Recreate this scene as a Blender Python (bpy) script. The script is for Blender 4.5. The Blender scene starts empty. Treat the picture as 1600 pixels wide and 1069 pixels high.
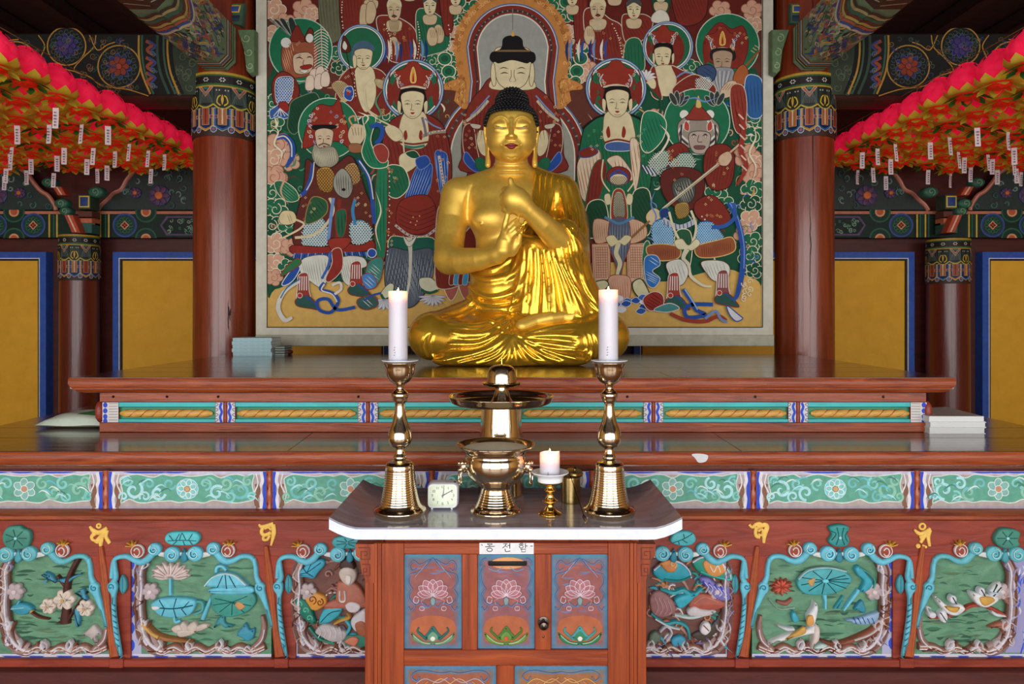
import bpy, bmesh, math, random
import numpy as np
from mathutils import Vector, Matrix
from mathutils.geometry import tessellate_polygon

random.seed(7)
SC = bpy.context.scene
COL = SC.collection
PI = math.pi
R = math.radians

# ------------------------------------------------------------------ camera
FPX = 1150.0            # focal length in pixels of a 1600 px wide frame
EYE = 1.55              # eye height above the hall floor
HZY = 490.0             # image row of the horizon
cam_d = bpy.data.cameras.new('camera')
cam_d.sensor_width = 36.0
cam_d.lens = FPX / 1600.0 * 36.0
cam_d.shift_y = -(534.5-HZY) / 1600.0
cam_d.clip_start = 0.05
cam_d.clip_end = 60
cam = bpy.data.objects.new('camera',cam_d)
COL.objects.link(cam)
cam.location = (0,0,EYE)
cam.rotation_euler = (R(90),0,0)
SC.camera = cam

# ------------------------------------------------------------------ world, daylight, exposure
world = bpy.data.worlds.new('daylight')
SC.world = world
world.use_nodes = True
wbg = world.node_tree.nodes['Background']
wbg.inputs[0].default_value = (0.86,0.93,1.0,1)
wbg.inputs[1].default_value = 0.55


def area(name,loc,rot,sx,sy,power,col=(1,1,1)):
    l = bpy.data.lights.new(name,'AREA')
    l.shape = 'RECTANGLE'
    l.size = sx
    l.size_y = sy
    l.energy = power
    l.color = col
    o = bpy.data.objects.new(name,l)
    COL.objects.link(o)
    o.location = loc
    o.rotation_euler = rot
    return o


# daylight through the three open doorways of the front wall, behind the photographer
area('daylight_middle_door',(0,-2.98,1.70),(R(90),0,0),3.4,2.9,160,(1.0,0.985,0.96))
area('daylight_left_door',(-3.75,-2.98,1.70),(R(90),0,0),3.3,2.9,135,(0.97,0.985,1.0))
area('daylight_right_door',(3.75,-2.98,1.70),(R(90),0,0),3.3,2.9,135,(0.97,0.985,1.0))

SC.view_settings.view_transform = 'Standard'
SC.view_settings.look = 'None'
SC.view_settings.exposure = 0.1
SC.view_settings.gamma = 1.0
SC.view_settings.use_curve_mapping = False


# ------------------------------------------------------------------ helpers
def P(px,py,d):
    """point of the hall that the photograph shows at pixel (px, py), d metres in front of the lens"""
    return Vector(((px-800.0)*d/FPX,d,EYE+(HZY-py)*d/FPX))


def lin(c):
    out = []
    for v in c[:3]:
        v = v / 255.0
        out.append(v/12.92 if v<=0.04045 else ((v+0.055)/1.055)**2.4)
    return tuple(out)


def tag(o,label=None,cat=None,group=None,kind=None):
    if label:
        o['label'] = label
    if cat:
        o['category'] = cat
    if group:
        o['group'] = group
    if kind:
        o['kind'] = kind
    return o


def thing(name,label,cat,loc=(0,0,0),rz=0.0,group=None):
    o = bpy.data.objects.new(name,None)
    o.empty_display_size = 0.05
    COL.objects.link(o)
    o.location = loc
    o.rotation_euler = (0,0,rz)
    return tag(o,label,cat,group)


def root_loc(p):
    v = Vector((0,0,0))
    while p is not None:
        v += Vector(p.location)
        p = p.parent
    return v


MATS = {}


class MB:
    """collects shapes in world (or local) coordinates and links them as one mesh object"""

    def __init__(self):
        self.v = []
        self.f = []
        self.c = []
        self.col = None

    def add(self,verts,faces,col=None):
        o = len(self.v)
        self.v.extend([tuple(p) for p in verts])
        for f in faces:
            self.f.append(tuple(i+o for i in f))
            self.c.append(col if col is not None else (0.5,0.5,0.5))
        return self

    def box(self,x0,x1,y0,y1,z0,z1,b=0.0,col=None):
        if b <= 0:
            vs = [(x,y,z) for x in (x0,x1) for y in (y0,y1) for z in (z0,z1)]
            fs = [(0,1,3,2),(4,6,7,5),(0,4,5,1),(2,3,7,6),(0,2,6,4),(1,5,7,3)]
            return self.add(vs,fs,col)
        bm = bmesh.new()
        for sx, x in ((1,x0),(-1,x1)):
            for sy, y in ((1,y0),(-1,y1)):
                for sz, z in ((1,z0),(-1,z1)):
                    bm.verts.new((x,y+sy*b,z+sz*b))
                    bm.verts.new((x+sx*b,y,z+sz*b))
                    bm.verts.new((x+sx*b,y+sy*b,z))
        bmesh.ops.convex_hull(bm,input=bm.verts)
        bm.verts.index_update()
        self.add([v.co[:] for v in bm.verts],[[v.index for v in f.verts] for f in bm.faces],col)
        bm.free()
        return self

    def lathe(self,prof,c=(0,0,0),n=32,col=None,caps=True,arc=None):
        vs, fs = [], []
        m = len(prof)
        for i in range(n):
            a = 2 * PI * i / n
            for r, z in prof:
                vs.append((c[0]+r*math.cos(a),c[1]+r*math.sin(a),c[2]+z))
        for i in range(n):
            j = (i+1) % n
            for k in range(m-1):
                fs.append((i*m+k,j*m+k,j*m+k+1,i*m+k+1))
        if caps:
            if prof[0][0] > 1e-6:
                fs.append(tuple(i*m for i in reversed(range(n))))
            if prof[-1][0] > 1e-6:
                fs.append(tuple(i*m+m-1 for i in range(n)))
        return self.add(vs,fs,col)

    def tube(self,pts,rad,n=8,col=None,closed=False,flat=1.0):
        pts = [Vector(p) for p in pts]
        m = len(pts)
        if not hasattr(rad,'__len__'):
            rad = [rad] * m
        vs, fs = [], []
        up = Vector((0.13,0.21,1)).normalized()
        prevn = None
        for i in range(m):
            if closed:
                t = (pts[(i+1) % m]-pts[i-1]).normalized()
            else:
                t = (pts[min(i+1,m-1)]-pts[max(i-1,0)]).normalized()
            if prevn is None:
                nn = t.cross(up)
                if nn.length < 1e-3:
                    nn = t.cross(Vector((1,0,0)))
            else:
                nn = prevn - t * prevn.dot(t)
            nn.normalize()
            prevn = nn
            bb = t.cross(nn)
            for k in range(n):
                a = 2 * PI * k / n
                vs.append(pts[i]+(nn*math.cos(a)+bb*(math.sin(a)*flat))*rad[i])
        for i in range(m if closed else m-1):
            j = (i+1) % m
            for k in range(n):
                l = (k+1) % n
                fs.append((i*n+k,i*n+l,j*n+l,j*n+k))
        if not closed:
            fs.append(tuple(reversed(range(n))))
            fs.append(tuple((m-1)*n+k for k in range(n)))
        return self.add(vs,fs,col)

    def ico(self,c,r,sub=1,col=None):
        bm = bmesh.new()
        bmesh.ops.create_icosphere(bm,subdivisions=sub,radius=1.0)
        bm.verts.index_update()
        rr = r if hasattr(r,'__len__') else (r,r,r)
        self.add([(c[0]+v.co.x*rr[0],c[1]+v.co.y*rr[1],c[2]+v.co.z*rr[2]) for v in bm.verts],
 [[v.index for v in f.verts] for f in bm.faces],col)
        bm.free()
        return self

    def sheet(self,rows,col=None,wrap=False):
        """grid of points"""
        m = len(rows[0])
        vs = [p for r in rows for p in r]
        fs = []
        for i in range(len(rows)-1):
            for k in range(m if wrap else m-1):
                l = (k+1) % m
                fs.append((i*m+k,i*m+l,(i+1)*m+l,(i+1)*m+k))
        return self.add(vs,fs,col)

    def mesh(self,name,colors=False,smooth=True,ang=38):
        me = bpy.data.meshes.new(name)
        me.from_pydata(self.v,[],self.f)
        if colors and len(me.polygons) == len(self.c):
            at = me.attributes.new('Col','FLOAT_COLOR','FACE')
            arr = np.ones((len(self.c),4),dtype=np.float32)
            arr[:,:3] = np.array([c[:3] for c in self.c],dtype=np.float32)
            at.data.foreach_set('color',arr.ravel())
        if smooth:
            me.polygons.foreach_set('use_smooth',[True]*len(me.polygons))
            me.set_sharp_from_angle(angle=R(ang))
        me.update()
        return me

    def build(self,name,mat,parent=None,colors=False,smooth=True,ang=38,local=False,fixn=True):
        if parent is not None and not local:
            l = root_loc(parent)
            self.v = [(x-l.x,y-l.y,z-l.z) for x,y,z in self.v]
        me = self.mesh(name,colors,smooth,ang)
        me.materials.append(MATS[mat] if isinstance(mat,str) else mat)
        o = bpy.data.objects.new(name,me)
        COL.objects.link(o)
        if parent is not None:
            o.parent = parent
        return o


def fixn(o):
    bm = bmesh.new()
    bm.from_mesh(o.data)
    bmesh.ops.recalc_face_normals(bm,faces=bm.faces)
    bm.to_mesh(o.data)
    bm.free()
    return o


def struct(o):
    o['kind'] = 'structure'
    return o


# ------------------------------------------------------------------ 2D drawing -> flat paint or carved relief
def sm(pts,closed=False,n=6):
    """Catmull-Rom smoothing of a list of 2D points"""
    p = [Vector((q[0],q[1])) for q in pts]
    m = len(p)
    if m < 3:
        return [tuple(q) for q in p]
    out = []
    rng = range(m) if closed else range(m-1)
    for i in rng:
        if closed:
            a, b, c, d = p[i-1], p[i], p[(i+1) % m], p[(i+2) % m]
        else:
            a, b, c, d = p[max(i-1,0)], p[i], p[i+1], p[min(i+2,m-1)]
        for k in range(n):
            t = k / n
            out.append(tuple(0.5*((2*b)+(c-a)*t+(2*a-5*b+4*c-d)*t*t+(3*b-a-3*c+d)*t**3)))
    if not closed:
        out.append(tuple(p[-1]))
    return out


def ell(cx,cy,rx,ry=None,n=20,rot=0.0,a0=0.0,a1=360.0):
    ry = rx if ry is None else ry
    out = []
    full = abs(a1-a0) >= 359.9
    ca, sa = math.cos(R(rot)), math.sin(R(rot))
    for i in range(n if full else n+1):
        a = R(a0+(a1-a0)*i/n)
        x, y = rx * math.cos(a), ry * math.sin(a)
        out.append((cx+x*ca-y*sa,cy+x*sa+y*ca))
    return out


def spiral(cx,cy,r0,r1,turns=1.5,a0=0.0,n=26,s=1):
    return [(cx+(r0+(r1-r0)*t/n)*math.cos(R(a0)+s*2*PI*turns*t/n),
 cy+(r0+(r1-r0)*t/n)*math.sin(R(a0)+s*2*PI*turns*t/n)) for t in range(n+1)]


def ribbon(pts,w,taper=None,closed=False):
    """polygon outline (left side, right side) of a stroke"""
    p = np.array(pts,dtype=float)
    m = len(p)
    if closed:
        t = np.roll(p,-1,0) - np.roll(p,1,0)
    else:
        t = np.gradient(p,axis=0)
    ln = np.hypot(t[:,0],t[:,1])
    ln[ln<1e-9] = 1
    t = t / ln[:,None]
    nrm = np.stack([-t[:,1],t[:,0]],1)
    if hasattr(w,'__len__'):
        ww = np.interp(np.linspace(0,1,m),np.linspace(0,1,len(w)),w)
    else:
        ww = np.full(m,float(w))
    if taper:
        s = np.linspace(0,1,m)
        e = np.ones(m)
        if 's' in taper:
            e = np.minimum(e,s/0.35)
        if 'e' in taper:
            e = np.minimum(e,(1-s)/0.35)
        ww = ww * np.clip(e,0.08,1)
    l = p + nrm * ww[:,None] / 2
    r = p - nrm * ww[:,None] / 2
    return l, r


class Art:
    """flat painting: shapes laid over one another as thin coats of paint, drawn in 2D and mapped to 3D"""

    def __init__(self,x0,y0,x1,y1,cells=160):
        self.x0, self.y0 = x0, y0
        self.cs = max(x1-x0,y1-y0) / cells
        self.nx = int((x1-x0)/self.cs) + 2
        self.ny = int((y1-y0)/self.cs) + 2
        self.lv = np.zeros((self.nx,self.ny),dtype=np.int32)
        self.items = []
        self.clip = (x0,y0,x1,y1)

    def _level(self,pts):
        a = np.array(pts)
        xs = np.clip(((a[:,0]-self.x0)/self.cs).astype(int),0,self.nx-1)
        ys = np.clip(((a[:,1]-self.y0)/self.cs).astype(int),0,self.ny-1)
        i0, i1, j0, j1 = xs.min(), xs.max() + 1, ys.min(), ys.max() + 1
        sub = self.lv[i0:i1,j0:j1]
        L = sub.max() + 1
        sub[:] = L
        return int(L)

    def poly(self,pts,col,oc=None,ow=1.0):
        x0, y0, x1, y1 = self.clip
        pts = [(min(max(x,x0),x1),min(max(y,y0),y1)) for x,y in pts]
        L = self._level(pts)
        self.items.append(('p',pts,lin(col),L))
        if oc is not None:
            self.line(list(pts)+[pts[0]],ow,oc)
        return self

    def blob(self,pts,col,oc=None,ow=1.0,n=5):
        return self.poly(sm(pts,True,n),col,oc,ow)

    def line(self,pts,w,col,taper=None):
        x0, y0, x1, y1 = self.clip
        if len(pts) < 2:
            return self
        l, r = ribbon(pts,w,taper)
        for a in (l,r):
            a[:,0] = np.clip(a[:,0],x0,x1)
            a[:,1] = np.clip(a[:,1],y0,y1)
        L = 0
        lv = self.lv
        xs = np.clip(((np.concatenate([l,r])[:,0]-self.x0)/self.cs).astype(int),0,self.nx-1)
        ys = np.clip(((np.concatenate([l,r])[:,1]-self.y0)/self.cs).astype(int),0,self.ny-1)
        m = len(l)
        # cells along the stroke (dense enough for small steps)
        L = int(lv[xs,ys].max()) + 1
        seg = []
        for i in range(m-1):
            a0, a1 = min(xs[i],xs[i+1],xs[m+i],xs[m+i+1]), max(xs[i],xs[i+1],xs[m+i],xs[m+i+1]) + 1
            b0, b1 = min(ys[i],ys[i+1],ys[m+i],ys[m+i+1]), max(ys[i],ys[i+1],ys[m+i],ys[m+i+1]) + 1
            seg.append((a0,a1,b0,b1))
            L = max(L,int(lv[a0:a1,b0:b1].max())+1)
        for a0, a1, b0, b1 in seg:
            lv[a0:a1,b0:b1] = L
        self.items.append(('s',(l,r),lin(col),L))
        return self

    def curve(self,pts,w,col,taper=None,n=6,closed=False):
        q = sm(pts,closed,n)
        if closed:
            q = q + [q[0]]
        return self.line(q,w,col,taper)

    def dots(self,pts,r,col,n=6):
        for p in pts:
            self.poly(ell(p[0],p[1],r,r,n),col)
        return self

    def build(self,name,mat,parent,fn,step=0.0001):
        vs, fs, cs = [], [], []
        for kind, g, col, L in self.items:
            h = L * step
            o = len(vs)
            if kind == 'p':
                tr = tessellate_polygon([[Vector((x,y,0)) for x,y in g]])
                vs.extend(fn(x,y,h) for x,y in g)
                for t in tr:
                    fs.append((o+t[0],o+t[1],o+t[2]))
                    cs.append(col)
            else:
                l, r = g
                m = len(l)
                for i in range(m):
                    vs.append(fn(l[i][0],l[i][1],h))
                    vs.append(fn(r[i][0],r[i][1],h))
                for i in range(m-1):
                    fs.append((o+2*i,o+2*i+1,o+2*i+3,o+2*i+2))
                    cs.append(col)
        b = MB()
        b.v, b.f, b.c = [tuple(v) for v in vs], fs, cs
        return b.build(name,mat,parent,colors=True,smooth=False)


def plane_fn(d):
    """maps photograph pixels onto the upright plane d metres away; h comes towards the lens"""
    def fn(x,y,h):
        v = P(x,y,d)
        return (v.x,v.y-h,v.z)
    return fn


class Relief:
    """carved work: every shape is a solid piece with a bevelled rim"""

    def __init__(self,fn):
        self.fn = fn
        self.mb = MB()
        self.done = []
        self.k = 0

    def poly(self,pts,col,h0,h1,bev=None):
        fn = self.fn
        self.k += 1
        h1 = h1 + 4e-5 * (self.k % 40)
        p = np.array(pts,dtype=float)
        # counter-clockwise order
        ar = 0.5 * np.sum(p[:,0]*np.roll(p[:,1],-1)-np.roll(p[:,0],-1)*p[:,1])
        if ar < 0:
            p = p[::-1]
        n = len(p)
        if bev is None:
            bev = min(3.0,0.16*math.sqrt(abs(ar)))
        t = np.roll(p,-1,0) - np.roll(p,1,0)
        ln = np.hypot(t[:,0],t[:,1])
        ln[ln<1e-9] = 1
        t /= ln[:,None]
        nin = np.stack([-t[:,1],t[:,0]],1)
        q = p + nin * bev
        q2 = p + nin * bev * 0.35
        dh = (h1-h0)
        vs = [fn(x,y,h0) for x,y in p] + [fn(x,y,h0+0.62*dh) for x,y in p] +[fn(x,y,h0+0.9*dh) for x,y in q2] + [fn(x,y,h1) for x,y in q]
        fs = []
        for i in range(n):
            j = (i+1) % n
            for k in range(3):
                fs.append((k*n+i,k*n+j,(k+1)*n+j,(k+1)*n+i))
        tr = tessellate_polygon([[Vector((x,y,0)) for x,y in q]])
        for a in tr:
            fs.append((3*n+a[0],3*n+a[1],3*n+a[2]))
        self.mb.add(vs,fs,lin(col))
        return self

    def blob(self,pts,col,h0,h1,bev=None,n=4):
        return self.poly(sm(pts,True,n),col,h0,h1,bev)

    def line(self,pts,w,col,h0,h1,taper=None,smooth=True,n=5):
        """raised cord with a rounded top"""
        q = sm(pts,False,n) if smooth else pts
        fn = self.fn
        l, r = ribbon(q,w,taper)
        m = len(l)
        vs = []
        for i in range(m):
            c = (l[i]+r[i]) / 2
            a = c + (l[i]-c) * 0.6
            b = c + (r[i]-c) * 0.6
            dh = h1 - h0
            vs += [fn(l[i][0],l[i][1],h0),fn(l[i][0],l[i][1],h0+dh*0.5),fn(a[0],a[1],h0+dh*0.92),fn(c[0],c[1],h1),
 fn(b[0],b[1],h0+dh*0.92),fn(r[i][0],r[i][1],h0+dh*0.5),fn(r[i][0],r[i][1],h0)]
        fs = []
        for i in range(m-1):
            for k in range(6):
                fs.append((i*7+k,i*7+k+1,(i+1)*7+k+1,(i+1)*7+k))
        fs.append(tuple(range(7)))
        fs.append(tuple((m-1)*7+k for k in reversed(range(7))))
        self.mb.add(vs,fs,lin(col))
        return self

    def next(self):
        """closes one carved piece and begins another"""
        self.done.append(self.mb)
        self.mb = MB()
        return self

    def build(self,name,parent,mat='paint_carved'):
        for mb in self.done:
            fixn(mb.build(name,mat,parent,colors=True,smooth=True,ang=50))
        if not self.mb.v:
            return None
        return fixn(self.mb.build(name,mat,parent,colors=True,smooth=True,ang=50))


# ------------------------------------------------------------------ materials
def nodes(name):
    m = bpy.data.materials.new(name)
    m.use_nodes = True
    nt = m.node_tree
    b = nt.nodes['Principled BSDF']
    MATS[name] = m
    return m, nt, b


def N(nt,t,**kw):
    n = nt.nodes.new(t)
    for k, v in kw.items():
        if hasattr(n,k):
            setattr(n,k,v)
    return n


def mapping(nt,scale=(1,1,1),coord='Object'):
    tc = N(nt,'ShaderNodeTexCoord')
    mp = N(nt,'ShaderNodeMapping')
    mp.inputs['Scale'].default_value = scale
    nt.links.new(tc.outputs[coord],mp.inputs['Vector'])
    return mp


def ramp(nt,stops):
    r = N(nt,'ShaderNodeValToRGB')
    e = r.color_ramp.elements
    while len(e) < len(stops):
        e.new(0.5)
    for i, (p,c) in enumerate(stops):
        e[i].position = p
        e[i].color = tuple(c[:3]) + (1,)
    return r


def mat_noise(name,c1,c2,scale=(6,6,6),nscale=4.0,rough=0.6,metal=0.0,bump=0.0,detail=6,coat=0.0,spec=0.5,
 rr=None,sheen=0,distort=0.4,bscale=None):
    """colour between two tones by noise stretched along an axis, with fine relief"""
    m, nt, b = nodes(name)
    mp = mapping(nt,scale)
    nz = N(nt,'ShaderNodeTexNoise')
    nz.inputs['Scale'].default_value = nscale
    nz.inputs['Detail'].default_value = detail
    nz.inputs['Roughness'].default_value = 0.6
    nz.inputs['Distortion'].default_value = distort
    nt.links.new(mp.outputs[0],nz.inputs['Vector'])
    r = ramp(nt,[(0.3,lin(c1)),(0.7,lin(c2))])
    nt.links.new(nz.outputs['Fac'],r.inputs[0])
    nt.links.new(r.outputs[0],b.inputs['Base Color'])
    b.inputs['Roughness'].default_value = rough
    b.inputs['Metallic'].default_value = metal
    b.inputs['Specular IOR Level'].default_value = spec
    b.inputs['Coat Weight'].default_value = coat
    b.inputs['Coat Roughness'].default_value = 0.12
    if rr:
        mr = N(nt,'ShaderNodeMapRange')
        mr.inputs['To Min'].default_value = rr[0]
        mr.inputs['To Max'].default_value = rr[1]
        nt.links.new(nz.outputs['Fac'],mr.inputs['Value'])
        nt.links.new(mr.outputs[0],b.inputs['Roughness'])
    if bump:
        bp = N(nt,'ShaderNodeBump')
        bp.inputs['Strength'].default_value = bump
        bp.inputs['Distance'].default_value = 0.01
        nt.links.new(nz.outputs['Fac'],bp.inputs['Height'])
        nt.links.new(bp.outputs[0],b.inputs['Normal'])
    return m


def mat_attr(name,rough=0.6,wear=0.12,spec=0.3,nscale=30.0,bump=0.0,coat=0.0):
    """painted surface: colour from the paint, lightly worn"""
    m, nt, b = nodes(name)
    at = N(nt,'ShaderNodeAttribute')
    at.attribute_name = 'Col'
    mp = mapping(nt)
    nz = N(nt,'ShaderNodeTexNoise')
    nz.inputs['Scale'].default_value = nscale
    nz.inputs['Detail'].default_value = 5
    nt.links.new(mp.outputs[0],nz.inputs['Vector'])
    mr = N(nt,'ShaderNodeMapRange')
    mr.inputs['From Min'].default_value = 0.25
    mr.inputs['From Max'].default_value = 0.75
    mr.inputs['To Min'].default_value = 1.0 - wear
    mr.inputs['To Max'].default_value = 1.0 + wear
    nt.links.new(nz.outputs['Fac'],mr.inputs['Value'])
    mx = N(nt,'ShaderNodeVectorMath',operation='SCALE')
    nt.links.new(at.outputs['Color'],mx.inputs[0])
    nt.links.new(mr.outputs[0],mx.inputs['Scale'])
    nt.links.new(mx.outputs[0],b.inputs['Base Color'])
    b.inputs['Roughness'].default_value = rough
    b.inputs['Specular IOR Level'].default_value = spec
    b.inputs['Coat Weight'].default_value = coat
    if bump:
        bp = N(nt,'ShaderNodeBump')
        bp.inputs['Strength'].default_value = bump
        bp.inputs['Distance'].default_value = 0.004
        nt.links.new(nz.outputs['Fac'],bp.inputs['Height'])
        nt.links.new(bp.outputs[0],b.inputs['Normal'])
    return m


mat_attr('paint_silk',0.75,0.10,0.15,22)
mat_attr('paint_beam',0.55,0.16,0.3,18,0.1)
mat_attr('paint_carved',0.55,0.16,0.35,40,0.25)
mat_attr('paint_plain',0.55,0.04,0.3,20)
mat_noise('wood_rail',(112,42,18),(168,80,38),(1.2,8,16),3.5,0.4,bump=0.3,coat=0.12,spec=0.35,distort=1.2)
mat_noise('wood_board',(118,40,27),(154,64,45),(1.6,8,9),3.0,0.45,bump=0.25,coat=0.08,spec=0.35,distort=0.9)
mat_noise('wood_orange',(140,58,30),(176,88,50),(14,14,1.0),3.0,0.38,bump=0.25,coat=0.25)
mat_noise('wood_cabinet',(116,42,16),(166,76,34),(16,16,1.0),3.5,0.4,bump=0.2,coat=0.12,spec=0.35)
mat_noise('wood_cabinet_rail',(116,42,16),(166,76,34),(1.0,16,16),3.5,0.4,bump=0.2,coat=0.12,spec=0.35)
mat_noise('lacquer_top',(52,26,17),(98,56,40),(0.8,10,9),3.5,0.16,bump=0.22,coat=0.6,rr=(0.08,0.24))
mat_noise('wood_dark',(40,20,14),(62,34,24),(4,4,4),3.0,0.6,bump=0.2)
mat_noise('wood_maroon',(66,22,18),(88,32,24),(2,9,9),3.0,0.5,bump=0.15)
mat_noise('pillar_red',(100,34,14),(138,56,28),(9,9,0.7),3.0,0.3,bump=0.35,coat=0.3,rr=(0.22,0.42))
mat_noise('pillar_dark',(84,26,18),(108,38,26),(9,9,0.7),3.0,0.35,bump=0.3,coat=0.2)
mat_noise('floor_wood',(120,78,48),(156,108,70),(8,0.8,8),3.0,0.35,bump=0.15)
mat_noise('ceiling_wood',(30,18,12),(52,32,22),(0.8,8,8),3.0,0.7,bump=0.2)
mat_noise('yellow_wall',(222,162,34),(234,176,46),(3,3,3),3.0,0.7,bump=0.05)
mat_noise('blue_frame',(34,74,160),(48,92,182),(6,6,6),3.0,0.6)
mat_noise('white_line',(200,200,205),(220,220,225),(6,6,6),3.0,0.6)
mat_noise('plaster_ochre',(196,150,84),(212,168,100),(2,2,2),3.0,0.8)
mat_noise('black_line',(12,11,12),(24,20,20),(6,6,6),3.0,0.6)
mat_noise('silk_border',(196,192,174),(212,208,192),(3,3,3),5.0,0.8,bump=0.05)
mat_noise('silk_lower',(166,164,144),(190,188,168),(3,3,3),5.0,0.8,bump=0.05)
mat_noise('gold_skin',(230,186,76),(242,200,90),(5,5,5),6.0,0.42,0.55,bump=0.02,rr=(0.38,0.48))
mat_noise('gold_robe',(228,176,50),(242,192,64),(5,5,5),6.0,0.22,0.75,bump=0.03,rr=(0.18,0.28))
mat_noise('hair_black',(14,14,16),(30,30,34),(20,20,20),6.0,0.38,bump=0.1)
mat_noise('lip_red',(120,22,18),(140,30,24),(20,20,20),6.0,0.35)
mat_noise('eye_dark',(16,12,10),(24,18,14),(20,20,20),6.0,0.3)
mat_noise('eye_white',(220,212,190),(230,222,200),(20,20,20),6.0,0.3)
mat_noise('brass',(208,190,162),(224,206,178),(10,10,10),4.0,0.12,1.0,rr=(0.09,0.16))
mat_noise('brass_brushed',(214,192,152),(230,208,170),(0.6,0.6,90),6.0,0.16,1.0,bump=0.3,rr=(0.12,0.2))
mat_noise('brass_yellow',(222,180,96),(234,194,112),(10,10,10),4.0,0.12,1.0,rr=(0.08,0.16))
mat_noise('brass_dull',(150,128,84),(172,148,100),(10,10,30),4.0,0.3,1.0,rr=(0.25,0.38))
mat_noise('ash',(232,222,190),(246,238,212),(40,40,40),8.0,0.9,bump=0.3)
mat_noise('ceramic',(226,228,236),(236,238,244),(10,10,10),4.0,0.25)
mat_noise('lacquer_grey',(128,126,138),(168,166,178),(1.6,8,8),3.0,0.14,coat=0.5,rr=(0.08,0.22),bump=0.04)
mat_noise('white_edge',(214,220,232),(232,238,246),(8,8,8),3.0,0.4,bump=0.05)
mat_noise('paper_white',(214,214,216),(230,230,230),(30,30,30),3.0,0.8)
mat_noise('paper_pages',(206,206,204),(232,232,228),(3,3,240),3.0,0.85,bump=0.2)
mat_noise('paper_blue',(160,196,204),(180,212,218),(30,30,30),3.0,0.7)
mat_noise('paper_cover',(188,178,170),(204,194,186),(20,20,20),3.0,0.6)
mat_noise('paper_grey',(120,128,122),(150,156,148),(3,3,200),3.0,0.8)
mat_noise('plastic_white',(214,226,206),(228,238,220),(10,10,10),3.0,0.4)
mat_noise('plastic_green',(20,140,78),(28,156,88),(10,10,10),3.0,0.4)
mat_noise('clock_case',(226,226,236),(236,236,244),(10,10,10),3.0,0.35)
mat_noise('clock_face',(222,232,206),(230,240,216),(10,10,10),3.0,0.5)
mat_noise('iron_black',(22,20,20),(36,32,30),(10,10,10),3.0,0.4,0.6)
mat_noise('cord',(96,78,44),(122,100,60),(40,40,40),3.0,0.8)
mat_noise('bronze_knob',(70,62,58),(100,90,84),(10,10,10),3.0,0.2,1.0)
mat_noise('void_black',(8,6,5),(12,9,8),(10,10,10),3.0,0.9)


def mat_wax():
    m, nt, b = nodes('wax')
    b.inputs['Base Color'].default_value = lin((212,210,220)) + (1,)
    b.inputs['Roughness'].default_value = 0.35
    b.inputs['Subsurface Weight'].default_value = 0.6
    b.inputs['Subsurface Radius'].default_value = (0.05,0.018,0.012)
    b.inputs['Subsurface Scale'].default_value = 0.7
    m2, nt, b = nodes('flame')
    b.inputs['Base Color'].default_value = (1,0.7,0.3,1)
    b.inputs['Emission Color'].default_value = (1.0,0.62,0.25,1)
    b.inputs['Emission Strength'].default_value = 80.0


mat_wax()


def mat_lantern(name,c1,c2,trans=0.5,glow=0.0):
    """thin dyed paper: half of the light passes through"""
    m, nt, b = nodes(name)
    mp = mapping(nt,(6,6,6))
    nz = N(nt,'ShaderNodeTexNoise')
    nz.inputs['Scale'].default_value = 3
    nt.links.new(mp.outputs[0],nz.inputs['Vector'])
    r = ramp(nt,[(0.3,lin(c1)),(0.7,lin(c2))])
    nt.links.new(nz.outputs['Fac'],r.inputs[0])
    nt.links.new(r.outputs[0],b.inputs['Base Color'])
    b.inputs['Roughness'].default_value = 0.7
    b.inputs['Specular IOR Level'].default_value = 0.2
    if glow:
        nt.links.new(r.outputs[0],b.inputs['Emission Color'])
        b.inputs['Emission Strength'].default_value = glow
    tr = N(nt,'ShaderNodeBsdfTranslucent')
    nt.links.new(r.outputs[0],tr.inputs['Color'])
    mx = N(nt,'ShaderNodeMixShader')
    mx.inputs[0].default_value = trans
    out = nt.nodes['Material Output']
    nt.links.new(b.outputs[0],mx.inputs[1])
    nt.links.new(tr.outputs[0],mx.inputs[2])
    nt.links.new(mx.outputs[0],out.inputs['Surface'])
    return m


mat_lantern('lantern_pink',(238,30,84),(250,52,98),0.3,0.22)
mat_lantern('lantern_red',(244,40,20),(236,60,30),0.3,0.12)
mat_lantern('lantern_leaf',(206,192,44),(230,218,84),0.3)
mat_lantern('lantern_leaf_dark',(24,110,52),(110,140,40),0.35)
mat_noise('tag_paper',(206,190,194),(222,206,210),(20,20,20),3.0,0.8)

# ================================================================== the hall
CEIL = 3.95
HX = 6.2
FRONT = -3.1
BACK = 6.5


def rbox(name,mat,x0,x1,y0,y1,z0,z1,parent=None,b=0.0):
    return MB().box(x0,x1,y0,y1,z0,z1,b).build(name,mat,parent)


fl = struct(rbox('floor','floor_wood',-HX,HX,FRONT,BACK,-0.1,0.0))
wall_back = struct(rbox('wall_back','wood_maroon',-HX,HX,BACK,BACK+0.15,0,CEIL))
struct(rbox('wall_left','plaster_ochre',-HX-0.15,-HX,FRONT,BACK,0,CEIL))
struct(rbox('wall_right','plaster_ochre',HX,HX+0.15,FRONT,BACK,0,CEIL))
wf = MB()
wf.box(-HX,HX,FRONT-0.15,FRONT,3.17,CEIL)
for a, b in ((-HX,-5.42),(-2.08,-1.72),(1.72,2.08),(5.42,HX)):
    wf.box(a,b,FRONT-0.15,FRONT,0,3.17)
for a, b in ((-5.42,-2.08),(-1.72,1.72),(2.08,5.42)):
    wf.box(a,b,FRONT-0.15,FRONT,0,0.24)
struct(wf.build('wall_front','wood_maroon'))
cei = struct(rbox('ceiling','ceiling_wood',-HX,HX,FRONT,BACK,CEIL,CEIL+0.12))
raf = MB().box(-0.07,0.07,-0.0,BACK-FRONT-0.1,-0.12,0.0,0.02).mesh('ceiling_rafter')
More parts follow.
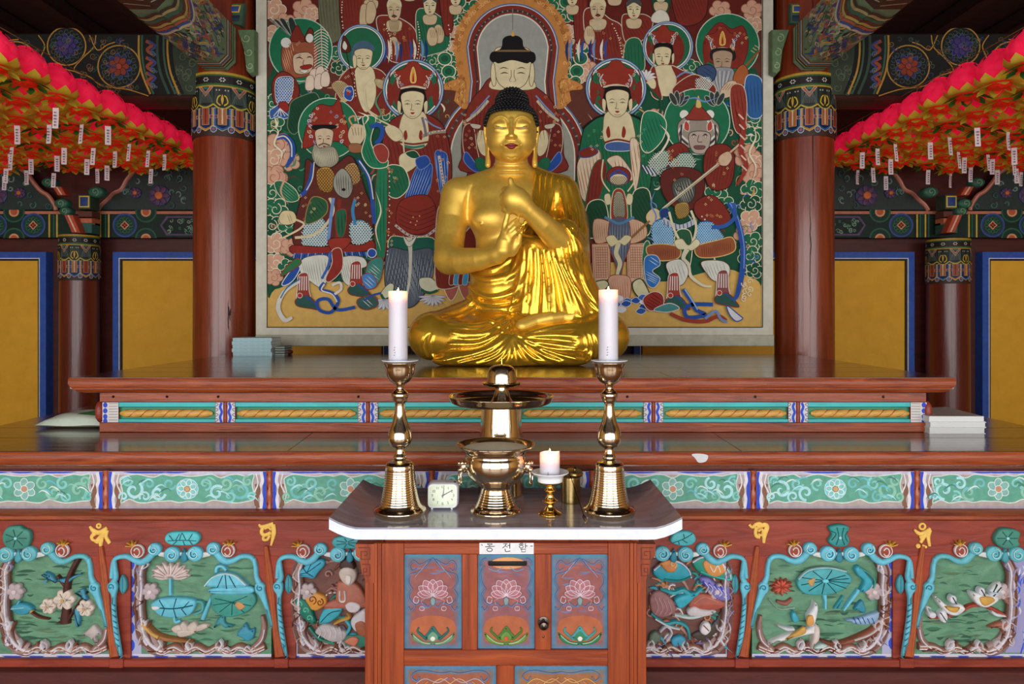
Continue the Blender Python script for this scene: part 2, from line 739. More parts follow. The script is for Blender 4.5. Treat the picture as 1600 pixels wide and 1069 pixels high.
raf.materials.append(MATS['ceiling_wood'])
for i in range(-10,11):
    if i in (-3,3):
        continue
    o = bpy.data.objects.new('ceiling_rafter',raf)
    COL.objects.link(o)
    o.parent = cei
    o.location = (i*0.58,FRONT+0.05,CEIL)

# ---- yellow wall panels in blue frames on the back wall
DW = 6.42


def door(n,px0,px1,pyt=394.0,label=None):
    ztop = P(0,pyt,DW).z
    x0, x1 = (px0-800) * DW / FPX, (px1-800) * DW / FPX
    k = DW / FPX
    root = rbox('door_%d' % n,'yellow_wall',x0+13*k,x1-13*k,DW,BACK,0.3,ztop-13*k)
    struct(root)

    def frame(name,mat,i0,i1,dep):
        a0, a1, t0 = x0 + i0 * k, x1 - i0 * k, ztop - i0 * k
        c0, c1, t1 = x0 + i1 * k, x1 - i1 * k, ztop - i1 * k
        m = MB()
        m.box(a0,c0,DW-dep,BACK,0.3,t0)
        m.box(c1,a1,DW-dep,BACK,0.3,t0)
        m.box(c0,c1,DW-dep,BACK,t1,t0)
        m.build(name,mat,root)
    frame('blue_frame','blue_frame',0,9.4,0.02)
    frame('white_beading','white_line',9.4,10.8,0.022)
    frame('black_beading','black_line',10.8,13.6,0.012)
    return root


door(1,-420,74)
door(2,178,610)
door(3,650,950)
door(4,990,1427)
door(5,1533,2000)

# ---- painted head beam of the back wall (a row of medallions between bands)
GR, DG, BK, YE, BL, SA = (52,92,70), (26,52,40), (14,16,14), (206,168,60), (60,84,140), (196,120,92)
WHT, ORG, MRN, TEA, PUR = (196,204,192), (206,112,48), (104,36,30), (70,132,120), (86,76,140)


def scrolls(A,x0,y0,x1,y1,n,cols,w=1.2,r=7,rnd=None):
    rnd = rnd or random
    for i in range(n):
        x, y = rnd.uniform(x0,x1), rnd.uniform(y0,y1)
        rr = rnd.uniform(0.5,1.0) * r
        A.line(spiral(x,y,rr*0.15,rr,rnd.uniform(0.8,1.5),rnd.uniform(0,360),14,rnd.choice((-1,1))),w,rnd.choice(cols),'s')


def medallion(A,cx,cy,r,pal=None):
    A.poly(ell(cx,cy,r,r,28),BL)
    A.poly(ell(cx,cy,r*0.88,r*0.88,28),(40,58,100))
    A.poly(ell(cx,cy,r*0.76,r*0.76,24),(24,62,46))
    for i in range(12):
        a = 2 * PI * i / 12
        A.line(ell(cx+r*0.52*math.cos(a),cy+r*0.52*math.sin(a),r*0.14,r*0.14,7),r*0.05,(58,110,84))
    q = [(cx+r*0.36*math.cos(R(45*i))*(1.0 if i % 2==0 else 0.72),cy+r*0.36*math.sin(R(45*i))*(1.0 if i % 2==0 else 0.72)) for i in range(8)]
    A.blob(q,(214,156,110),n=3)
    A.blob([(cx+(x-cx)*0.78,cy+(y-cy)*0.78) for x,y in q],(190,92,62),n=3)
    for i in range(4):
        a = R(90*i)
        A.poly(ell(cx+r*0.13*math.cos(a),cy+r*0.13*math.sin(a),r*0.08,r*0.08,8),(70,24,20))


for side in (-1,1):
    x0, x1 = (-700,640) if side < 0 else (960,2300)
    bm_ = rbox('head_beam','wood_dark',(x0-800)*6.36/FPX,(x1-800)*6.36/FPX,6.36,BACK,P(0,371,6.36).z,P(0,331,6.36).z)
    tag(bm_,'painted head beam with blue medallions above the yellow panels, %s of the altar' % ('left' if side<0 else 'right'),'beam')
    A = Art(-60 if side<0 else 1280,328,330 if side<0 else 1660,372)
    mx = (lambda x:x) if side < 0 else (lambda x:1603-x)
    a, b = (-60,330)
    A.poly([(mx(a),331),(mx(b),331),(mx(b),371),(mx(a),371)],(22,44,36))
    A.poly([(mx(a),330),(mx(b),330),(mx(b),334.5),(mx(a),334.5)],(190,118,92))
    A.poly([(mx(a),334.5),(mx(b),334.5),(mx(b),336),(mx(a),336)],BK)
    for cx in (-6,52,195):
        medallion(A,mx(cx),352,19 if cx !=-6 else 17)
    for cx in (22,228,-36):
        for cy in (331,373):
            A.poly(ell(mx(cx),cy,17,17,24),(44,92,70))
            A.poly(ell(mx(cx),cy,14.5,14.5,24),(22,54,42))
            A.poly(ell(mx(cx),cy,8,8,16),(214,156,110))
            A.poly(ell(mx(cx),cy,5.5,5.5,16),(190,92,62))
    for cx, c in ((77,YE),(80,DG),(84,(40,88,62)),(89,YE),(92,DG),(152,(60,90,80)),(157,YE),(161,DG),(165,(40,88,62)),(170,YE),(173,BK)):
        A.poly([(mx(cx-1.2),335),(mx(cx+1.2),335),(mx(cx+1.2),371),(mx(cx-1.2),371)],c)
    hexa = [(250,352),(260,338),(330,338),(330,368),(260,368)]
    A.poly([(mx(x),y) for x,y in hexa],(96,76,110))
    A.poly([(mx(253+(x-250)*0.98),353+(y-353)*0.84) for x,y in hexa],(18,38,32))
    scrolls(A,min(mx(262),mx(326)),343,max(mx(262),mx(326)),364,26,[(110,150,128),(70,120,96),(150,170,150)],0.9,4.5)
    A.build('painted_pattern','paint_beam',bm_,plane_fn(6.358))
    # ---- carved openwork boards above the beam, edged with a wavy salmon band
    for k, (pts,nm) in enumerate((
 ([(-60,262),(-60,329),(88,329),(86,321),(76,306),(64,298),(52,284),(44,272),(30,262)],'outer'),
 ([(153,329),(158,321),(168,312),(178,302),(190,296),(198,282),(208,270),(222,258),(330,258),(330,329)],'inner'))):
        rl = Relief(plane_fn(6.40))
        rl.poly([(mx(x),y) for x,y in pts],(46,58,54),0.0,0.03,0.5)
        ob = rl.build('carved_gable_board',None)
        tag(ob,'carved openwork gable board with flowers above head beam, %s %s of the altar' % (nm,'left' if side<0 else 'right'),'carved board')
        edge = pts[2:] if nm == 'outer' else pts[:8]
        r2 = Relief(plane_fn(6.37))
        r2.line([(mx(x),y) for x,y in edge],6.5,(186,112,92),0,0.02)
        r2.line([(mx(x),y-0.8) for x,y in edge],1.6,(222,168,146),0.015,0.024)
        r2.build('wavy_border',ob)
        r3 = Relief(plane_fn(6.37))
        fl_ = ((250,306,17),(213,302,9)) if nm == 'inner' else ((-4,305,16),(32,302,9))
        for cx, cy, rr in fl_:
            r3.blob(ell(mx(cx),cy,rr,rr*0.95,16),(66,64,104),0,0.016)
            for i in range(7):
                aa = 2 * PI * i / 7
                r3.blob(ell(mx(cx)+rr*0.62*math.cos(aa),cy+rr*0.62*math.sin(aa),rr*0.34,rr*0.25,8,math.degrees(aa)),(92,62,92),0.012,0.024)
            r3.blob(ell(mx(cx),cy,rr*0.36,rr*0.36,10),(206,110,52),0.015,0.03)
            r3.next()
        r3.build('flower',ob)
        r4 = Relief(plane_fn(6.37))
        rnd = random.Random(5+k)
        for i in range(26):
            for _ in range(40):
                x, y = (rnd.uniform(-58,80),rnd.uniform(266,324)) if nm == 'outer' else (rnd.uniform(172,318),rnd.uniform(262,324))
                lim = (x<22 or y>268+(x-22)*0.95) if nm == 'outer' else (x>215 or y>268+(215-x)*1.15)
                if lim and all((x-c[0])**2+(y-c[1])**2>(c[2]+3)**2 for c in fl_):
                    break
            else:
                continue
            r4.line(spiral(mx(x),y,1.0,rnd.uniform(4,7),rnd.uniform(0.7,1.2),rnd.uniform(0,360),12,rnd.choice((1,-1))),2.2,
 rnd.choice([(100,128,122),(78,110,106),(126,146,138),(60,90,86)]),0,0.014,'s',False)
        r4.build('scrollwork',ob)['kind'] = 'stuff'


# ---- round columns with painted collars
def cyl_fn(cx,cy,r,z0,z1):
    def fn(s,t,h):
        a = R(s)
        return (cx+(r+h)*math.sin(a),cy-(r+h)*math.cos(a),z1+(z0-z1)*t/100.0)
    return fn


def arcs(s0,s1,t,n=14,bow=0.0):
    return [(s0+(s1-s0)*i/n,t+bow*math.sin(PI*i/n)) for i in range(n+1)]


def collar(parent,cx,cy,r,z0,z1,dim=1.0):
    """painted collar: dotted black band, chevrons and petals, and a fringe of interlocked bars"""
    def C(c):
        return tuple(v*dim for v in c)
    A = Art(-180,-1,180,101,240)

    def band(t0,t1,c):
        A.items.append(('s',(np.array([(s,t0) for s in range(-180,181,8)],float),np.array([(s,t1) for s in range(-180,181,8)],float)),lin(C(c)),1))
        A.lv[:] = np.maximum(A.lv,1)
    band(0,4,(200,160,50))
    band(4,6.5,(58,100,56))
    band(6.5,18,(38,30,30))
    band(18,21,(60,104,58))
    band(21,23.5,(196,160,56))
    band(23.5,90,(40,42,44))
    for i in range(12):
        c = -12.5 + 30 * i - 180
        for j in range(6):
            a = R(60*j)
            A.poly(ell(c+4.2*math.cos(a),12.2+2.6*math.sin(a),1.7,1.1,6),C((226,222,214)))
    for i in range(6):
        c = -12.5 + 60 * i - 180
        # fan of the chevron
        A.poly([(c-15,50),(c-14,24),(c+14,24),(c+15,50),(c+8,54),(c,55.5),(c-8,54)],C((66,84,76)))
        for k in range(-4,5):
            A.line([(c+k*1.2,30),(c+k*3.3,49)],0.8,C((128,140,128)))
        A.poly([(c-14,24),(c-8,24),(c,33),(c+8,24),(c+14,24),(c,39)],C((196,92,62)),C((236,206,178)),0.8)
        A.poly(ell(c,25.5,5,2.5,8),C((54,128,104)))
        # flower between
        g = c + 30
        A.poly([(g-15,50),(g-12,26),(g+12,26),(g+15,50),(g+8,55),(g,57.5),(g-8,55)],C((50,62,54)))
        for k in (-1,1):
            A.curve([(g+k*3,53),(g+k*9,48),(g+k*7,40),(g+k*3,37)],2.2,C((226,190,50)))
        A.blob([(g,35),(g+2.6,43),(g,52),(g-2.6,43)],C((228,178,66)),C((60,40,20)),0.6)
        for k in (-10,-5,5,10):
            A.dots([(g+k,29)],1.3,C((214,206,180)))
        # scalloped lower line
        for q, low in ((c,56),(g,58.5)):
            A.line([(q-15+30*i2/10,51+(low-51)*math.sin(PI*i2/10)) for i2 in range(11)],2.4,C((206,184,60)))
        # fringe of bars
        for q, u in ((c,0),(g,1)):
            main = C((216,152,46)) if u == 0 else C((60,110,170))
            inner = C((178,84,50)) if u == 0 else C((190,110,54))
            A.poly([(q-14.5,57),(q+14.5,57),(q+14.5,86),(q,93),(q-14.5,86)],main,C((226,214,180)),0.8)
            A.poly([(q-11,57),(q+11,57),(q+11,84),(q,89),(q-11,84)],C((30,54,112)) if u==0 else C((24,40,84)))
            A.poly([(q-7,57),(q+7,57),(q+7,83),(q-7,83)],inner,C((230,200,160)),0.7)
            A.line([(q,58),(q,82)],2.4,C((236,218,186)) if u else C((120,44,36)))
            A.poly([(q+8,68),(q+22,68),(q+22,72.5),(q+8,72.5)],C((170,82,70)),C((232,196,180)),0.6)
            A.poly(ell(q+15,90,5.5,5,10),C((48,92,150)),C((226,224,220)),1.0)
            A.poly(ell(q+15,90,2.6,2.4,8),C((196,96,60)))
    A.build('painted_collar','paint_beam',parent,cyl_fn(cx,cy,r,z0,z1),0.00008)


def column(name,label,px,d,r,mat,y_top,y_bot,ztop,grain):
    cx = (px-800) * d / FPX
    t = thing(name,label,'pillar',(cx,d,0))
    zc1, zc0 = P(0,y_top,d-r).z, P(0,y_bot,d-r).z
    ztop = ztop or zc1 + 0.003
    m = MB()
    prof = [(r*1.02,0.0),(r*1.02,0.6),(r,1.4),(r*0.985,zc0-0.02),(r*0.97,ztop)]
    m.lathe(prof,(cx,d,0),48)
    m.build('shaft',mat,t)
    rr = r * 1.0
    ring = MB().lathe([(rr*0.98,zc0),(rr+0.004,zc0),(rr+0.004,zc1),(rr*0.97,zc1)],(cx,d,0),48,caps=False)
    ring.build('collar_ground','wood_dark',t)
    collar(t,cx,d,rr+0.0045,zc0,zc1,0.86)
    rnd = random.Random(int(px))
    # drying cracks in the timber
    A = Art(-180,0,180,100)
    for s, t0, t1, w in grain:
        pts = [(s+rnd.uniform(-1.2,1.2),t0+(t1-t0)*i/12) for i in range(13)]
        A.curve(pts,w,(22,10,8),'se',3)
    if grain:
        A.build('timber_crack','paint_plain',t,cyl_fn(cx,d,r*1.004,1.2,ztop),0.0001)
    return t


column('pillar','thick red timber pillar at the left edge of the painting',351,4.75,0.19,'pillar_red',112,212,CEIL,[(28,84,92,1.6),(31,86,89,1.2)])
column('pillar','thick red timber pillar with long crack at the right edge of the painting',1256.5,4.75,0.182,'pillar_red',112,212,CEIL,[(-6,5,66,2.0),(-10,60,88,1.3)])
column('back_column','slimmer dark red column between the yellow panels at left',124,6.26,0.152,'pillar_dark',366,438,None,[])
column('back_column','slimmer dark red column between the yellow panels at right',1481,6.26,0.165,'pillar_dark',372,443,None,[])

# ---- bracket blocks on the back columns
for side, cx in ((-1,128),(1,1476)):
    t = thing('bracket_stack','painted timber bracket stack on top of the back column at %s' % ('left' if side<0 else 'right'),'bracket',P(cx,366,6.26))
    rl = Relief(plane_fn(6.16))
    rl.poly([(cx-3,305),(cx+17,305),(cx+17,328),(cx-3,328)],(54,70,56),-0.1,0.03,1.0)
    rl.poly([(cx-1,307),(cx+15,307),(cx+15,325),(cx-1,325)],(206,176,70),0.028,0.034,0.6)
    rl.poly([(cx+1,309),(cx+13,309),(cx+13,323),(cx+1,323)],(34,62,120),0.032,0.038,0.6)
    rl.build('bracket_head',t)
    rl = Relief(plane_fn(6.18))
    for y, c in ((330,(96,52,40)),(341,(190,104,70)),(348,(46,92,80))):
        rl.poly([(cx-4,y),(cx+18,y),(cx+18,y+(10 if y !=348 else 17)),(cx-4,y+(10 if y !=348 else 17))],c,-0.1,0.02,0.8)
    rl.build('bracket_post',t)
    for (xa,ya,xb,yb) in ((-44,292,-36,306),(-26,336,-14,364)):
        rl = Relief(plane_fn(6.1))
        f = -1 if side > 0 else 1
        q = [(cx+f*xa,ya),(cx+f*(xa+14),ya),(cx+f*(xb+14),yb),(cx+f*xb,yb)]
        rl.poly(q,(176,74,50),-0.06,0.02,0.8)
        mid = [((q[0][0]+q[1][0])/2,ya+1),((q[2][0]+q[3][0])/2,yb-1)]
        rl.line(mid,2.5,(226,190,160),0.015,0.026,None,False)
        rl.build('strut_arm',t)
    rl = Relief(plane_fn(6.12))
    f = -1 if side > 0 else 1
    for bx, by, rr in ((-32,318,8),(-26,330,7),(-52,285,8),(22,300,9)):
        rl.blob([(cx+f*bx+rr*1.4*math.cos(R(a_)),by+rr*math.sin(R(a_))) for a_ in range(0,360,45)],(48,92,74),-0.06,0.015)
        rl.line(spiral(cx+f*bx,by,1,rr*0.7,1.2,0,14),1.5,(110,150,120),0.012,0.02,None,False).next()
    rl.build('leaf_carving',t)

# ---- big painted beams that run from the two pillars out over the hall
for side in (-1,1):
    pxs = 351 if side < 0 else 1256.5
    cx = (pxs-800) * 4.75 / FPX - side * 0.02
    t = thing('main_beam','painted dragon-pattern beam running forward from the %s pillar' % ('left' if side<0 else 'right'),'beam',(cx,4.55,P(0,106,4.55).z))
    hw = 0.118
    z0, z1 = P(0,108,4.55).z, P(0,42,4.55).z
    yb = 4.575
    ch = 0.05
    prof = [(-hw,z1),(-hw,z0+ch),(-hw+ch,z0),(hw-ch,z0),(hw,z0+ch),(hw,z1)]
    m = MB()
    vs = [(cx+a,yb,b) for a,b in prof] + [(cx+a,FRONT+0.02,b) for a,b in prof]
    n = len(prof)
    fs = [(i,(i+1) % n,n+(i+1) % n,n+i) for i in range(n)] + [tuple(range(n)),tuple(range(2*n-1,n-1,-1))]
    m.add(vs,fs)
    fixn(m.build('timber','wood_dark',t))
    # paint: u = distance from the pillar (cm), v = walk around the profile (cm)
    per = [0.0]
    path = prof if side < 0 else [(-a,b) for a,b in prof]
    path = path[::-1] if True else path
    for i in range(n-1):
        per.append(per[-1]+math.hypot(path[i+1][0]-path[i][0],path[i+1][1]-path[i][1]))

    def fn(u,v,h,path=path,per=per,cx=cx,yb=yb):
        s = min(max(v/100.0,0),per[-1]-1e-6)
        for i in range(len(per)-1):
            if s <= per[i+1] + 1e-9:
                break
        f = (s-per[i]) / (per[i+1]-per[i])
        a = Vector(path[i])
        b = Vector(path[i+1])
        p = a + (b-a) * f
        dd = (b-a).normalized()
        nn = Vector((-dd.y,dd.x))
        mid = Vector((0,(z0+z1)/2))
        if nn.dot(p-mid) < 0:
            nn = -nn
        p = p + nn * h
        return (cx+p.x,yb-u/100.0,p.y)

    A = Art(0,0,150,per[-1]*100,200)
    V = [x*100 for x in per]
    rnd = random.Random(11)

    def strip(u0,u1,c):
        for i in range(len(V)-1):
            A.poly([(u0,V[i]),(u1,V[i]),(u1,V[i+1]),(u0,V[i+1])],c)
    strip(0.2,150,(118,142,110))
    strip(0.2,4,(128,152,118))
    for u, c in ((4.2,(30,40,32)),(5.4,(150,168,120)),(7,(30,40,32)),(8.4,(196,120,84)),(10.2,(70,92,150)),(12.2,(214,200,170)),(13.6,(120,60,50))):
        strip(u,u+1.3,c)
    for i in range(len(V)-1):
        a0, a1 = V[i], V[i+1]
        k = max(6,int((a1-a0)*5.5))
        for j in range(k):
            u = 16 + rnd.uniform(0,44)
            v = rnd.uniform(a0+0.5,a1-0.5)
            c = rnd.choice([(70,84,150),(188,104,78),(200,188,150),(150,170,130),(96,78,150),(60,110,84),(40,60,54),(206,168,90)])
            q = [(u+t_*3.2,min(max(v+1.6*math.sin(t_*1.3+j),a0+0.3),a1-0.3)) for t_ in range(5)]
            A.curve(q,rnd.uniform(0.7,1.7),c,'se',3)
        for j in range(max(2,int((a1-a0)*0.4))):
            u = 20 + rnd.uniform(0,38)
            v = rnd.uniform(a0+1.5,a1-1.5)
            A.line(spiral(u,v,0.4,min(2.6,(a1-a0)/3),1.3,rnd.uniform(0,360),12),0.7,rnd.choice([(206,190,150),(70,84,150),(196,110,80)]))
    for u, c in ((64,(214,206,180)),(66.4,(80,92,160)),(69.5,(190,104,80)),(73,(206,176,96)),(76,(120,60,46)),(79,(70,110,90)),(83,(190,170,120)),(86,(84,62,44))):
        for i in range(len(V)-1):
            A.line([(u+3*math.sin((V[i]+(V[i+1]-V[i])*q_/8)*0.28),V[i]+(V[i+1]-V[i])*q_/8) for q_ in range(9)],2.2,c)
    strip(92,150,(76,50,40))
    for i in range(len(V)-1):
        for j in range(8):
            A.line([(96+j*6.5,V[i]+1),(99+j*6.5,V[i+1]-1)],0.8,(180,172,150))
    A.build('painted_pattern','paint_beam',t,fn,0.00012)

    # ---- cross beam from pillar out to the side wall, lotus medallions
    d = 4.60
    mxx = (lambda x:x) if side < 0 else (lambda x:1605-x)
    xa, xb = (mxx(312)-800) * d / FPX, (-HX+0.01) * (-side) * -1
    xb = side * (HX-0.01)
    t2 = thing('cross_beam','dark painted cross beam with lotus medallions, %s of the altar' % ('left' if side<0 else 'right'),'beam',(xa,4.75,P(0,157,d).z))
    za, zb = P(0,157,d).z, P(0,44,d).z
    m = MB()
    zc, rz = (za+zb) / 2, (zb-za) / 2
    pr = []
    for i in range(16):
        a = 2 * PI * i / 16
        pr.append((0.15*(abs(math.cos(a))**0.6)*(1 if math.cos(a)>0 else-1),rz*(abs(math.sin(a))**0.45)*(1 if math.sin(a)>0 else-1)))
    vs = [(xa,4.75+a,zc+b) for a,b in pr] + [(xb,4.75+a,zc+b) for a,b in pr]
    fs = [(i,(i+1) % 16,16+(i+1) % 16,16+i) for i in range(16)] + [tuple(range(16)),tuple(range(31,15,-1))]
    m.add(vs,fs)
    fixn(m.build('timber','wood_dark',t2))
    A = Art(min(mxx(-40),mxx(312)),44,max(mxx(-40),mxx(312)),157,200)

    def pp(pts):
        return [(mxx(x),y) for x,y in pts]
    A.poly(pp([(-40,54),(312,54),(312,148),(-40,148)]),(24,27,24))
    A.poly(pp([(266,54),(312,54),(312,148),(284,148),(272,110)]),(60,74,55))
    rnd = random.Random(3)
    for i in range(16):
        x, y = rnd.uniform(274,306), rnd.uniform(60,144)
        A.line([(mxx(a),b) for a,b in spiral(x,y,1,7,1.2,rnd.uniform(0,360),12)],1.0,(104,120,92),'s')
    for x, w, c in ((252,5,(20,18,18)),(256,3,(74,110,84)),(262,3,(212,160,60)),(268,4,(20,18,18)),(246,4,(58,92,72)),(217,3,(212,160,60)),(222,3,(64,110,84))):
        A.curve(pp([(x,55),(x,85),(x+5,115),(x+18,147)]),w,c)
    for y in (78,104,128):
        A.curve(pp([(228,y-14),(238,y-8),(230,y),(240,y+8)]),5,(176,84,58))
        A.curve(pp([(232,y-14),(243,y-6),(236,y+2),(246,y+9)]),3.4,(72,82,146))
        A.line([(mxx(a),b) for a,b in spiral(238,y+6,1,5,1.2,0,12)],1.2,(90,140,110))
    for cx_, cy_, rr, pc in ((186,104,30,(160,66,42)),(104,72,27,(74,62,130)),(24,98,30,(160,66,42)),(-20,70,26,(74,62,130))):
        A.poly([(mxx(a),b) for a,b in ell(cx_,cy_,rr+4,rr+4,30)],(206,156,66))
        A.poly([(mxx(a),b) for a,b in ell(cx_,cy_,rr+2,rr+2,30)],(26,30,28))
        for i in range(16):
            aa = 2 * PI * i / 16
            A.line([(mxx(a),b) for a,b in ell(cx_+rr*0.82*math.cos(aa),cy_+rr*0.82*math.sin(aa),3.4,3.4,8)],0.9,(82,108,96))
        for i in range(10):
            aa = 2 * PI * i / 10 + 0.2
            A.poly([(mxx(a),b) for a,b in ell(cx_+rr*0.5*math.cos(aa),cy_+rr*0.5*math.sin(aa),6,4,8,math.degrees(aa))],(52,62,122),(96,110,160),0.8)
        for i in range(7):
            aa = 2 * PI * i / 7
            A.poly([(mxx(a),b) for a,b in ell(cx_+rr*0.32*math.cos(aa),cy_+rr*0.32*math.sin(aa),7,5.2,10,math.degrees(aa))],pc,(40,18,14),0.8)
        A.poly([(mxx(a),b) for a,b in ell(cx_,cy_,5,5,10)],tuple(min(255,v*1.2) for v in pc),(40,18,14),0.8)
    for q in ([(150,55),(146,74),(128,92),(116,110),(140,120),(160,134),(200,140),(232,150)],[(140,55),(152,78),(168,70),(180,66)],
 [(60,55),(70,72),(64,92),(76,104),(100,108),(118,112)],[(-30,108),(-8,108),(0,84),(10,66),(30,62)],[(56,96),(60,120),(40,136),(10,140)]):
        A.curve(pp(q),3.4,(20,14,12))
        A.curve(pp(q),1.6,(214,158,60))
    scrolls(A,min(mxx(-30),mxx(214)),60,max(mxx(-30),mxx(214)),144,110,[(66,104,86),(54,84,76),(140,98,62),(70,74,130),(150,120,70)],1.1,6,rnd)
    A.items = [(k_,g_,tuple(v*0.62 for v in c_),l_) for k_,g_,c_,l_ in A.items]      # dim light under the ceiling, darkened into the paint colours
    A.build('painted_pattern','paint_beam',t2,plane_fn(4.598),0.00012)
    # ---- small carved bracket between pillar and painting
    cxb = 382 if side < 0 else 1222
    f = 1 if side < 0 else -1
    tb = thing('corner_bracket','small green carved bracket at the top of the %s pillar' % ('left' if side<0 else 'right'),'bracket',P(cxb,115,4.7))
    rl = Relief(plane_fn(4.62))
    rl.poly([(cxb-f*12,46),(cxb+f*16,46),(cxb+f*16,112),(cxb+f*8,116),(cxb+f*2,110),(cxb-f*2,78)],(98,122,86),-0.06,0.0,1.5)
    rl.build('bracket_board',tb)
    rl = Relief(plane_fn(4.619))
    for x, y, r_ in ((3,60,7),(7,82,6.5),(9,103,5.5)):
        rl.line(spiral(cxb+f*x,y,1,r_,1.4,40,18,f),2.0,(150,172,130),0,0.008,'s',False)
    rl.build('scrollwork',tb)['kind'] = 'stuff'
    rl = Relief(plane_fn(4.60))
    xk = 352 if side < 0 else 1235
    rl.poly([(xk,5),(xk+30,5),(xk+26,40),(xk,36)],(60,92,72),-0.04,0.0,1.2)
    rl.poly([(xk+3,8),(xk+25,8),(xk+22,20),(xk+3,20)],(200,170,70),-0.005,0.003,0.5)
    rl.poly([(xk+5,10),(xk+22,10),(xk+20,18),(xk+5,18)],(40,70,130),0.002,0.005,0.5)
    rl.poly([(xk+3,24),(xk+23,24),(xk+21,33),(xk+3,33)],(34,54,70),-0.005,0.003,0.5)
    rl.build('bracket_head',tb)

# ================================================================== the two-tier altar
D_LS, D_LW, D_LP = 2.50, 2.58, 2.602          # lower slab edge, carved front, recessed panels
D_US, D_UW = 2.84, 2.92                      # upper slab edge, upper front
Z_LT = P(0,706,D_LS).z                     # top of the lower tier
Z_UT = P(0,590,D_US).z                     # top of the upper tier
HWL, HWU = 2.15, 1.713

low = thing('altar_lower_tier','lower altar tier with carved and painted panels under a red slab','altar',(0,3.4,0))


def pbox(mb,x0,x1,y0,y1,d,dep,b=0.0,col=None):
    """box seen at pixels x0..x1, y0..y1 with its face at depth d, dep metres deep"""
    a, c = P(x0,y0,d), P(x1,y1,d)
    return mb.box(a.x,c.x,d,d+dep,c.z,a.z,b,col)


# core and slab
MB().box(-HWL+0.1,HWL-0.1,D_LP+0.02,4.5,0.0,Z_LT-0.065).build('core','wood_dark',low)


def rounded_slab(name,parent,hw,y0,y1,ztop,th,mat,ends=False):
    """slab edge with a rounded lower nose"""
    m = MB()
    pr = [(0,0),(-0.006,-0.006),(-0.008,-0.016)]
    prof = [(y0+0.006,ztop-0.001),(y0,ztop-0.008),(y0-0.002,ztop-th*0.4),(y0+0.004,ztop-th*0.7),(y0+0.016,ztop-th*0.92),(y0+0.034,ztop-th),(y0+0.2,ztop-th),(y0+0.2,ztop-0.001)]
    n = len(prof)
    xs = (-hw,hw)
    ins = [0.0,0.0,0.0,0.012,0.03,0.05,0.05,0.0]
    vs = [(-hw+ins[i]*ends,y,z) for i,(y,z) in enumerate(prof)] + [(hw-ins[i]*ends,y,z) for i,(y,z) in enumerate(prof)]
    fs = [(i,(i+1) % n,n+(i+1) % n,n+i) for i in range(n)] + [tuple(range(n)),tuple(range(2*n-1,n-1,-1))]
    m.add(vs,fs)
    return fixn(m.build(name,mat,parent))


rounded_slab('slab_edge',low,HWL,D_LS,4.5,Z_LT,0.063,'wood_rail')
# boards of the lower top, three in front with mitred joints and two behind, plus side boards
TH = 0.06


def plank(parent,pts,ztop,th=0.05,mat='lacquer_top',gap=0.0012,name='top_plank'):
    c = Vector((sum(p[0] for p in pts)/len(pts),sum(p[1] for p in pts)/len(pts)))
    q = []
    for p in pts:
        v = Vector(p)
        dv = (c-v)
        q.append(v+Vector((math.copysign(gap,dv.x),math.copysign(gap,dv.y))))
    n = len(q)
    b = 0.0015
    ring = lambda z, i: [(p.x+math.copysign(i,c.x-p.x),p.y+math.copysign(i,c.y-p.y),z) for p in q]
    vs = ring(ztop-th,0) + ring(ztop-b,0) + ring(ztop,b)
    fs = [tuple(2*n+i for i in range(n)),tuple(reversed(range(n)))]
    for k in range(2):
        for i in range(n):
            j = (i+1) % n
            fs.append((k*n+i,k*n+j,(k+1)*n+j,(k+1)*n+i))
    return fixn(MB().add(vs,fs).build(name,mat,parent))


y0, y1, y2, y3 = D_LS + 0.004, 2.78, 3.02, 4.5
xl0, xl1 = P(448,704,2.5).x, P(490,676,2.92).x
xr0, xr1 = P(1160,706,2.5).x, P(1112,676,2.92).x


def xat(xa,xb,y):
    return xa + (xb-xa) * (y-2.5) / 0.42


for (a0,a1,b0,b1) in ((-HWL,-HWL,xl0,xl1),(xl0,xl1,xr0,xr1),(xr0,xr1,HWL,HWL)):
    for (ya,yb) in ((y0,y1),(y1,y2)):
        xa0 = a0 if a0 == -HWL else xat(a0,a1,ya)
        xa1 = a0 if a0 == -HWL else xat(a0,a1,yb)
        xb0 = b0 if b0 == HWL else xat(b0,b1,ya)
        xb1 = b0 if b0 == HWL else xat(b0,b1,yb)
        plank(low,[(xa0,ya),(xb0,ya),(xb1,yb),(xa1,yb)],Z_LT)
for s in (-1,1):
    for xa, xb in ((1.60,1.88),(1.88,HWL)):
        plank(low,[(s*xa,y2),(s*xb,y2),(s*xb,y3),(s*xa,y3)],Z_LT)
# white flake where the paint has chipped off the slab
A = Art(1000,700,1200,740)
A.blob([(1081,710),(1094,709),(1106,712),(1103,721),(1092,723),(1086,716)],(206,204,208))
A.blob([(1350,726),(1365,724),(1376,728),(1360,733)],(196,150,120)) if False else None
A.build('chipped_paint','paint_plain',low,plane_fn(D_LS-0.0035))

# ---- frieze of painted panels between little posts (rows 735-797)
DF = 2.60
TQ, TQ2, TQL, TQD = (100,182,202), (118,198,212), (166,216,222), (50,128,150)
CG, CGD, CGL = (92,160,138), (66,128,108), (136,190,170)
BLU, WHI, BRN, LAV = (38,70,190), (216,212,218), (126,88,66), (188,184,206)
posts = [-88,165,421,675,925,1177,1433,1686]
fz = MB()
pbox(fz,-250,1850,733,800,DF+0.02,0.05)
fz.build('frieze_ground','wood_board',low)


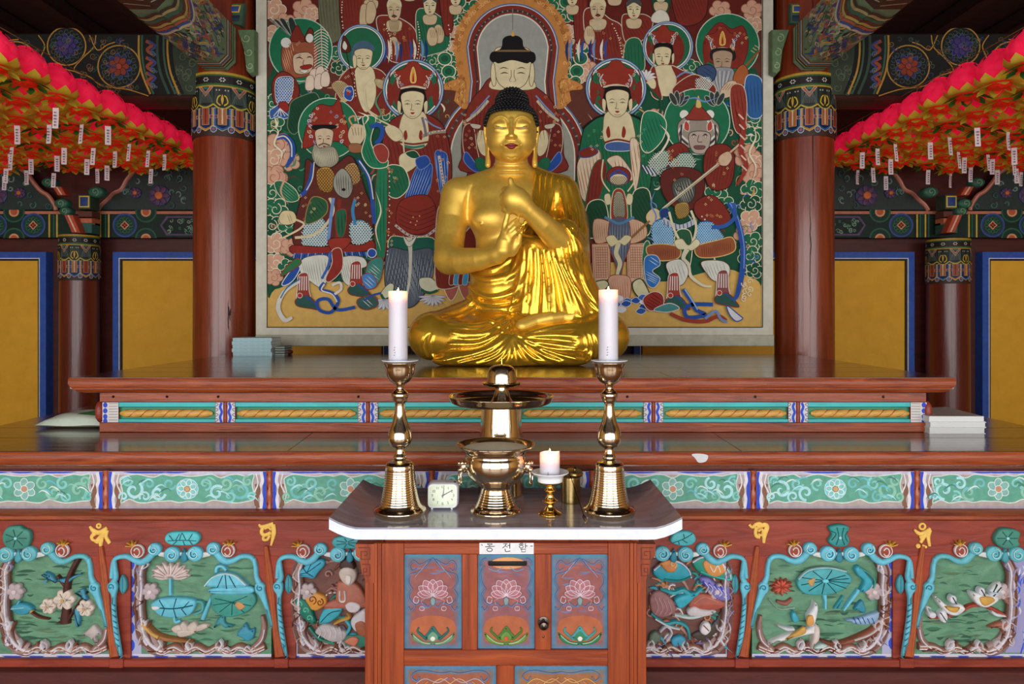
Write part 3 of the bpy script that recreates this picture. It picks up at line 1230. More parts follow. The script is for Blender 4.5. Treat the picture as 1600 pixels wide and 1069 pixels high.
def scallop_rect(x0,y0,x1,y1,amp,n,rnd):
    pts = []
    for i in range(n):
        pts.append((x0+(x1-x0)*i/n,y0+amp*(0.5+0.5*math.sin(i*2.1+rnd))+(amp if i % 4==0 else 0)))
    for i in range(3):
        pts.append((x1-amp*(1 if i % 2 else 0),y0+(y1-y0)*i/3))
    for i in range(n):
        pts.append((x1-(x1-x0)*i/n,y1-amp*(0.5+0.5*math.sin(i*1.7+rnd))-(amp if i % 5==0 else 0)))
    for i in range(3):
        pts.append((x0+amp*(1 if i % 2 else 0),y1-(y1-y0)*i/3))
    return pts


for i in range(len(posts)-1):
    xa, xb = posts[i], posts[i+1]
    if xb < -60 or xa > 1660:
        continue
    ap, bp = P(xa+4,736,DF), P(xb-4,797,DF)
    pan = MB()
    pan.box(ap.x,bp.x,DF,DF+0.018,bp.z,ap.z)
    po = pan.build('frieze_panel','wood_board',low)
    A = Art(xa+4,736,xb-4,797,200)
    rnd = random.Random(i*3+1)
    x0, x1 = xa + 5, xb - 5
    A.poly([(x0,736.5),(x1,736.5),(x1,796.5),(x0,796.5)],(170,156,152))
    A.poly([(x0,736.5),(x1,736.5),(x1,742),(x0,742)],LAV)
    for k in range(5):
        xx = rnd.uniform(x0+10,x1-60)
        A.curve([(xx,737.5),(xx+22,738.5),(xx+46,737.5)],2.6,BLU,'se')
    for sx, xx in ((1,x0),(-1,x1)):
        A.poly([(xx,737),(xx+sx*5,737),(xx+sx*6,796),(xx,796)],BLU)
        A.curve([(xx+sx*8,738),(xx+sx*6,752),(xx+sx*10,764),(xx+sx*7,780),(xx+sx*9,796)],5,WHI)
        A.curve([(xx+sx*15,756),(xx+sx*12,768),(xx+sx*16,780),(xx+sx*13,794)],7,BRN)
        A.curve([(xx+sx*16,740),(xx+sx*13,756),(xx+sx*19,770)],2,WHI)
    A.poly([(x0+16,791),(x1-16,791),(x1-16,796),(x0+16,796)],(158,148,158))
    body = sm(scallop_rect(x0+19,741,x1-19,786,3.0,16,i),True,3)
    A.poly(body,CG,(206,214,208),1.6)
    cx, cy = (x0+x1) / 2, 764
    for s in (-1,1):
        for (ox,oy,r,w) in ((84,2,15,4.6),(60,-8,10,3.8),(46,6,12,4.2),(94,-12,8,3.4),(100,12,7,3.2),(28,-8,10,3.4),(66,12,9,3.2)):
            A.line([(cx+s*a,b) for a,b in spiral(ox,cy+oy,1.5,r,1.25,rnd.uniform(0,360),18)],w,rnd.choice([(110,184,184),(128,198,194),TQL,CGL]),'s')
        for k in range(9):
            q = rnd.uniform(18,100)
            yy = rnd.uniform(748,780)
            A.curve([(cx+s*q,yy),(cx+s*(q+6),yy-4),(cx+s*(q+14),yy-1),(cx+s*(q+20),yy+5)],2.4,rnd.choice([TQ,CGL,TQL,CGD,(200,220,214)]),'se')
    if i % 2 == 0 or i == 3:
        for k in range(6):
            a = 2 * PI * k / 6 + 0.5
            A.poly(ell(cx+10*math.cos(a),cy+9*math.sin(a),8,6,10,math.degrees(a)),(128,178,170),(206,220,216),1.4)
        A.poly(ell(cx,cy,5.5,5.5,10),(186,140,110),(224,228,224),1)
    elif i in (1,5):
        A.poly(ell(cx,cy,17,16,14),TQ2,(180,214,214),1.4)
        for k in range(7):
            a = 2 * PI * k / 7 + 0.5
            A.poly(ell(cx+10*math.cos(a),cy+10*math.sin(a),5,4,10,math.degrees(a)),(128,196,190),(226,234,230),1.1)
        A.poly(ell(cx,cy,4.5,4.5,8),(196,160,110),(150,110,80),1)
    else:
        for k in range(9):
            a = PI * (k/8.0) + PI
            A.poly([(cx,cy+10),(cx+12*math.cos(a-0.16),cy+6+12*math.sin(a-0.16)),(cx+22*math.cos(a),cy+8+20*math.sin(a)),(cx+12*math.cos(a+0.16),cy+6+12*math.sin(a+0.16))],TQ2,TQD,1)
        A.poly(ell(cx,cy-4,4,4,8),(176,84,70))
    A.build('painted_scrolls','paint_carved',po,plane_fn(DF-0.0006),0.00012)
for xp in posts:
    if xp < -20 or xp > 1640:
        continue
    c = P(xp,766,DF)
    k = DF / FPX
    prof = [(4.6,-31),(4.6,-26),(3.2,-22),(5.2,-12),(5.4,-4),(3.0,2),(5.0,12),(5.2,18),(3.4,24),(4.8,28),(4.8,31)]
    m = MB().lathe([(r_*k,z_*k) for r_,z_ in prof],(c.x,DF+0.004,c.z),14)
    m.build('turned_post','wood_orange',low)

# ---- moulded rail under the frieze
m = MB()
prof = [(0.0,797),(-0.016,799),(-0.03,803),(-0.03,808),(-0.016,812),(0.0,813)]
xs = (P(-250,0,D_LW).x,P(1850,0,D_LW).x)
vs = []
for x in xs:
    for dy, py in prof:
        vs.append((x,D_LW+dy,P(0,py,D_LW).z))
    vs.append((x,D_LW+0.05,P(0,813,D_LW).z))
    vs.append((x,D_LW+0.05,P(0,797,D_LW).z))
n = len(prof) + 2
m.add(vs,[(i,(i+1) % n,n+(i+1) % n,n+i) for i in range(n)]+[tuple(range(n)),tuple(range(2*n-1,n-1,-1))])
fixn(m.build('moulded_rail','wood_rail',low))

# ---- upper board, bottom rail, plinth, stiles
fnW = plane_fn(D_LW)


def MX(pts):
    return [(1599-x,y) for x,y in pts]


# the upper board follows the arched openings: one polygon per bay
def arch_line(dx):
    """lower edge of the board over one bay (offset dx from the second bay), left to right"""
    return [(x+dx,y) for x,y in ((178,900),(178,877),(185,870),(200,869),(214,875),(226,876),(238,868),(252,866),(270,872),(290,868),(306,872),(326,866),(340,866),
 (351,873),(364,875),(376,870),(390,870),(397,878),(400,900))]


left = []
for dx in (-258,0,258):
    left += arch_line(dx)[1:-1]
left = [p for p in left if p[0]<745]
right = MX(left)[::-1]
outline = [(-90,812)] + [(-90,872)] + left + [(700,872),(899,872)] + right + [(1690,872),(1690,812)]
rl = Relief(fnW)
rl.poly(outline[::-1],(255,255,255),-0.05,0.0,0.4)
ub = rl.build('upper_board',low,'wood_board')
m = MB()
pbox(m,-250,1850,1031,1050,D_LW,0.1,0.003)
m.build('bottom_rail','wood_board',low)
m = MB()
pbox(m,-250,1850,1050,1180,D_LW-0.035,0.12,0.004)
m.build('plinth','wood_maroon',low)

OR1, OR2 = (160,74,38), (150,56,36)
for k, dx in enumerate((0,258)):
    for mir in (0,1):
        f = (lambda q:MX([(x+dx,y) for x,y in q])) if mir else (lambda q:[(x+dx,y) for x,y in q])
        # recessed stile behind the leg
        rl = Relief(plane_fn(D_LP-0.010))
        rl.poly(f([(160,866),(204,866),(204,1034),(172,1034)]),(255,255,255),-0.02,0.0,0.4)
        rl.build('stile',low,'wood_board')
        m = MB()
        q = f([(170,1030),(192,1052)])
        pbox(m,min(q[0][0],q[1][0]),max(q[0][0],q[1][0]),1030,1051,D_LW-0.006,0.05,0.002)
        m.build('rail_block','wood_board',low)
        rl = Relief(fnW)
        rl.poly(f([(140,868),(178,868),(181,900),(175,914),(178,945),(185,1000),(191,1026),(174,1024),(169,975),(162,950),(155,921),(142,902)]),OR2,-0.045,0.002,1.2)
        lg = rl.build('bracket_leg',low)
        rl = Relief(plane_fn(D_LW-0.002))
        rl.line(f([(158,853),(161,880),(164,912),(168,945),(173,985),(179,1025)]),[6,10,12,10,10,14],OR1,0,0.009)
        rl.line(f([(158,856),(163,900),(171,975),(176,1022)]),[1.2,2.0,2.5,2.0],(178,92,50),0.007,0.0115)  # lighter line: a highlight painted along the crest of the ridge
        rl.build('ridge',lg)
        # turquoise leaf trims on both flanks
        rl = Relief(plane_fn(D_LW-0.004))
        rl.line(f([(139,872),(142,886),(143,900),(147,910)]),[6.5,6.5,7,9],TQ,0,0.012)
        rl.blob(f([(142,912),(150,908),(157,914),(157,922),(163,948),(169,975),(166,978),(158,952),(148,930),(142,922)]),TQ,0,0.014)
        rl.line(spiral(*(f([(150,917)])[0]),1,5,1.1,200,14,-1 if mir else 1),2.0,TQD,0.012,0.017,None,False)
        rl.line(f([(179,876),(181,890),(182,902),(178,909)]),[6.5,6.5,7,9],TQ,0,0.012)
        rl.blob(f([(170,913),(176,907),(184,910),(185,920),(182,934),(183,960),(187,990),(192,1026),(186,1016),(179,985),(176,950),(176,930),(171,921)]),TQ,0,0.014)
        rl.line(spiral(*(f([(176,915)])[0]),1,5,1.1,0,14,-1 if mir else 1),2.0,TQD,0.012,0.017,None,False)
        for j in range(8):
            yy = 940 + j * 9
            xx = 179 + j * 0.9
            rl.line(f([(xx-2,yy),(xx+4,yy+5)]),1.4,TQD,0.012,0.0165,None,False)
        rl.build('leaf_trim',lg)
        rl = Relief(plane_fn(D_LW+0.010))
        rl.blob(f([(193,897),(199,905),(200,918),(194,927),(188,918),(189,905)]),(66,140,150),0,0.012)
        rl.line(f([(194,900),(194,924)]),1.2,TQD,0.01,0.014,None,False)
        rl.build('small_leaf',lg)


# ---- turquoise arch trim with curled clouds, one per bay
def arch_trim(dx,mir,fade):
    f = (lambda q:MX([(x+dx,y) for x,y in q])) if mir else (lambda q:[(x+dx,y) for x,y in q])
    c1, c2, c3 = ((96,176,186),(70,148,160),(166,206,206)) if fade else (TQ,TQD,TQL)
    rl = Relief(plane_fn(D_LW-0.001))
    rl.line(f([(176,902),(178,880),(184,871),(199,869),(212,875),(222,878),(232,873),(240,864)]),[6.5,6.5,7,7.5,8.5,9.5,11,10],c1,0,0.014)
    rl.line(f([(402,904),(400,882),(393,870),(378,869),(366,875),(356,877),(347,873),(339,864)]),[6.5,6.5,7,7.5,8.5,9.5,11,10],c1,0,0.014)
    rl.poly(f([(246,862),(333,862),(330,868),(312,872),(290,866),(268,872),(250,868)]),(206,206,204),0,0.01,1)
    for (cx,cy,r,s,a) in ((244,857,10.5,1,150),(271,865,12.5,-1,0),(307,864,12.5,1,180),(335,856,10.5,-1,30)):
        q = f([(cx,cy)])[0]
        rl.poly(ell(q[0],q[1],r,r*0.95,22),c1,0,0.017,2)
        ss = -s if mir else s
        rl.line(spiral(q[0],q[1],1.5,r*0.72,1.25,180-a if mir else a,22,ss),2.2,c3,0.015,0.022,'s',False)
        rl.line(spiral(q[0],q[1],0.5,r*0.5,1.1,180-a if mir else a,22,ss),1.2,c2,0.016,0.0215,None,False)
    rl.blob(f([(284,872),(289,856),(295,872),(289,878)]),c2,0,0.015)
    rl.build('cloud_trim',low)
    # pomegranates
    for (cx,cy,kx) in ((217,860,-7),(358,859,2)):
        rl = Relief(plane_fn(D_LW-0.001))
        q = f([(cx,cy)])[0]
        kk = -kx if mir else kx
        rl.poly(ell(q[0],q[1],10,9.5,18),(150,66,46),0,0.014,3)
        rl.line(ell(q[0],q[1],9.5,9.5,20)+[ell(q[0],q[1],9.5,9.5,20)[0]],2.2,(220,212,212),0.004,0.014,None,False)
        rl.line(ell(q[0],q[1]+1,4.5,6,14,0,200,520),2.0,(216,206,206),0.012,0.017,None,False)
        for a in (-60,-25,10,45):
            aa = R(-90+a+kk*3)
            rl.blob([(q[0]+kk+2*math.cos(aa+1.5),q[1]-8),(q[0]+kk+13*math.cos(aa),q[1]-7+10*math.sin(aa)),(q[0]+kk-2*math.cos(aa+1.5),q[1]-7)],(196,146,52),0.002,0.015,1.0,3)
        rl.build('pomegranate',low)


for dx in (-258,0,258):
    for mir in (0,1):
        arch_trim(dx,mir,dx==-258)


# ---- lotus leaves over the arches, one of a kind each
def leaf_top(cx,cy,pts,col,dark,ribs,cen):
    rl = Relief(plane_fn(D_LW-0.001))
    rl.blob([(cx+x,cy+y) for x,y in pts],col,0,0.018)
    for q in ribs:
        rl.line([(cx+x,cy+y) for x,y in q],1.5,dark,0.015,0.0205,None,True,3)
    if cen:
        rl.poly(ell(cx+cen[0],cy+cen[1],2.5,2.5,8),(150,210,214),0.015,0.022)
    rl.build('lotus_leaf',low)


LF = (66,132,116)
LFD = (38,92,80)
rad = lambda n_, a_, b_: [[(2*math.cos(2*PI*i/n_),2*math.sin(2*PI*i/n_)),(a_*math.cos(2*PI*i/n_),b_*math.sin(2*PI*i/n_))] for i in range(n_)]
leaf_top(30,839,[(-22,-4),(-14,-17),(4,-19),(10,-15),(20,-11),(22,2),(16,15),(2,18),(-12,16),(-20,8)],LF,LFD,rad(7,17,14),(0,0))
leaf_top(288,840,[(-28,1),(-22,-9),(0,-11),(20,-10),(27,-1),(20,9),(0,11),(-20,9)],(80,182,188),(30,96,104),
 [[(-22,3),(0,2),(22,3)],[(-10,2),(-4,-8)],[(-4,2),(0,-9),(6,2)],[(10,2),(16,-8)],[(-8,3),(-14,9)],[(2,3),(4,10)],[(12,3),(16,9)],[(-14,2),(-20,-6)]],None)
leaf_top(544,846,[(-24,0),(-18,-8),(0,-10),(18,-8),(24,0),(18,8),(0,10),(-18,8)],(70,160,168),(30,96,104),rad(7,18,7),None)
leaf_top(1066,840,[(-20,4),(-14,-8),(2,-12),(16,-8),(20,2),(12,10),(-6,11)],(80,176,184),(30,96,104),[[(-16,6),(0,0),(14,-8)],[(-2,1),(6,6)],[(2,-1),(0,-8)],[(-8,3),(-6,9)]],None)
leaf_top(1309,836,[(-16,-14),(0,-18),(15,-14),(12,-4),(16,6),(10,16),(-8,16),(-17,8),(-12,-2)],(52,142,138),(24,84,86),[[(-5,-14),(-2,0),(-6,13)],[(6,-14),(3,0),(7,13)],[(-13,-8),(-6,-4),(-13,6)],[(12,-8),(8,0),(12,8)]],(0,2))
leaf_top(1569,839,[(-19,0),(-10,-14),(10,-14),(21,-8),(18,4),(20,12),(2,17),(-14,12)],LF,LFD,rad(6,16,12),(0,0))


# ---- golden seed syllables
def glyph(name_dx,strokes):
    rl = Relief(plane_fn(D_LW-0.001))
    for q, w in strokes:
        if len(q) == 1:
            rl.line(ell(q[0][0],q[0][1],w,w,14)+[ell(q[0][0],q[0][1],w,w,14)[0]],3.4,(232,188,92),0,0.006,None,False)
        else:
            rl.line(q,[v*1.45 for v in w] if hasattr(w,'__len__') else w*1.45,(232,188,92),0,0.006,None)
    rl.build('gold_syllable',low)


g1 = [([(155,821.5)],3),([(141,822),(146,829),(156,832),(168,824)],[2,5,5,3]),([(149,833),(144,838),(145,843),(150,845)],[5,4,3,3]),([(166,826),(160,836),(153,844),(151,848)],4.5),
 ([(160,836),(158,846),(158,854)],[5,5,3]),([(168,828),(166,838),(170,846),(172,849)],4)]
glyph(0,g1)
g2 = [([(405,819),(410,823),(428,819)],[2,4,5]),([(427,819),(428,834),(424,852)],[5,5,2]),([(411,824),(409,832),(414,836),(424,832)],[4,4,4,4]),([(412,838),(412,843),(418,843),(422,836)],3),([(414,826),(420,824),(424,828)],2.5)]
glyph(258,g2)
g3 = [([(1170,819),(1175,824),(1180,820),(1186,818),(1192,821)],[3,3,4,4,3]),([(1182,823),(1180,832),(1182,838),(1187,839)],4),([(1183,824),(1194,820),(1198,824),(1194,836),(1193,848)],[4,5,5,5,3]),([(1184,830),(1191,827),(1190,836),(1184,834)],2.5)]
glyph(0,g3)
g4 = [([(1440.5,822.5)],4.5),([(1428,827),(1433,832),(1440,834),(1453,826)],[2,4,4.5,3]),([(1452,828),(1444,837),(1438,848)],[5,5,3]),([(1452,828),(1450,840),(1452,853)],[5,4,3]),([(1436,840),(1444,837)],3),([(1434,853)],2),([(1440,852),(1447,855)],3)]
glyph(0,g4)

# ================================================================== carved panels of the lower tier
fnP = plane_fn(D_LP)
CRM, PNK, GLD = (206,190,176), (178,118,104), (196,150,74)
BRK, LVN, DBR = (124,74,58), (176,168,184), (74,36,30)


def panel(x0,x1,bg,mir):
    o = MB()
    pbox(o,x0,x1,862,1031,D_LP,0.02)
    po = o.build('carved_panel',bg,low)
    # painted blue and white border strip
    A = Art(x0,862,x1,1031)
    A.poly([(x0,1022),(x1,1022),(x1,1030),(x0,1030)],(196,194,208))
    rnd = random.Random(int(x0))
    xx = x0 + 2
    while xx < x1 - 20:
        L = rnd.uniform(10,34)
        A.curve([(xx,1025),(xx+L/2,1026.5),(xx+L,1025.5)],3.4,(50,84,196),'se')
        xx += L + rnd.uniform(4,26)
    xs = (x1-18,x1) if mir else (x0,x0+18)
    A.poly([(xs[0],868),(xs[1],868),(xs[1],1022),(xs[0],1022)],(170,168,196))
    bx = x1 - 4 if mir else x0 + 4
    for k in range(6):
        yy = 870 + k * 25 + rnd.uniform(0,6)
        A.curve([(bx,yy),(bx+rnd.uniform(-1,1),yy+9),(bx,yy+18)],8,(44,78,196),'se')
    A.build('border_strip','paint_plain',po,plane_fn(D_LP-0.0008))
    return po


def rootwork(po,x0,x1,mir,seed,closed=False):
    """gnarled bough carved around the picture: up one side and in waves along the bottom"""
    rnd = random.Random(seed)
    w = x1 - x0
    f = (lambda q:[(x1-x,y) for x,y in q]) if mir else (lambda q:[(x0+x,y) for x,y in q])
    rl = Relief(fnP)
    side = [(24,868),(14,890),(15,915),(13,940),(15,965),(20,990),(34,1008),(52,1014)]
    rl.line(f(side),[10,16,15,15,17,22,24,20],(150,124,120),0,0.02)
    rl.line(f([(x+5,y) for x,y in side]),[2,4,3,4,3,4,5,3],(206,198,206),0.016,0.026)
    rl.line(f([(x-4,y) for x,y in side]),[3,3,4,3,4,5,4,3],(112,70,58),0.016,0.024)
    rl.line(f([(x+10,y+2) for x,y in side]),[2,2,2,2,3,3,3,2],(110,72,60),0.008,0.02)
    bot = [(40,1012)]
    x = 52
    k = 0
    while x < w - 14:
        bot.append((x,1016-(7 if k % 2 else 0)))
        x += 17
        k += 1
    bot.append((w-6,1008))
    rl.line(f(bot),11,(140,92,76),0,0.02)
    rl.line(f([(a,b-2) for a,b in bot]),2.6,(206,192,190),0.016,0.025)
    rl.line(f([(a,b+3) for a,b in bot]),2.2,(214,210,216),0.012,0.022)
    rl.line(f([(w-30,1014),(w-14,1000),(w-8,980),(w-10,960)]),[8,10,9,5],(146,110,102),0,0.018)
    rl.line(f([(w-27,1012),(w-11,998),(w-6,980)]),2.4,(204,196,204),0.014,0.022)
    for k in range(13):
        yy = 874 + k * 9.5
        xx = float(np.interp(yy,[868,890,940,965,990,1008],[24,14,13,15,20,34]))
        rl.line(f([(xx+rnd.uniform(-8,6),yy),(xx+rnd.uniform(-6,9),yy+7),(xx+rnd.uniform(-8,8),yy+16)]),[1.2,2.4,1.0],rnd.choice([(214,208,216),(112,66,54),(160,150,180),(206,190,180)]),0.014,0.0275)
    for k in range(16):
        xx = 30 + (w-50) * k / 16
        rl.line(f([(xx,1017+rnd.uniform(-8,1)),(xx+8,1014+rnd.uniform(-8,2)),(xx+17,1016+rnd.uniform(-6,2))]),[1.0,2.2,1.0],rnd.choice([(216,210,214),(110,62,50),(186,150,136)]),0.014,0.0265)
    rl.build('gnarled_bough',po)
    rl = Relief(fnP)
    for (cx,cy,s) in ((0.22*w,1003,1),(0.42*w,1004,-1),(0.66*w,1003,1),(0.12*w,996,-1),(24,972,1)):
        q = f([(cx,cy)])[0]
        rl.line(spiral(q[0],q[1]+4,1.5,9,1.0,rnd.uniform(180,300),14,s),3.2,(196,182,186),0.005,0.024,'s',False)
        rl.line([(q[0]-3*s,q[1]+8),(q[0]+2*s,q[1]),(q[0]-2*s,q[1]-7)],[5,4,2],(210,204,210),0.008,0.027)
        rl.line([(q[0]+3*s,q[1]+9),(q[0]+7*s,q[1]+1),(q[0]+9*s,q[1]-4)],[4,3,2],(128,78,64),0.008,0.024)
        rl.next()
    rl.build('curling_root',po)
    rl = Relief(fnP)
    q = f([(32,922)])[0]
    for i in range(6):
        a = 2 * PI * i / 6
        rl.blob(ell(q[0]+7*math.cos(a),q[1]+7*math.sin(a),7,5.5,9,math.degrees(a)),(176,158,160),0.004,0.02)
    rl.blob(ell(q[0],q[1],4,4,8),(206,190,190),0.014,0.025)
    rl.build('small_blossom',po)


def flower(po,name,cx,cy,r,n,col,cen,squash=1.0,rot=0.0):
    rl = Relief(fnP)
    for i in range(n):
        a = 2 * PI * i / n + rot
        rl.blob(ell(cx+r*0.55*math.cos(a),cy+r*0.55*squash*math.sin(a),r*0.5,r*0.42,10,math.degrees(a)),col,0.0,0.017+0.003*(i % 2))
        rl.line([(cx+r*0.25*math.cos(a),cy+r*0.25*squash*math.sin(a)),(cx+r*0.7*math.cos(a),cy+r*0.7*squash*math.sin(a))],1.2,tuple(v*0.72 for v in col),0.014,0.0205,None,False)
    rl.blob(ell(cx,cy,r*0.3,r*0.28,10),tuple(v*0.9 for v in col),0.012,0.023)
    rl.blob(ell(cx,cy,r*0.15,r*0.14,8),cen,0.02,0.027)
    return rl.build(name,po)


def lotus(po,cx,cy,s,col,tips,spread=1.0,name='lotus_flower'):
    rl = Relief(fnP)
    for a, L in ((-82,30),(82,30),(-66,32),(66,32),(-48,30),(48,30),(-26,28),(26,28),(0,25)):
        aa = R(a*spread-90)
        d = (math.cos(aa),math.sin(aa))
        nn = (-d[1],d[0])
        L = L * s
        q = [(cx,cy),(cx+d[0]*L*0.5+nn[0]*5*s,cy+d[1]*L*0.5+nn[1]*5*s),(cx+d[0]*L,cy+d[1]*L),(cx+d[0]*L*0.5-nn[0]*5*s,cy+d[1]*L*0.5-nn[1]*5*s)]
        rl.blob(q,col,0.0,0.014+0.008*(1-abs(a)/90),None,4)
        rl.line([(cx+d[0]*L*0.3,cy+d[1]*L*0.3),(cx+d[0]*L*0.9,cy+d[1]*L*0.9)],1.0,tips,0.012,0.018+0.008*(1-abs(a)/90),None,False)
    return rl.build(name,po)


def strokes(po,name,items):
    rl = Relief(fnP)
    for it in items:
        if it[0] == 'l':
            rl.line(it[1],it[2],it[3],it[4] if len(it)>4 else 0.0,it[5] if len(it)>5 else 0.014,it[6] if len(it)>6 else None)
        else:
            rl.blob(it[1],it[2],it[3] if len(it)>3 else 0.0,it[4] if len(it)>4 else 0.016)
    return rl.build(name,po)


def filler(po,x0,x1,y0,y1,n,cols,seed,r=9.0):
    """low relief of curls that fills the ground of a busy panel"""
    rnd = random.Random(seed)
    rl = Relief(fnP)
    for i in range(n):
        x, y = rnd.uniform(x0,x1), rnd.uniform(y0,y1)
        c = rnd.choice(cols)
        if i % 3 == 0:
            rl.line(spiral(x,y,1,rnd.uniform(0.5,1)*r,rnd.uniform(0.8,1.4),rnd.uniform(0,360),12,rnd.choice((1,-1))),rnd.uniform(2,3.6),c,0,rnd.uniform(0.007,0.013),'s',False)
        else:
            a = rnd.uniform(-0.6,0.9)
            L = rnd.uniform(14,34)
            rl.line([(x,y),(x+L*0.5*math.cos(a),y+L*0.5*math.sin(a)-5),(x+L*math.cos(a),y+L*math.sin(a))],[1.5,rnd.uniform(3,6),1.5],c,0,rnd.uniform(0.006,0.013))
    rl.build('carved_waves',po)['kind'] = 'stuff'


def brushwork(po,x0,x1,y0,y1,n,seed):
    """darker and lighter brush strokes on the green ground"""
    rnd = random.Random(seed)
    B = Art(x0,y0,x1,y1)
    for i in range(n):
        x, y = rnd.uniform(x0,x1-30), rnd.uniform(y0,y1) if i % 3 else rnd.uniform(y0+(y1-y0)*0.6,y1)
        L = rnd.uniform(10,34)
        B.curve([(x,y),(x+L*0.5,y+rnd.uniform(-2,2)),(x+L,y+rnd.uniform(-3,3))],rnd.uniform(1.5,4.5),rnd.choice([(54,98,76),(62,108,84),(92,142,112),(46,84,64),(84,112,84)]),'se')
    B.build('brush_strokes','paint_plain',po,plane_fn(D_LP-0.0004),0.00005)['kind'] = 'stuff'


mat_noise('panel_green',(74,118,90),(104,150,118),(3,3,7),5.0,0.55,bump=0.35)
mat_noise('panel_brown',(92,52,46),(118,72,60),(3,3,3),5.0,0.55,bump=0.3)

# ---- bay 1: plum tree
p = panel(-70,177,'panel_green',False)
rootwork(p,-4,177,False,1)
brushwork(p,14,168,880,1004,60,1)
strokes(p,'plum_tree',[('l',[(104,972),(106,945),(107,915),(114,892),(126,870)],[16,12,10,8,8],DBR,0,0.02),('l',[(107,918),(98,906),(92,898)],[6,5,4],DBR,0,0.016),
 ('l',[(110,965),(122,945),(138,924)],[4,4,3],DBR,0,0.014),('l',[(104,968),(92,972)],[6,2],DBR,0,0.014),('l',[(106,964),(118,954),(130,940)],[3,3,3],DBR,0,0.014)])
for q in ([(94,903),(108,910),(120,900),(132,894),(124,896),(116,900),(104,902)],[(92,908),(80,904),(72,910),(78,902),(70,896),(80,898),(74,892),(84,896)],[(122,924),(134,918),(138,930),(140,936),(132,932),(130,924)],
 [(120,950),(128,952),(127,976),(121,974)]):
    strokes(p,'blue_leaf',[('b',q,(66,136,160),0,0.018),('l',[q[0],q[len(q)//2]],1.2,(24,62,80),0.012,0.021)])
strokes(p,'bird',[('b',[(22,946),(34,940),(48,942),(56,950),(44,958),(30,956)],(58,140,160),0,0.022),('l',[(24,948),(44,946)],1.5,(150,210,220),0.018,0.025),('l',[(30,944),(36,936)],3,(80,170,190),0.01,0.02),
 ('b',[(52,950),(57,952),(52,955)],GLD,0.01,0.02)])
strokes(p,'twig',[('l',[(52,956),(64,963),(80,966)],[4,4,2],(90,50,40))])
for cx, cy, r in ((79,945,12),(104,935,16),(137,948,13)):
    flower(p,'plum_blossom',cx,cy,r,6,CRM,GLD)
strokes(p,'rock',[('b',[(132,990),(142,980),(150,974),(158,982),(162,990),(152,992),(156,1004),(148,998),(140,992)],(176,164,160),0,0.018)])

# ---- bay 2: lotus pond
p = panel(203,424,'panel_green',False)
rootwork(p,206,422,False,2)
brushwork(p,236,412,880,1004,60,2)
lotus(p,269,902,1.02,(208,190,184),(166,140,136))
strokes(p,'stem',[('l',[(268,902),(268,914),(268,928)],[5,5,6],TQ)])
strokes(p,'folded_leaf',[('b',[(322,913),(334,898),(352,891),(370,895),(384,906),(390,914),(366,917),(340,915)],TQ,0,0.024),('l',[(324,912),(336,899),(354,893),(372,897),(388,911)],3,(176,204,204),0.018,0.028),
 ('l',[(356,894),(358,916)],1.5,(20,70,84),0.018,0.027),('l',[(352,896),(344,914)],1.5,(20,70,84),0.018,0.027),('l',[(362,896),(372,914)],1.5,(20,70,84),0.018,0.027),
 ('l',[(340,892),(342,884),(350,883),(356,889)],6,TQ,0,0.02)])
strokes(p,'round_leaf',[('b',[(334,926),(366,920),(396,924),(402,938),(392,952),(374,960),(356,962),(338,954),(332,940)],(62,142,130),0,0.018),('b',[(330,918),(360,914),(394,914),(400,922),(384,926),(350,926),(332,924)],TQ,0.008,0.022)]
+[('l',[(366,938),(366+30*math.cos(a),940+18*math.sin(a))],1.2,(30,88,84),0.014,0.021) for a in (0.2,0.9,1.6,2.3,3.0,3.6,5.6)]
+[('b',[(370,942),(376,937),(386,944),(378,950)],(190,140,90),0.014,0.022),('l',[(334,928),(326,946),(318,966)],[5,6,7],TQ)])
strokes(p,'boat_leaf',[('b',[(240,940),(256,932),(284,931),(306,934),(310,942),(300,958),(280,962),(256,960),(244,950)],TQ,0,0.024),('l',[(244,945),(276,947),(306,942)],2,(20,76,92),0.018,0.028)]
+[('l',[(a,947),(b_,c_)],1.4,(20,76,92),0.018,0.027) for a,b_,c_ in ((262,254,934),(276,280,932),(290,300,936),(262,258,958),(276,280,961),(288,296,957))]
+[('l',[(308,938),(318,940),(318,952),(306,958)],5,(72,150,150),0,0.016),('l',[(274,960),(276,970),(284,968)],5,TQ),('b',[(242,944),(250,943),(256,946),(246,949)],(206,206,206),0.02,0.028)])
strokes(p,'pale_lotus',[('b',[(270+x,966+y) for x,y in q],(190,176,164),0.0,h) for q,h in (([(0,14),(12,8),(26,14),(10,22)],0.018),([(14,10),(20,2),(28,12),(22,20)],0.022),([(24,12),(36,2),(42,12),(32,20)],0.02),([(34,14),(50,6),(60,10),(44,18)],0.018),([(10,16),(26,14),(44,16),(30,24),(14,26)],0.024))])
strokes(p,'water_plant',[('b',[(342,966),(352,960),(354,972),(368,976),(354,980),(346,974),(336,980)],(58,132,140),0,0.014),('b',[(372,990),(380,978),(386,972),(392,982),(400,980),(398,994),(388,1000),(380,994)],(60,140,164),0,0.018)])
strokes(p,'fallen_branch',[('l',[(222,960),(236,980),(256,994),(304,1000)],[6,9,9,3],(150,98,56),0,0.024),('l',[(228,972),(240,985),(252,992)],5,GLD,0.018,0.028)])

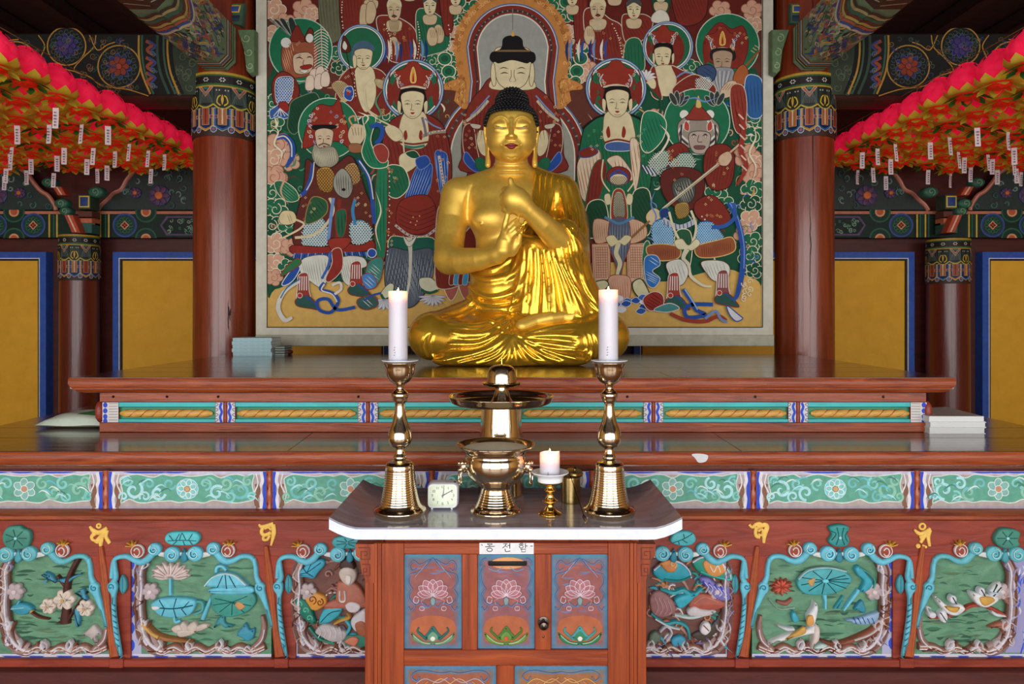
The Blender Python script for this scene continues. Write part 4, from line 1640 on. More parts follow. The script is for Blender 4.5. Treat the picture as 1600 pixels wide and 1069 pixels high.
# ---- bay 3: sage seated among rocks and waves
p = panel(447,690,'panel_brown',False)
rootwork(p,451,650,False,3)
filler(p,480,576,935,1010,44,[(206,196,200),(64,150,170),(150,90,70),(176,130,120),(40,110,96),(120,100,110)],3)
filler(p,490,580,880,935,12,[(130,84,72),(110,62,54),(150,110,100)],31)
strokes(p,'blue_leaf',[('b',[(466,898),(476,884),(490,874),(506,872),(510,880),(500,892),(492,902),(482,900)],(64,158,184),0,0.022)]+[('l',[(482,892),(x,y)],1.5,(24,80,100),0.016,0.025) for x,y in ((470,894),(476,884),(490,876),(504,876),(492,898))])
strokes(p,'sage_figure',[('b',[(534,876),(546,868),(556,880),(554,888),(534,886)],(66,42,36),0,0.028),('b',[(532,890),(540,882),(554,884),(560,894),(556,906),(548,912),(538,906),(533,898)],(196,180,172),0,0.032),
 ('b',[(530,906),(540,906),(556,908),(568,920),(572,940),(530,940),(528,920)],(172,104,84),0,0.026),('l',[(534,918),(534,934),(542,934),(541,918)],3,(214,206,206),0.02,0.032),('b',[(544,894),(552,896),(550,908),(544,906)],(220,210,206),0.026,0.036),
 ('b',[(506,944),(530,932),(560,932),(574,936),(574,946),(540,948),(516,950)],(168,96,78),0,0.024)])
strokes(p,'gold_cloud',[('b',[(476,926),(484,920),(498,924),(510,930),(512,940),(504,948),(494,952),(484,946)],(206,142,62),0,0.02),('l',spiral(490,934,1,7,1.2,0,16),2,(150,84,40),0.016,0.024),('l',spiral(502,938,1,6,1.2,0,16,-1),2,(150,84,40),0.016,0.024)])
strokes(p,'green_wave',[('b',[(462,934),(474,932),(486,942),(492,958),(496,972),(484,970),(470,956)],(28,112,92),0,0.022)]+[('l',spiral(x,y,1,5,1.1,0,12),2,(110,190,170),0.016,0.025) for x,y in ((470,940),(480,950),(486,962))])
strokes(p,'blue_wave',[('b',[(500,970),(506,952),(518,944),(536,946),(534,956),(520,968),(508,972)],(62,164,180),0,0.024),('l',[(504,968),(518,954),(534,950)],1.6,(24,84,100),0.018,0.027),('l',[(536,962),(548,976),(540,990),(520,1000)],[4,6,6,4],(62,164,180),0,0.02)])
strokes(p,'white_rock',[('b',[(494,984),(506,972),(520,974),(534,980),(544,986),(538,998),(520,1000),(504,992)],(176,166,168),0,0.022)]+[('l',[(500+k*8,976),(504+k*8,984),(500+k*9,992)],1.5,(230,224,226),0.016,0.026) for k in range(5)])
strokes(p,'gold_fish',[('l',[(524,972),(536,966),(548,962),(544,954)],[3,6,5,2],GLD,0,0.026)])
strokes(p,'pale_flower',[('b',[(542,942),(550,936),(560,938),(566,944),(560,952),(548,952)],(206,196,200),0.018,0.03),('b',[(550,966),(562,954),(574,950),(574,974),(560,984),(552,978)],(200,194,198),0,0.022),('b',[(556,972),(566,966),(574,972),(574,990),(562,988)],(160,92,62),0.012,0.025)])
strokes(p,'wave_trough',[('l',[(484,978),(500,996),(524,1004)],5,(40,120,100),0,0.016),('b',[(536,992),(560,990),(574,986),(574,1008),(536,1008)],(50,120,102),0,0.014),('b',[(540,1000),(552,992),(562,996),(556,1006)],(200,120,90),0.01,0.02)])

# ---- bay 4: swirling clouds and ribbons
p = panel(909,1152,'panel_brown',True)
rootwork(p,950,1150,True,4)
filler(p,1012,1126,880,1010,80,[(206,196,200),(64,150,170),(150,90,70),(176,130,120),(50,130,120),(110,100,150),(190,130,90)],4)
for (pts,c1,c2) in (([(1020,888),(1040,874),(1060,876),(1074,888),(1078,900),(1060,908),(1036,906),(1022,898)],(44,152,170),(30,110,100)),([(1080,876),(1096,868),(1120,874),(1136,890),(1140,906),(1116,902),(1092,894)],(40,140,120),(60,170,160))):
    strokes(p,'cloud',[('b',pts,c1,0,0.02),('l',pts[:5],3,(196,190,206),0.014,0.024),('l',[(x,y-4) for x,y in pts[3:7]],3,c2,0.014,0.025)])
strokes(p,'gold_swirl',[('b',[(1028,878),(1044,872),(1056,878),(1052,890),(1040,890),(1034,884)],(196,128,70),0.016,0.026),('l',spiral(1049,878,1,6,1.2,0,14),2,(226,190,150),0.022,0.03)])
strokes(p,'gold_swirl',[('b',[(1096,876),(1108,870),(1124,876),(1130,890),(1116,898),(1102,892)],(206,138,74),0.016,0.026),('l',[(1106,880),(1112,890),(1118,880),(1122,890)],2,(240,224,200),0.022,0.03)])
strokes(p,'dragon_scales',[('b',[(1090,902),(1104,900),(1120,912),(1136,916),(1138,936),(1118,934),(1104,918)],(120,112,176),0,0.022)]+[('l',[(1098+k*7,906+k*3),(1104+k*7,914+k*3),(1100+k*7,922+k*2)],1.8,(214,210,230),0.016,0.026) for k in range(5)]+[('l',[(1096+k*9,904+k*3),(1100+k*9,912+k*3)],3,(40,66,190),0.016,0.025) for k in range(4)])
strokes(p,'turquoise_ribbon',[('l',[(1030,918),(1050,924),(1066,920),(1080,928),(1096,916)],[3,7,8,9,4],(54,160,170),0,0.024),('b',[(1052,934),(1066,926),(1086,924),(1074,940),(1060,948)],(60,170,190),0,0.026)])
strokes(p,'red_mountain',[('b',[(1076,938),(1088,926),(1104,926),(1128,936),(1140,940),(1120,950),(1096,950),(1076,948)],(164,84,68),0,0.02),('l',[(1082,940),(1098,930),(1120,938)],2,(206,140,120),0.014,0.024)])
strokes(p,'rose_drapery',[('b',[(1014,930),(1030,920),(1050,936),(1054,952),(1036,962),(1018,956)],(150,104,104),0,0.022)]+[('l',[(1020+k*7,928+k*2),(1026+k*7,944+k*2),(1022+k*7,956)],1.8,(196,160,160),0.016,0.026) for k in range(4)])
strokes(p,'white_foam',[('b',[(1072,950),(1082,944),(1092,948),(1104,950),(1114,950),(1108,958),(1088,960),(1074,958)],(200,192,194),0.006,0.026),('l',[(1052,958),(1080,962),(1116,952)],[4,6,3],(178,196,192),0.004,0.024)])
strokes(p,'dark_hollow',[('b',[(1080,990),(1110,976),(1128,950),(1140,938),(1136,964),(1118,988),(1096,1000)],(72,64,56),0,0.012)])
strokes(p,'white_figure',[('b',[(1092,976),(1098,968),(1106,970),(1108,980),(1100,988),(1092,984)],(214,208,210),0.01,0.03),('l',[(1096,972),(1104,980)],2,(120,80,60),0.024,0.033)])
strokes(p,'blue_waves',[('l',[(1016,956),(1036,972),(1056,970),(1072,978),(1076,996)],[4,6,6,6,4],(54,150,160),0,0.02),('l',[(1022,964),(1044,976),(1060,980)],3,(206,208,212),0.012,0.024),('b',[(1048,996),(1060,990),(1070,996),(1064,1006),(1050,1006)],(60,150,180),0.004,0.022),
 ('l',[(1030,984),(1040,976),(1048,986),(1040,998)],4,(200,196,204),0.004,0.024),('b',[(1014,990),(1024,984),(1032,994),(1026,1004),(1014,1004)],(96,110,96),0,0.02)])

# ---- bay 5: lotus pond with crane
p = panel(1175,1396,'panel_green',True)
rootwork(p,1177,1394,True,5)
brushwork(p,1188,1360,880,1004,60,5)
rl = Relief(fnP)
for i in range(12):
    a = 2 * PI * i / 12
    rl.blob([(1219,915),(1219+8*math.cos(a-0.3),915+7*math.sin(a-0.3)),(1219+18*math.cos(a),915+14*math.sin(a)),(1219+8*math.cos(a+0.3),915+7*math.sin(a+0.3))],(186,84,66),0,0.016+0.005*(i % 2),None,3)
rl.build('red_lotus',p)
strokes(p,'broad_leaf',[('b',[(1242,908),(1254,894),(1272,886),(1304,886),(1322,894),(1328,904),(1316,918),(1296,926),(1272,928),(1252,924)],(70,158,164),0,0.022),('l',[(1244,902),(1260,888),(1290,884),(1318,890)],3,(150,186,186),0.016,0.026)]
+[('l',[(1285,904),(1285+38*math.cos(a),906+19*math.sin(a))],1.4,(20,74,84),0.016,0.025) for a in (0.1,0.55,1.1,1.7,2.3,2.9,3.5,4.2,5.0,5.7,6.0)]+[('b',ell(1285,904,5,3,10),(110,204,214),0.02,0.03),('b',[(1258,904),(1270,900),(1266,912),(1262,912)],(186,146,90),0.016,0.026)])
strokes(p,'stem',[('l',[(1287,926),(1288,938),(1288,950)],[8,5,4],TQ)])
strokes(p,'folded_leaf',[('b',[(1332,886),(1340,882),(1352,896),(1360,908),(1352,920),(1340,922),(1346,906),(1336,896)],(58,156,176),0,0.024),('l',[(1338,884),(1352,892),(1362,904),(1360,916)],3,(60,140,130),0.016,0.026),('l',[(1340,920),(1328,936),(1316,952)],[7,6,4],TQ,0,0.016),
 ('b',[(1352,924),(1362,916),(1368,932),(1358,938)],(110,160,150),0,0.014)])
strokes(p,'reed',[('l',[(1302,950),(1310,938),(1316,930)],3,(60,150,160)),('l',[(1308,950),(1314,938)],3,(60,150,160))])
strokes(p,'reed',[('b',[(1332,950),(1344,936),(1350,950),(1348,956),(1338,952)],(50,130,150))])
strokes(p,'red_lip_leaf',[('l',[(1212,938),(1226,942),(1236,934)],[4,8,4],(140,84,70)),('l',[(1200,934),(1216,950),(1240,948)],1.5,(170,196,184))])
strokes(p,'crane',[('b',[(1196,1002),(1216,992),(1240,984),(1262,978),(1272,972),(1276,984),(1260,988),(1236,994),(1212,1000)],(214,212,212),0,0.026),('b',[(1222,994),(1240,982),(1252,974),(1254,984),(1240,990)],GLD,0.02,0.032),('b',[(1262,976),(1258,960),(1266,946),(1268,936),(1274,944),(1272,960),(1268,972)],(216,216,220),0,0.03),
 ('b',[(1256,972),(1256,960),(1264,956),(1266,970)],(206,150,80),0.024,0.034),('l',[(1212,974),(1226,980),(1238,980)],[2,6,4],(206,206,212),0,0.024),('b',[(1234,960),(1238,952),(1246,966),(1238,970)],(60,156,176),0,0.02),
 ('b',[(1268,974),(1276,976),(1276,994),(1268,1004),(1262,1010),(1266,992)],(206,190,184),0,0.03)])
strokes(p,'brown_bough',[('l',[(1280,998),(1304,1003),(1340,994),(1370,978),(1384,950)],[3,4,10,14,10],(132,74,56),0,0.024),('l',[(1330,996),(1356,986),(1376,968)],2.5,(206,190,186),0.018,0.03),('l',spiral(1374,924,1.5,8,1.2,0,16),4,(190,176,184),0,0.024)])
strokes(p,'blue_fish',[('b',[(1318,966),(1336,964),(1360,956),(1372,954),(1366,968),(1350,974),(1332,972)],(140,168,196),0,0.02)]+[('l',[(1330+7*k,962+k % 2),(1334+7*k,971)],1.4,(50,90,170),0.014,0.023) for k in range(5)])
strokes(p,'water_lily',[('b',[(1268+x,1006+y) for x,y in ((0,6),(6,0),(14,-3),(24,0),(30,6),(16,8))],(170,190,184),0.0,0.02)])

# ---- bay 6: birds on a branch
p = panel(1424,1670,'panel_green',True)
rootwork(p,1426,1592,True,6)
brushwork(p,1436,1560,880,1004,60,6)
strokes(p,'branch',[('l',[(1450,964),(1474,962),(1498,954),(1512,946),(1530,944),(1552,952),(1572,962)],[3,5,6,6,6,6,4],(150,58,44),0,0.016),('b',[(1540,978),(1556,970),(1576,966),(1582,974),(1568,984),(1562,992),(1560,980)],(150,92,72),0,0.02)])
for k, (cx,cy,s) in enumerate(((1482,950,1),(1532,938,-1))):
    strokes(p,'songbird',[('b',[(cx-28,cy-22),(cx-20,cy-18),(cx-4,cy-6),(cx+12,cy-10),(cx+20,cy-2),(cx+8,cy+8),(cx-6,cy+6),(cx-18,cy-6)] if k==0 else [(cx-22,cy-16),(cx-8,cy-14),(cx+6,cy-12),(cx+22,cy-8),(cx+18,cy),(cx+2,cy+8),(cx-12,cy+2)],(214,214,214),0,0.028),
 ('b',[(cx-14,cy-8),(cx-2,cy-6),(cx+10,cy-6),(cx+4,cy+2),(cx-6,cy)] if k==0 else [(cx-8,cy-10),(cx+8,cy-10),(cx+14,cy-4),(cx,cy+4),(cx-8,cy-2)],GLD,0.022,0.033),
 ('b',ell(cx+(0 if k==0 else-6),cy-18,5.5,6.5,10),(206,206,212),0.01,0.032),('l',[(cx-2+(0 if k==0 else-6),cy-22),(cx+4+(0 if k==0 else-6),cy-12)],1.6,(60,60,70),0.028,0.036),('l',[(cx,cy-24),(cx+4,cy-20)] if k==0 else [(cx+8,cy-16),(cx+26,cy-14)],3,(90,170,200) if k==0 else (190,204,220),0.012,0.03)])
strokes(p,'blossom_cluster',[('b',ell(1452,958,6,5,9),(206,204,208),0,0.024),('l',[(1448,956),(1444,946),(1450,948)],3,(206,204,208),0,0.02),('b',[(1462,956),(1470,950),(1476,960),(1472,970),(1464,966)],(206,206,210),0,0.024),('l',[(1464,954),(1472,966)],1.5,(80,70,76),0.018,0.028)])
strokes(p,'blossom_cluster',[('b',[(1540,922),(1548,912),(1558,906),(1560,920),(1552,930),(1544,928)],(196,198,196),0,0.022),('l',[(1544,924),(1552,910)],1.5,(60,70,66),0.016,0.026),('l',[(1546,928),(1558,914)],1.5,(60,70,66),0.016,0.026)])
strokes(p,'blossom_cluster',[('l',[(1544,952),(1552,958),(1566,960)],[4,6,3],(206,206,210),0,0.022)])
strokes(p,'bough_eye',[('l',spiral(1570,922,1.5,8,1.2,90,16),4,(180,150,140),0,0.022),('l',spiral(1570,936,1.5,6,1.2,270,16,-1),4,(150,110,100),0,0.022)])
A = Art(1570,866,1620,1022)
A.poly([(1578,868),(1618,868),(1618,1020),(1560,1020),(1580,1000),(1588,960),(1590,900)],(150,146,186))
rnd = random.Random(4)
for i in range(26):
    x, y = rnd.uniform(1588,1614), rnd.uniform(872,1014)
    A.curve([(x,y),(x+rnd.uniform(-5,5),y+8),(x+rnd.uniform(-4,4),y+16)],rnd.uniform(2,4),rnd.choice([(44,74,196),(206,204,216),(60,90,200)]),'se')
A.build('blue_pattern','paint_plain',p,plane_fn(D_LP-0.001))

# ================================================================== upper tier
up = thing('altar_upper_tier','upper altar tier with glossy dark top and rope-moulded turquoise band','altar',(0,3.7,Z_LT))
MB().box(-HWU+0.1,HWU-0.1,D_UW+0.03,4.46,Z_LT+0.001,Z_UT-0.06).build('core','wood_board',up)
rounded_slab('slab_edge',up,HWU,D_US,4.48,Z_UT,0.062,'wood_rail',True)
ys = [D_US+0.004,3.10,3.36,3.62,3.88,4.16,4.48]
for i in range(6):
    xs = [-HWU+0.004,-0.72+0.1*(i % 3),0.62+0.13*(i % 2),HWU-0.004]
    for j in range(3):
        plank(up,[(xs[j],ys[i]),(xs[j+1],ys[i]),(xs[j+1],ys[i+1]),(xs[j],ys[i+1])],Z_UT,0.045,gap=0.0007)
m = MB()
pbox(m,155,1448,613,628.5,D_UW-0.012,0.06,0.003)
m.build('upper_rail','wood_rail',up)
m = MB()
pbox(m,155,1450,660.5,675.4,D_UW-0.010,0.06,0.002)
m.build('lower_rail','wood_rail',up)
for s in (0,1):
    m = MB()
    c = P(154 if s==0 else 1451,644,D_UW)
    m.ico((c.x,D_UW+0.01,c.z),(0.018,0.02,0.044),2)
    m.build('end_knob','wood_board',up)
m = MB()
for px in (177,261,341,560,760,980,1180,1380):
    c = P(px,620,D_UW-0.012)
    m = MB().ico((c.x,c.y,c.z),0.006,1)
    m.build('nail_head','iron_black',up)
ends = [184,352,575,799,1021,1247,1424]
TQA, GRN = (44,176,178), (20,120,84)
for i in range(len(ends)-1):
    xa = ends[i] + (0 if i==0 else 15)
    xb = ends[i+1] - (0 if i==len(ends)-2 else 15)
    for (py0,py1,c_,dep) in ((628.5,636,'mould_turquoise',0.004),(655,661,'mould_turquoise',0.004),(636,655,'mould_green',0.016)):
        if c_ not in MATS:
            cc = TQA if 'turq' in c_ else GRN
            mat_noise(c_,tuple(v*0.92 for v in cc),tuple(min(255,v*1.08) for v in cc),(2,20,20),4,0.4)
        m = MB()
        pbox(m,xa,xb,py0,py1,D_UW+dep,0.03,0.0015)
        m.build('moulding',c_,up)
    # twisted rope
    a, b = P(xa+4,646,D_UW+0.012), P(xb-4,646,D_UW+0.012)
    L = b.x - a.x
    nn = int(L/0.006)
    rows = []
    for k in range(nn+1):
        x = a.x + L * k / nn
        e = min(1.0,min(k,nn-k)/5.0+0.35)
        row = []
        for q in range(14):
            ang = 2 * PI * q / 14
            ph = 2 * PI * (x/0.09)
            rr = 0.0130 * e * (1.0+0.24*(abs(math.cos(1.0*(ang-ph)))**0.6))
            row.append((x,a.y-rr*math.cos(ang)*0.9,a.z+rr*math.sin(ang)))
        rows.append(row)
    for s_ in (0,PI):
        hel = []
        for k in range(nn+1):
            x = a.x + L * k / nn
            ph = 2 * PI * (x/0.09) + s_ + PI / 2
            hel.append((x,a.y-0.0132*math.cos(ph)*0.9,a.z+0.0138*math.sin(ph)))
        MB().tube(hel[4:-4],0.0018,5).build('rope_groove','wood_orange',up)
    m = MB().sheet(rows,wrap=True)
    if 'rope_gold' not in MATS:
        mat_noise('rope_gold',(196,140,56),(222,170,84),(10,30,30),4,0.45)
    fixn(m.build('rope_moulding','rope_gold',up,ang=60))
for i, xp in enumerate(ends):
    A = Art(xp-26,627,xp+26,662)
    m = MB()
    if 0 < i < len(ends) - 1:
        pbox(m,xp-15.5,xp+15.5,628.5,661,D_UW+0.002,0.03)
        m.build('painted_block','wood_board',up)
        for s in (-1,1):
            A.poly([(xp+s*3.4,629),(xp+s*15,629),(xp+s*15,660),(xp+s*3.4,660)],(206,204,208))
            A.curve([(xp+s*5.5,629.5),(xp+s*8,636),(xp+s*5.5,644),(xp+s*8,652),(xp+s*6,660)],4,(40,72,196))
            for yy in (632,640,648,656):
                A.curve([(xp+s*15,yy-2),(xp+s*11,yy),(xp+s*15,yy+3)],1.4,(130,120,130))
        A.build('block_paint','paint_plain',up,plane_fn(D_UW+0.0012))
        m = MB()
        c = P(xp,645,D_UW)
        k = D_UW / FPX
        m.lathe([(2.8*k,-16.5*k),(3.6*k,-10*k),(2.6*k,0),(3.8*k,10*k),(2.8*k,16.5*k)],(c.x,D_UW+0.003,c.z),12)
        m.build('turned_post','wood_board',up)
    else:
        s = 1 if i == 0 else -1
        x0, x1 = (160,185) if i == 0 else (1423,1448)
        pbox(m,x0,x1,628.5,661,D_UW+0.002,0.03)
        m.build('painted_block','wood_board',up)
        A = Art(x0,627,x1,662)
        A.poly([(x0,629),(x1,629),(x1,660.5),(x0,660.5)],(206,202,200))
        xx = x0 if i == 0 else x1
        for y_ in (633,642,651,658):
            A.poly(ell(xx+s*4.5,y_,3.6,4.2,10),(40,70,190))
        for q in range(7):
            A.line([(xx+s*10,631+q*4.2),(xx+s*24,630.5+q*4.3)],1.0,(150,128,120))
        A.build('block_paint','paint_plain',up,plane_fn(D_UW+0.0012))

# ================================================================== offering cabinet in front of the altar
D_TF, D_TB, D_CF = 2.0, 2.46, 2.08
Z_TT = EYE - 335 * 2.0 / FPX                     # table top
TCX = P(790,0,2.0).x
cab = thing('offering_cabinet','red wooden offering cabinet with curled grey top and three painted panels','cabinet',(TCX,2.25,0))


def top_profile(off):
    """cross-section of the top board: flat with ends that curl up"""
    pts = []
    for t in np.linspace(-1,1,41):
        x = t * 0.48
        e = max(0.0,abs(x)-0.40) / 0.08
        pts.append((x,0.028*e**1.6+off))
    return pts


def top_board(name,mat,o1,o0,y0,y1,b=0.0):
    up_, lo_ = top_profile(o1), top_profile(o0)
    m = MB()
    ring = up_ + lo_[::-1]
    n = len(ring)
    vs = [(TCX+x,y0,Z_TT+z) for x,z in ring] + [(TCX+x,y1,Z_TT+z) for x,z in ring]
    h = len(up_)
    fs = [(i,(i+1) % n,n+(i+1) % n,n+i) for i in range(n)]
    for i in range(h-1):
        fs.append((i,i+1,n-2-i,n-1-i))
        fs.append((n+i,n+n-1-i,n+n-2-i,n+i+1))
    m.add(vs,fs)
    return fixn(m.build(name,mat,cab))


top_board('top_surface','lacquer_grey',0.0,-0.004,D_TF+0.003,D_TB)
top_board('top_edge','white_edge',-0.004,-0.032,D_TF,D_TB-0.003)
# body
a, b = P(600,849,D_CF), P(1000,849,D_CF)
MB().box(a.x,b.x,D_CF+0.022,D_TB-0.03,0.0,Z_TT-0.034).build('body','wood_cabinet',cab)
fnC = plane_fn(D_CF)
for s in (-1,1):
    cxs = 790
    f = lambda x: cxs + s * (x-cxs) if s > 0 else x
    mm = (lambda x:x) if s < 0 else (lambda x:2*790-x)
    # stepped corner posts
    for (xa,xb,dd,nm) in ((570,584,0.006,'corner_post'),(584,590,0.0,'post_moulding'),(590,596,-0.004,'post_moulding'),(596,602,0.0,'post_moulding')):
        m = MB()
        pbox(m,min(mm(xa),mm(xb)),max(mm(xa),mm(xb)),849,1360,D_CF+dd,0.3,0.0015)
        m.build(nm,'wood_cabinet',cab)
    # fretwork bracket under the curl of the top
    rl = Relief(plane_fn(D_CF+0.004))
    q = [(556,849),(586,849),(586,910),(572,910),(569,900),(566,896),(562,872),(556,868)]
    rl.poly([(mm(x),y) for x,y in q],(255,255,255),-0.03,0.006,0.6)
    br = rl.build('fret_bracket',cab,'wood_cabinet')
    A = Art(min(mm(556),mm(586)),849,max(mm(556),mm(586)),912)
    for y0 in (856,882):
        A.line([(mm(x),y) for x,y in ((560 if y0==856 else 566,y0),(578,y0),(578,y0+18),(564 if y0==856 else 568,y0+18),(564 if y0==856 else 568,y0+6),(573,y0+6),(573,y0+12),(569,y0+12))],1.3,(84,28,20))
    A.build('fret_groove','paint_plain',br,plane_fn(D_CF-0.0025))
for (xa,xb,ya,yb,mat,nm) in ((600,631,849,1360,'wood_cabinet','stile'),(950,980,849,1360,'wood_cabinet','stile'),(722,746,866,1016,'wood_cabinet','stile'),(836,861,866,1016,'wood_cabinet','stile'),
 (631,950,849,866,'wood_cabinet_rail','rail'),(631,950,1016,1040,'wood_cabinet_rail','rail'),(776,803,1040,1200,'wood_cabinet','stile'),(631,950,1200,1360,'wood_cabinet_rail','rail')):
    m = MB()
    pbox(m,xa,xb,ya,yb,D_CF,0.04,0.0016)
    m.build(nm,mat,cab)

PBL, PRB, PRR, WLN, BLN = (70,124,158), (150,84,62), (140,82,78), (206,186,196), (84,124,170)


def pan_ground(x0,x1,y0,y1,tone):
    m = MB()
    pbox(m,x0-2,x1+2,y0-2,y1+2,D_CF+0.011,0.012)
    o = m.build('door_panel','wood_cabinet',cab)
    A = Art(x0,y0,x1,y1)
    A.poly([(x0,y0),(x1,y0),(x1,y1),(x0,y1)],PBL)
    w, h = x1 - x0, y1 - y0
    rnd = random.Random(int(x0))
    for k in range(8):
        e = 2.2 + k * 1.35
        t = (k+1) / 8.0
        c = tuple(PBL[i]*(1-t)+tone[i]*t for i in range(3))
        pts = []
        for (xa,ya,xb,yb) in ((x0+e,y0+e*1.2,x1-e,y0+e*1.2),(x1-e,y0+e*1.2,x1-e,y1-e),(x1-e,y1-e,x0+e,y1-e),(x0+e,y1-e,x0+e,y0+e*1.2)):
            for j in range(8):
                pts.append((xa+(xb-xa)*j/8+rnd.uniform(-1,1),ya+(yb-ya)*j/8+rnd.uniform(-1,1)))
        A.blob(pts,c,n=2)
    lo = (168,92,58)
    A.blob([(x0+12,y0+h*0.7),(x0+w*0.5,y0+h*0.64),(x1-12,y0+h*0.7),(x1-12,y1-14),(x0+w*0.5,y1-10),(x0+12,y1-14)],lo,n=3)
    for k in range(14):
        xx, yy = rnd.uniform(x0+10,x1-30), rnd.uniform(y0+12,y0+h*0.62)
        A.curve([(xx,yy),(xx+8,yy+1),(xx+18,yy)],3,rnd.choice([(120,96,118),(150,92,92),(110,110,140),(160,84,70)]),'se')
    A.build('panel_paint','paint_carved',o,plane_fn(D_CF+0.0106),0.00008)
    return o


def panel_carving(o,cx,base,variant):
    """incised lotus with scroll frame above a small leaf cup"""
    rl = Relief(plane_fn(D_CF+0.0098))
    s = lambda q: [(cx+x,base+y) for x,y in q]
    sx = lambda q: [(cx-x,base+y) for x,y in q]
    # lotus
    for a, L, w in ((-58,26,7),(58,26,7),(-30,27,8),(30,27,8),(0,25,8),(-82,24,6),(82,24,6)):
        aa = R(a-90)
        d = (math.cos(aa),math.sin(aa))
        nn = (-d[1],d[0])
        q = [(0,12),(d[0]*L*0.55+nn[0]*w,12+d[1]*L*0.55+nn[1]*w),(d[0]*L,12+d[1]*L),(d[0]*L*0.55-nn[0]*w,12+d[1]*L*0.55-nn[1]*w)]
        qq = s(sm(q,True,4))
        rl.poly(qq,(158,100,108),0,0.003,0.5)
        rl.line(qq+[qq[0]],1.2,WLN,0.001,0.0045,None,False)
    rl.build('carved_lotus',o)
    rl = Relief(plane_fn(D_CF+0.0098))
    for g in (s,sx):
        if variant != 1:
            rl.line(g([(0,-46),(10,-34),(24,-24),(36,-20),(38,-8),(32,2)]),1.5,BLN,0,0.004)
            rl.line(g([(8,-40),(18,-28),(28,-16)]),1.0,(180,170,190),0,0.004)
        else:
            rl.line(g([(34,-34),(40,-22),(38,-8),(32,2)]),1.5,BLN,0,0.004)
            rl.line(g([(6,-32),(16,-26),(28,-30)]),1.2,(120,170,200),0,0.004)
        rl.line(g([(4,-44),(14,-38),(22,-36),(30,-42),(36,-34),(32,-26),(26,-30)] if variant !=1 else [(32,-46),(38,-42),(40,-34)]),1.6,BLN,0,0.004)
        rl.line(g([(32,2),(38,12),(34,22),(28,28),(34,36),(38,30)]),1.6,BLN,0,0.004)
        rl.line(g([(28,28),(16,24),(8,30),(0,24)]),1.5,BLN,0,0.004)
        rl.line(g([(22,16),(28,14),(30,22),(24,24),(22,18)]),1.3,WLN,0,0.004)
        rl.line(g([(12,18),(18,20),(16,26)]),1.2,(206,150,150),0,0.004)
        rl.line(g([(14,30),(20,30),(20,35),(14,35),(14,30)]),1.2,WLN,0,0.004)
    rl.blob(s([(-4,20),(0,15),(4,20),(0,30)]),(120,150,150),0,0.004)
    rl.build('carved_scroll',o)
    rl = Relief(plane_fn(D_CF+0.0098))
    y = 74
    cols = {0:((96,140,110),(214,210,196),(30,96,90)),1:((96,140,60),(196,90,50),(70,110,40)),2:((40,120,84),(220,214,206),(60,140,140))}[variant]
    for g in (s,sx):
        rl.blob(g([(0,y+12),(14,y+10),(26,y+2),(34,y-4),(30,y+8),(18,y+14),(4,y+16)]),cols[0],0,0.0045)
        rl.line(g([(4,y+13),(18,y+10),(30,y)]),1.2,(196,190,170),0.003,0.0055)
        rl.line(g([(10,y+8),(18,y),(24,y-6),(22,y-12)]),[3,4,3,2],cols[2],0,0.004)
    rl.blob(s([(0,y-14),(8,y-4),(14,y+4),(0,y+8),(-14,y+4),(-8,y-4)]),cols[2],0,0.004)
    rl.blob(s([(0,y-6),(8,y+2),(6,y+8),(0,y+10),(-6,y+8),(-8,y+2)]),cols[0],0.003,0.006)
    rl.blob(s([(0,y+1),(4,y+4),(2,y+8),(-2,y+8),(-4,y+4)]),cols[1],0.005,0.008)
    rl.build('carved_leaf_cup',o)


for i, (xa,xb) in enumerate(((632,721),(747,835),(862,950))):
    o = pan_ground(xa,xb,867,1015,PRR if i !=1 else (138,84,88))
    panel_carving(o,(xa+xb)/2,918,i)
    if i == 1:
        rl = Relief(plane_fn(D_CF+0.0104))
        rl.poly(ell(793.5,880,27,9.5,20),(206,142,92),0,0.002,1)
        rl.poly(sm([(763,877),(767,876.6),(793,876.6),(820,876.6),(823,878),(823,882),(820,884),(793,884),(767,884),(763,882)],True,3),(10,6,5),0.001,0.0034,0.3)
        rl.build('coin_slot',o)
for i, (xa,xb) in enumerate(((632,775),(804,950))):
    o = pan_ground(xa,xb,1041,1200,(150,84,60) if i==0 else (150,96,62))
    rl = Relief(plane_fn(D_CF+0.0098))
    cx = (xa+xb) / 2
    for s in (-1,1):
        rl.line([(cx+s*x,y) for x,y in ((0,1050),(16,1052),(40,1048),(54,1050),(60,1058),(52,1064),(48,1057))],1.8,BLN,0,0.004)
        rl.line([(cx+s*x,y) for x,y in ((4,1058),(20,1066),(40,1060),(56,1072),(60,1090))],1.6,(180,160,160) if i==0 else (206,160,90),0,0.004)
        rl.line([(cx+s*x,y) for x,y in ((0,1068),(14,1060),(28,1070),(16,1080))],1.8,(200,150,110),0,0.004)
        rl.line([(cx+s*x,y) for x,y in ((34,1064),(42,1072),(34,1078))],1.6,(196,130,80),0,0.004)
    rl.build('carved_scroll',o)
c = P(849,972,D_CF)
m = MB()
pr = [(0.004,0.0),(0.016,-0.001),(0.016,-0.004),(0.008,-0.006),(0.006,-0.012),(0.012,-0.018),(0.014,-0.025),(0.010,-0.031),(0.0,-0.033)]
vs, fs = [], []
for i in range(20):
    a = 2 * PI * i / 20
    for r_, y_ in pr:
        vs.append((c.x+r_*math.cos(a),D_CF+y_,c.z+r_*math.sin(a)))
k = len(pr)
for i in range(20):
    j = (i+1) % 20
    for q in range(k-1):
        fs.append((i*k+q,i*k+q+1,j*k+q+1,j*k+q))
fixn(m.add(vs,fs).build('knob','bronze_knob',cab))
c = P(849,995,D_CF)
MB().ico((c.x,D_CF,c.z),(0.004,0.003,0.004),1).build('key_pin','bronze_knob',cab)
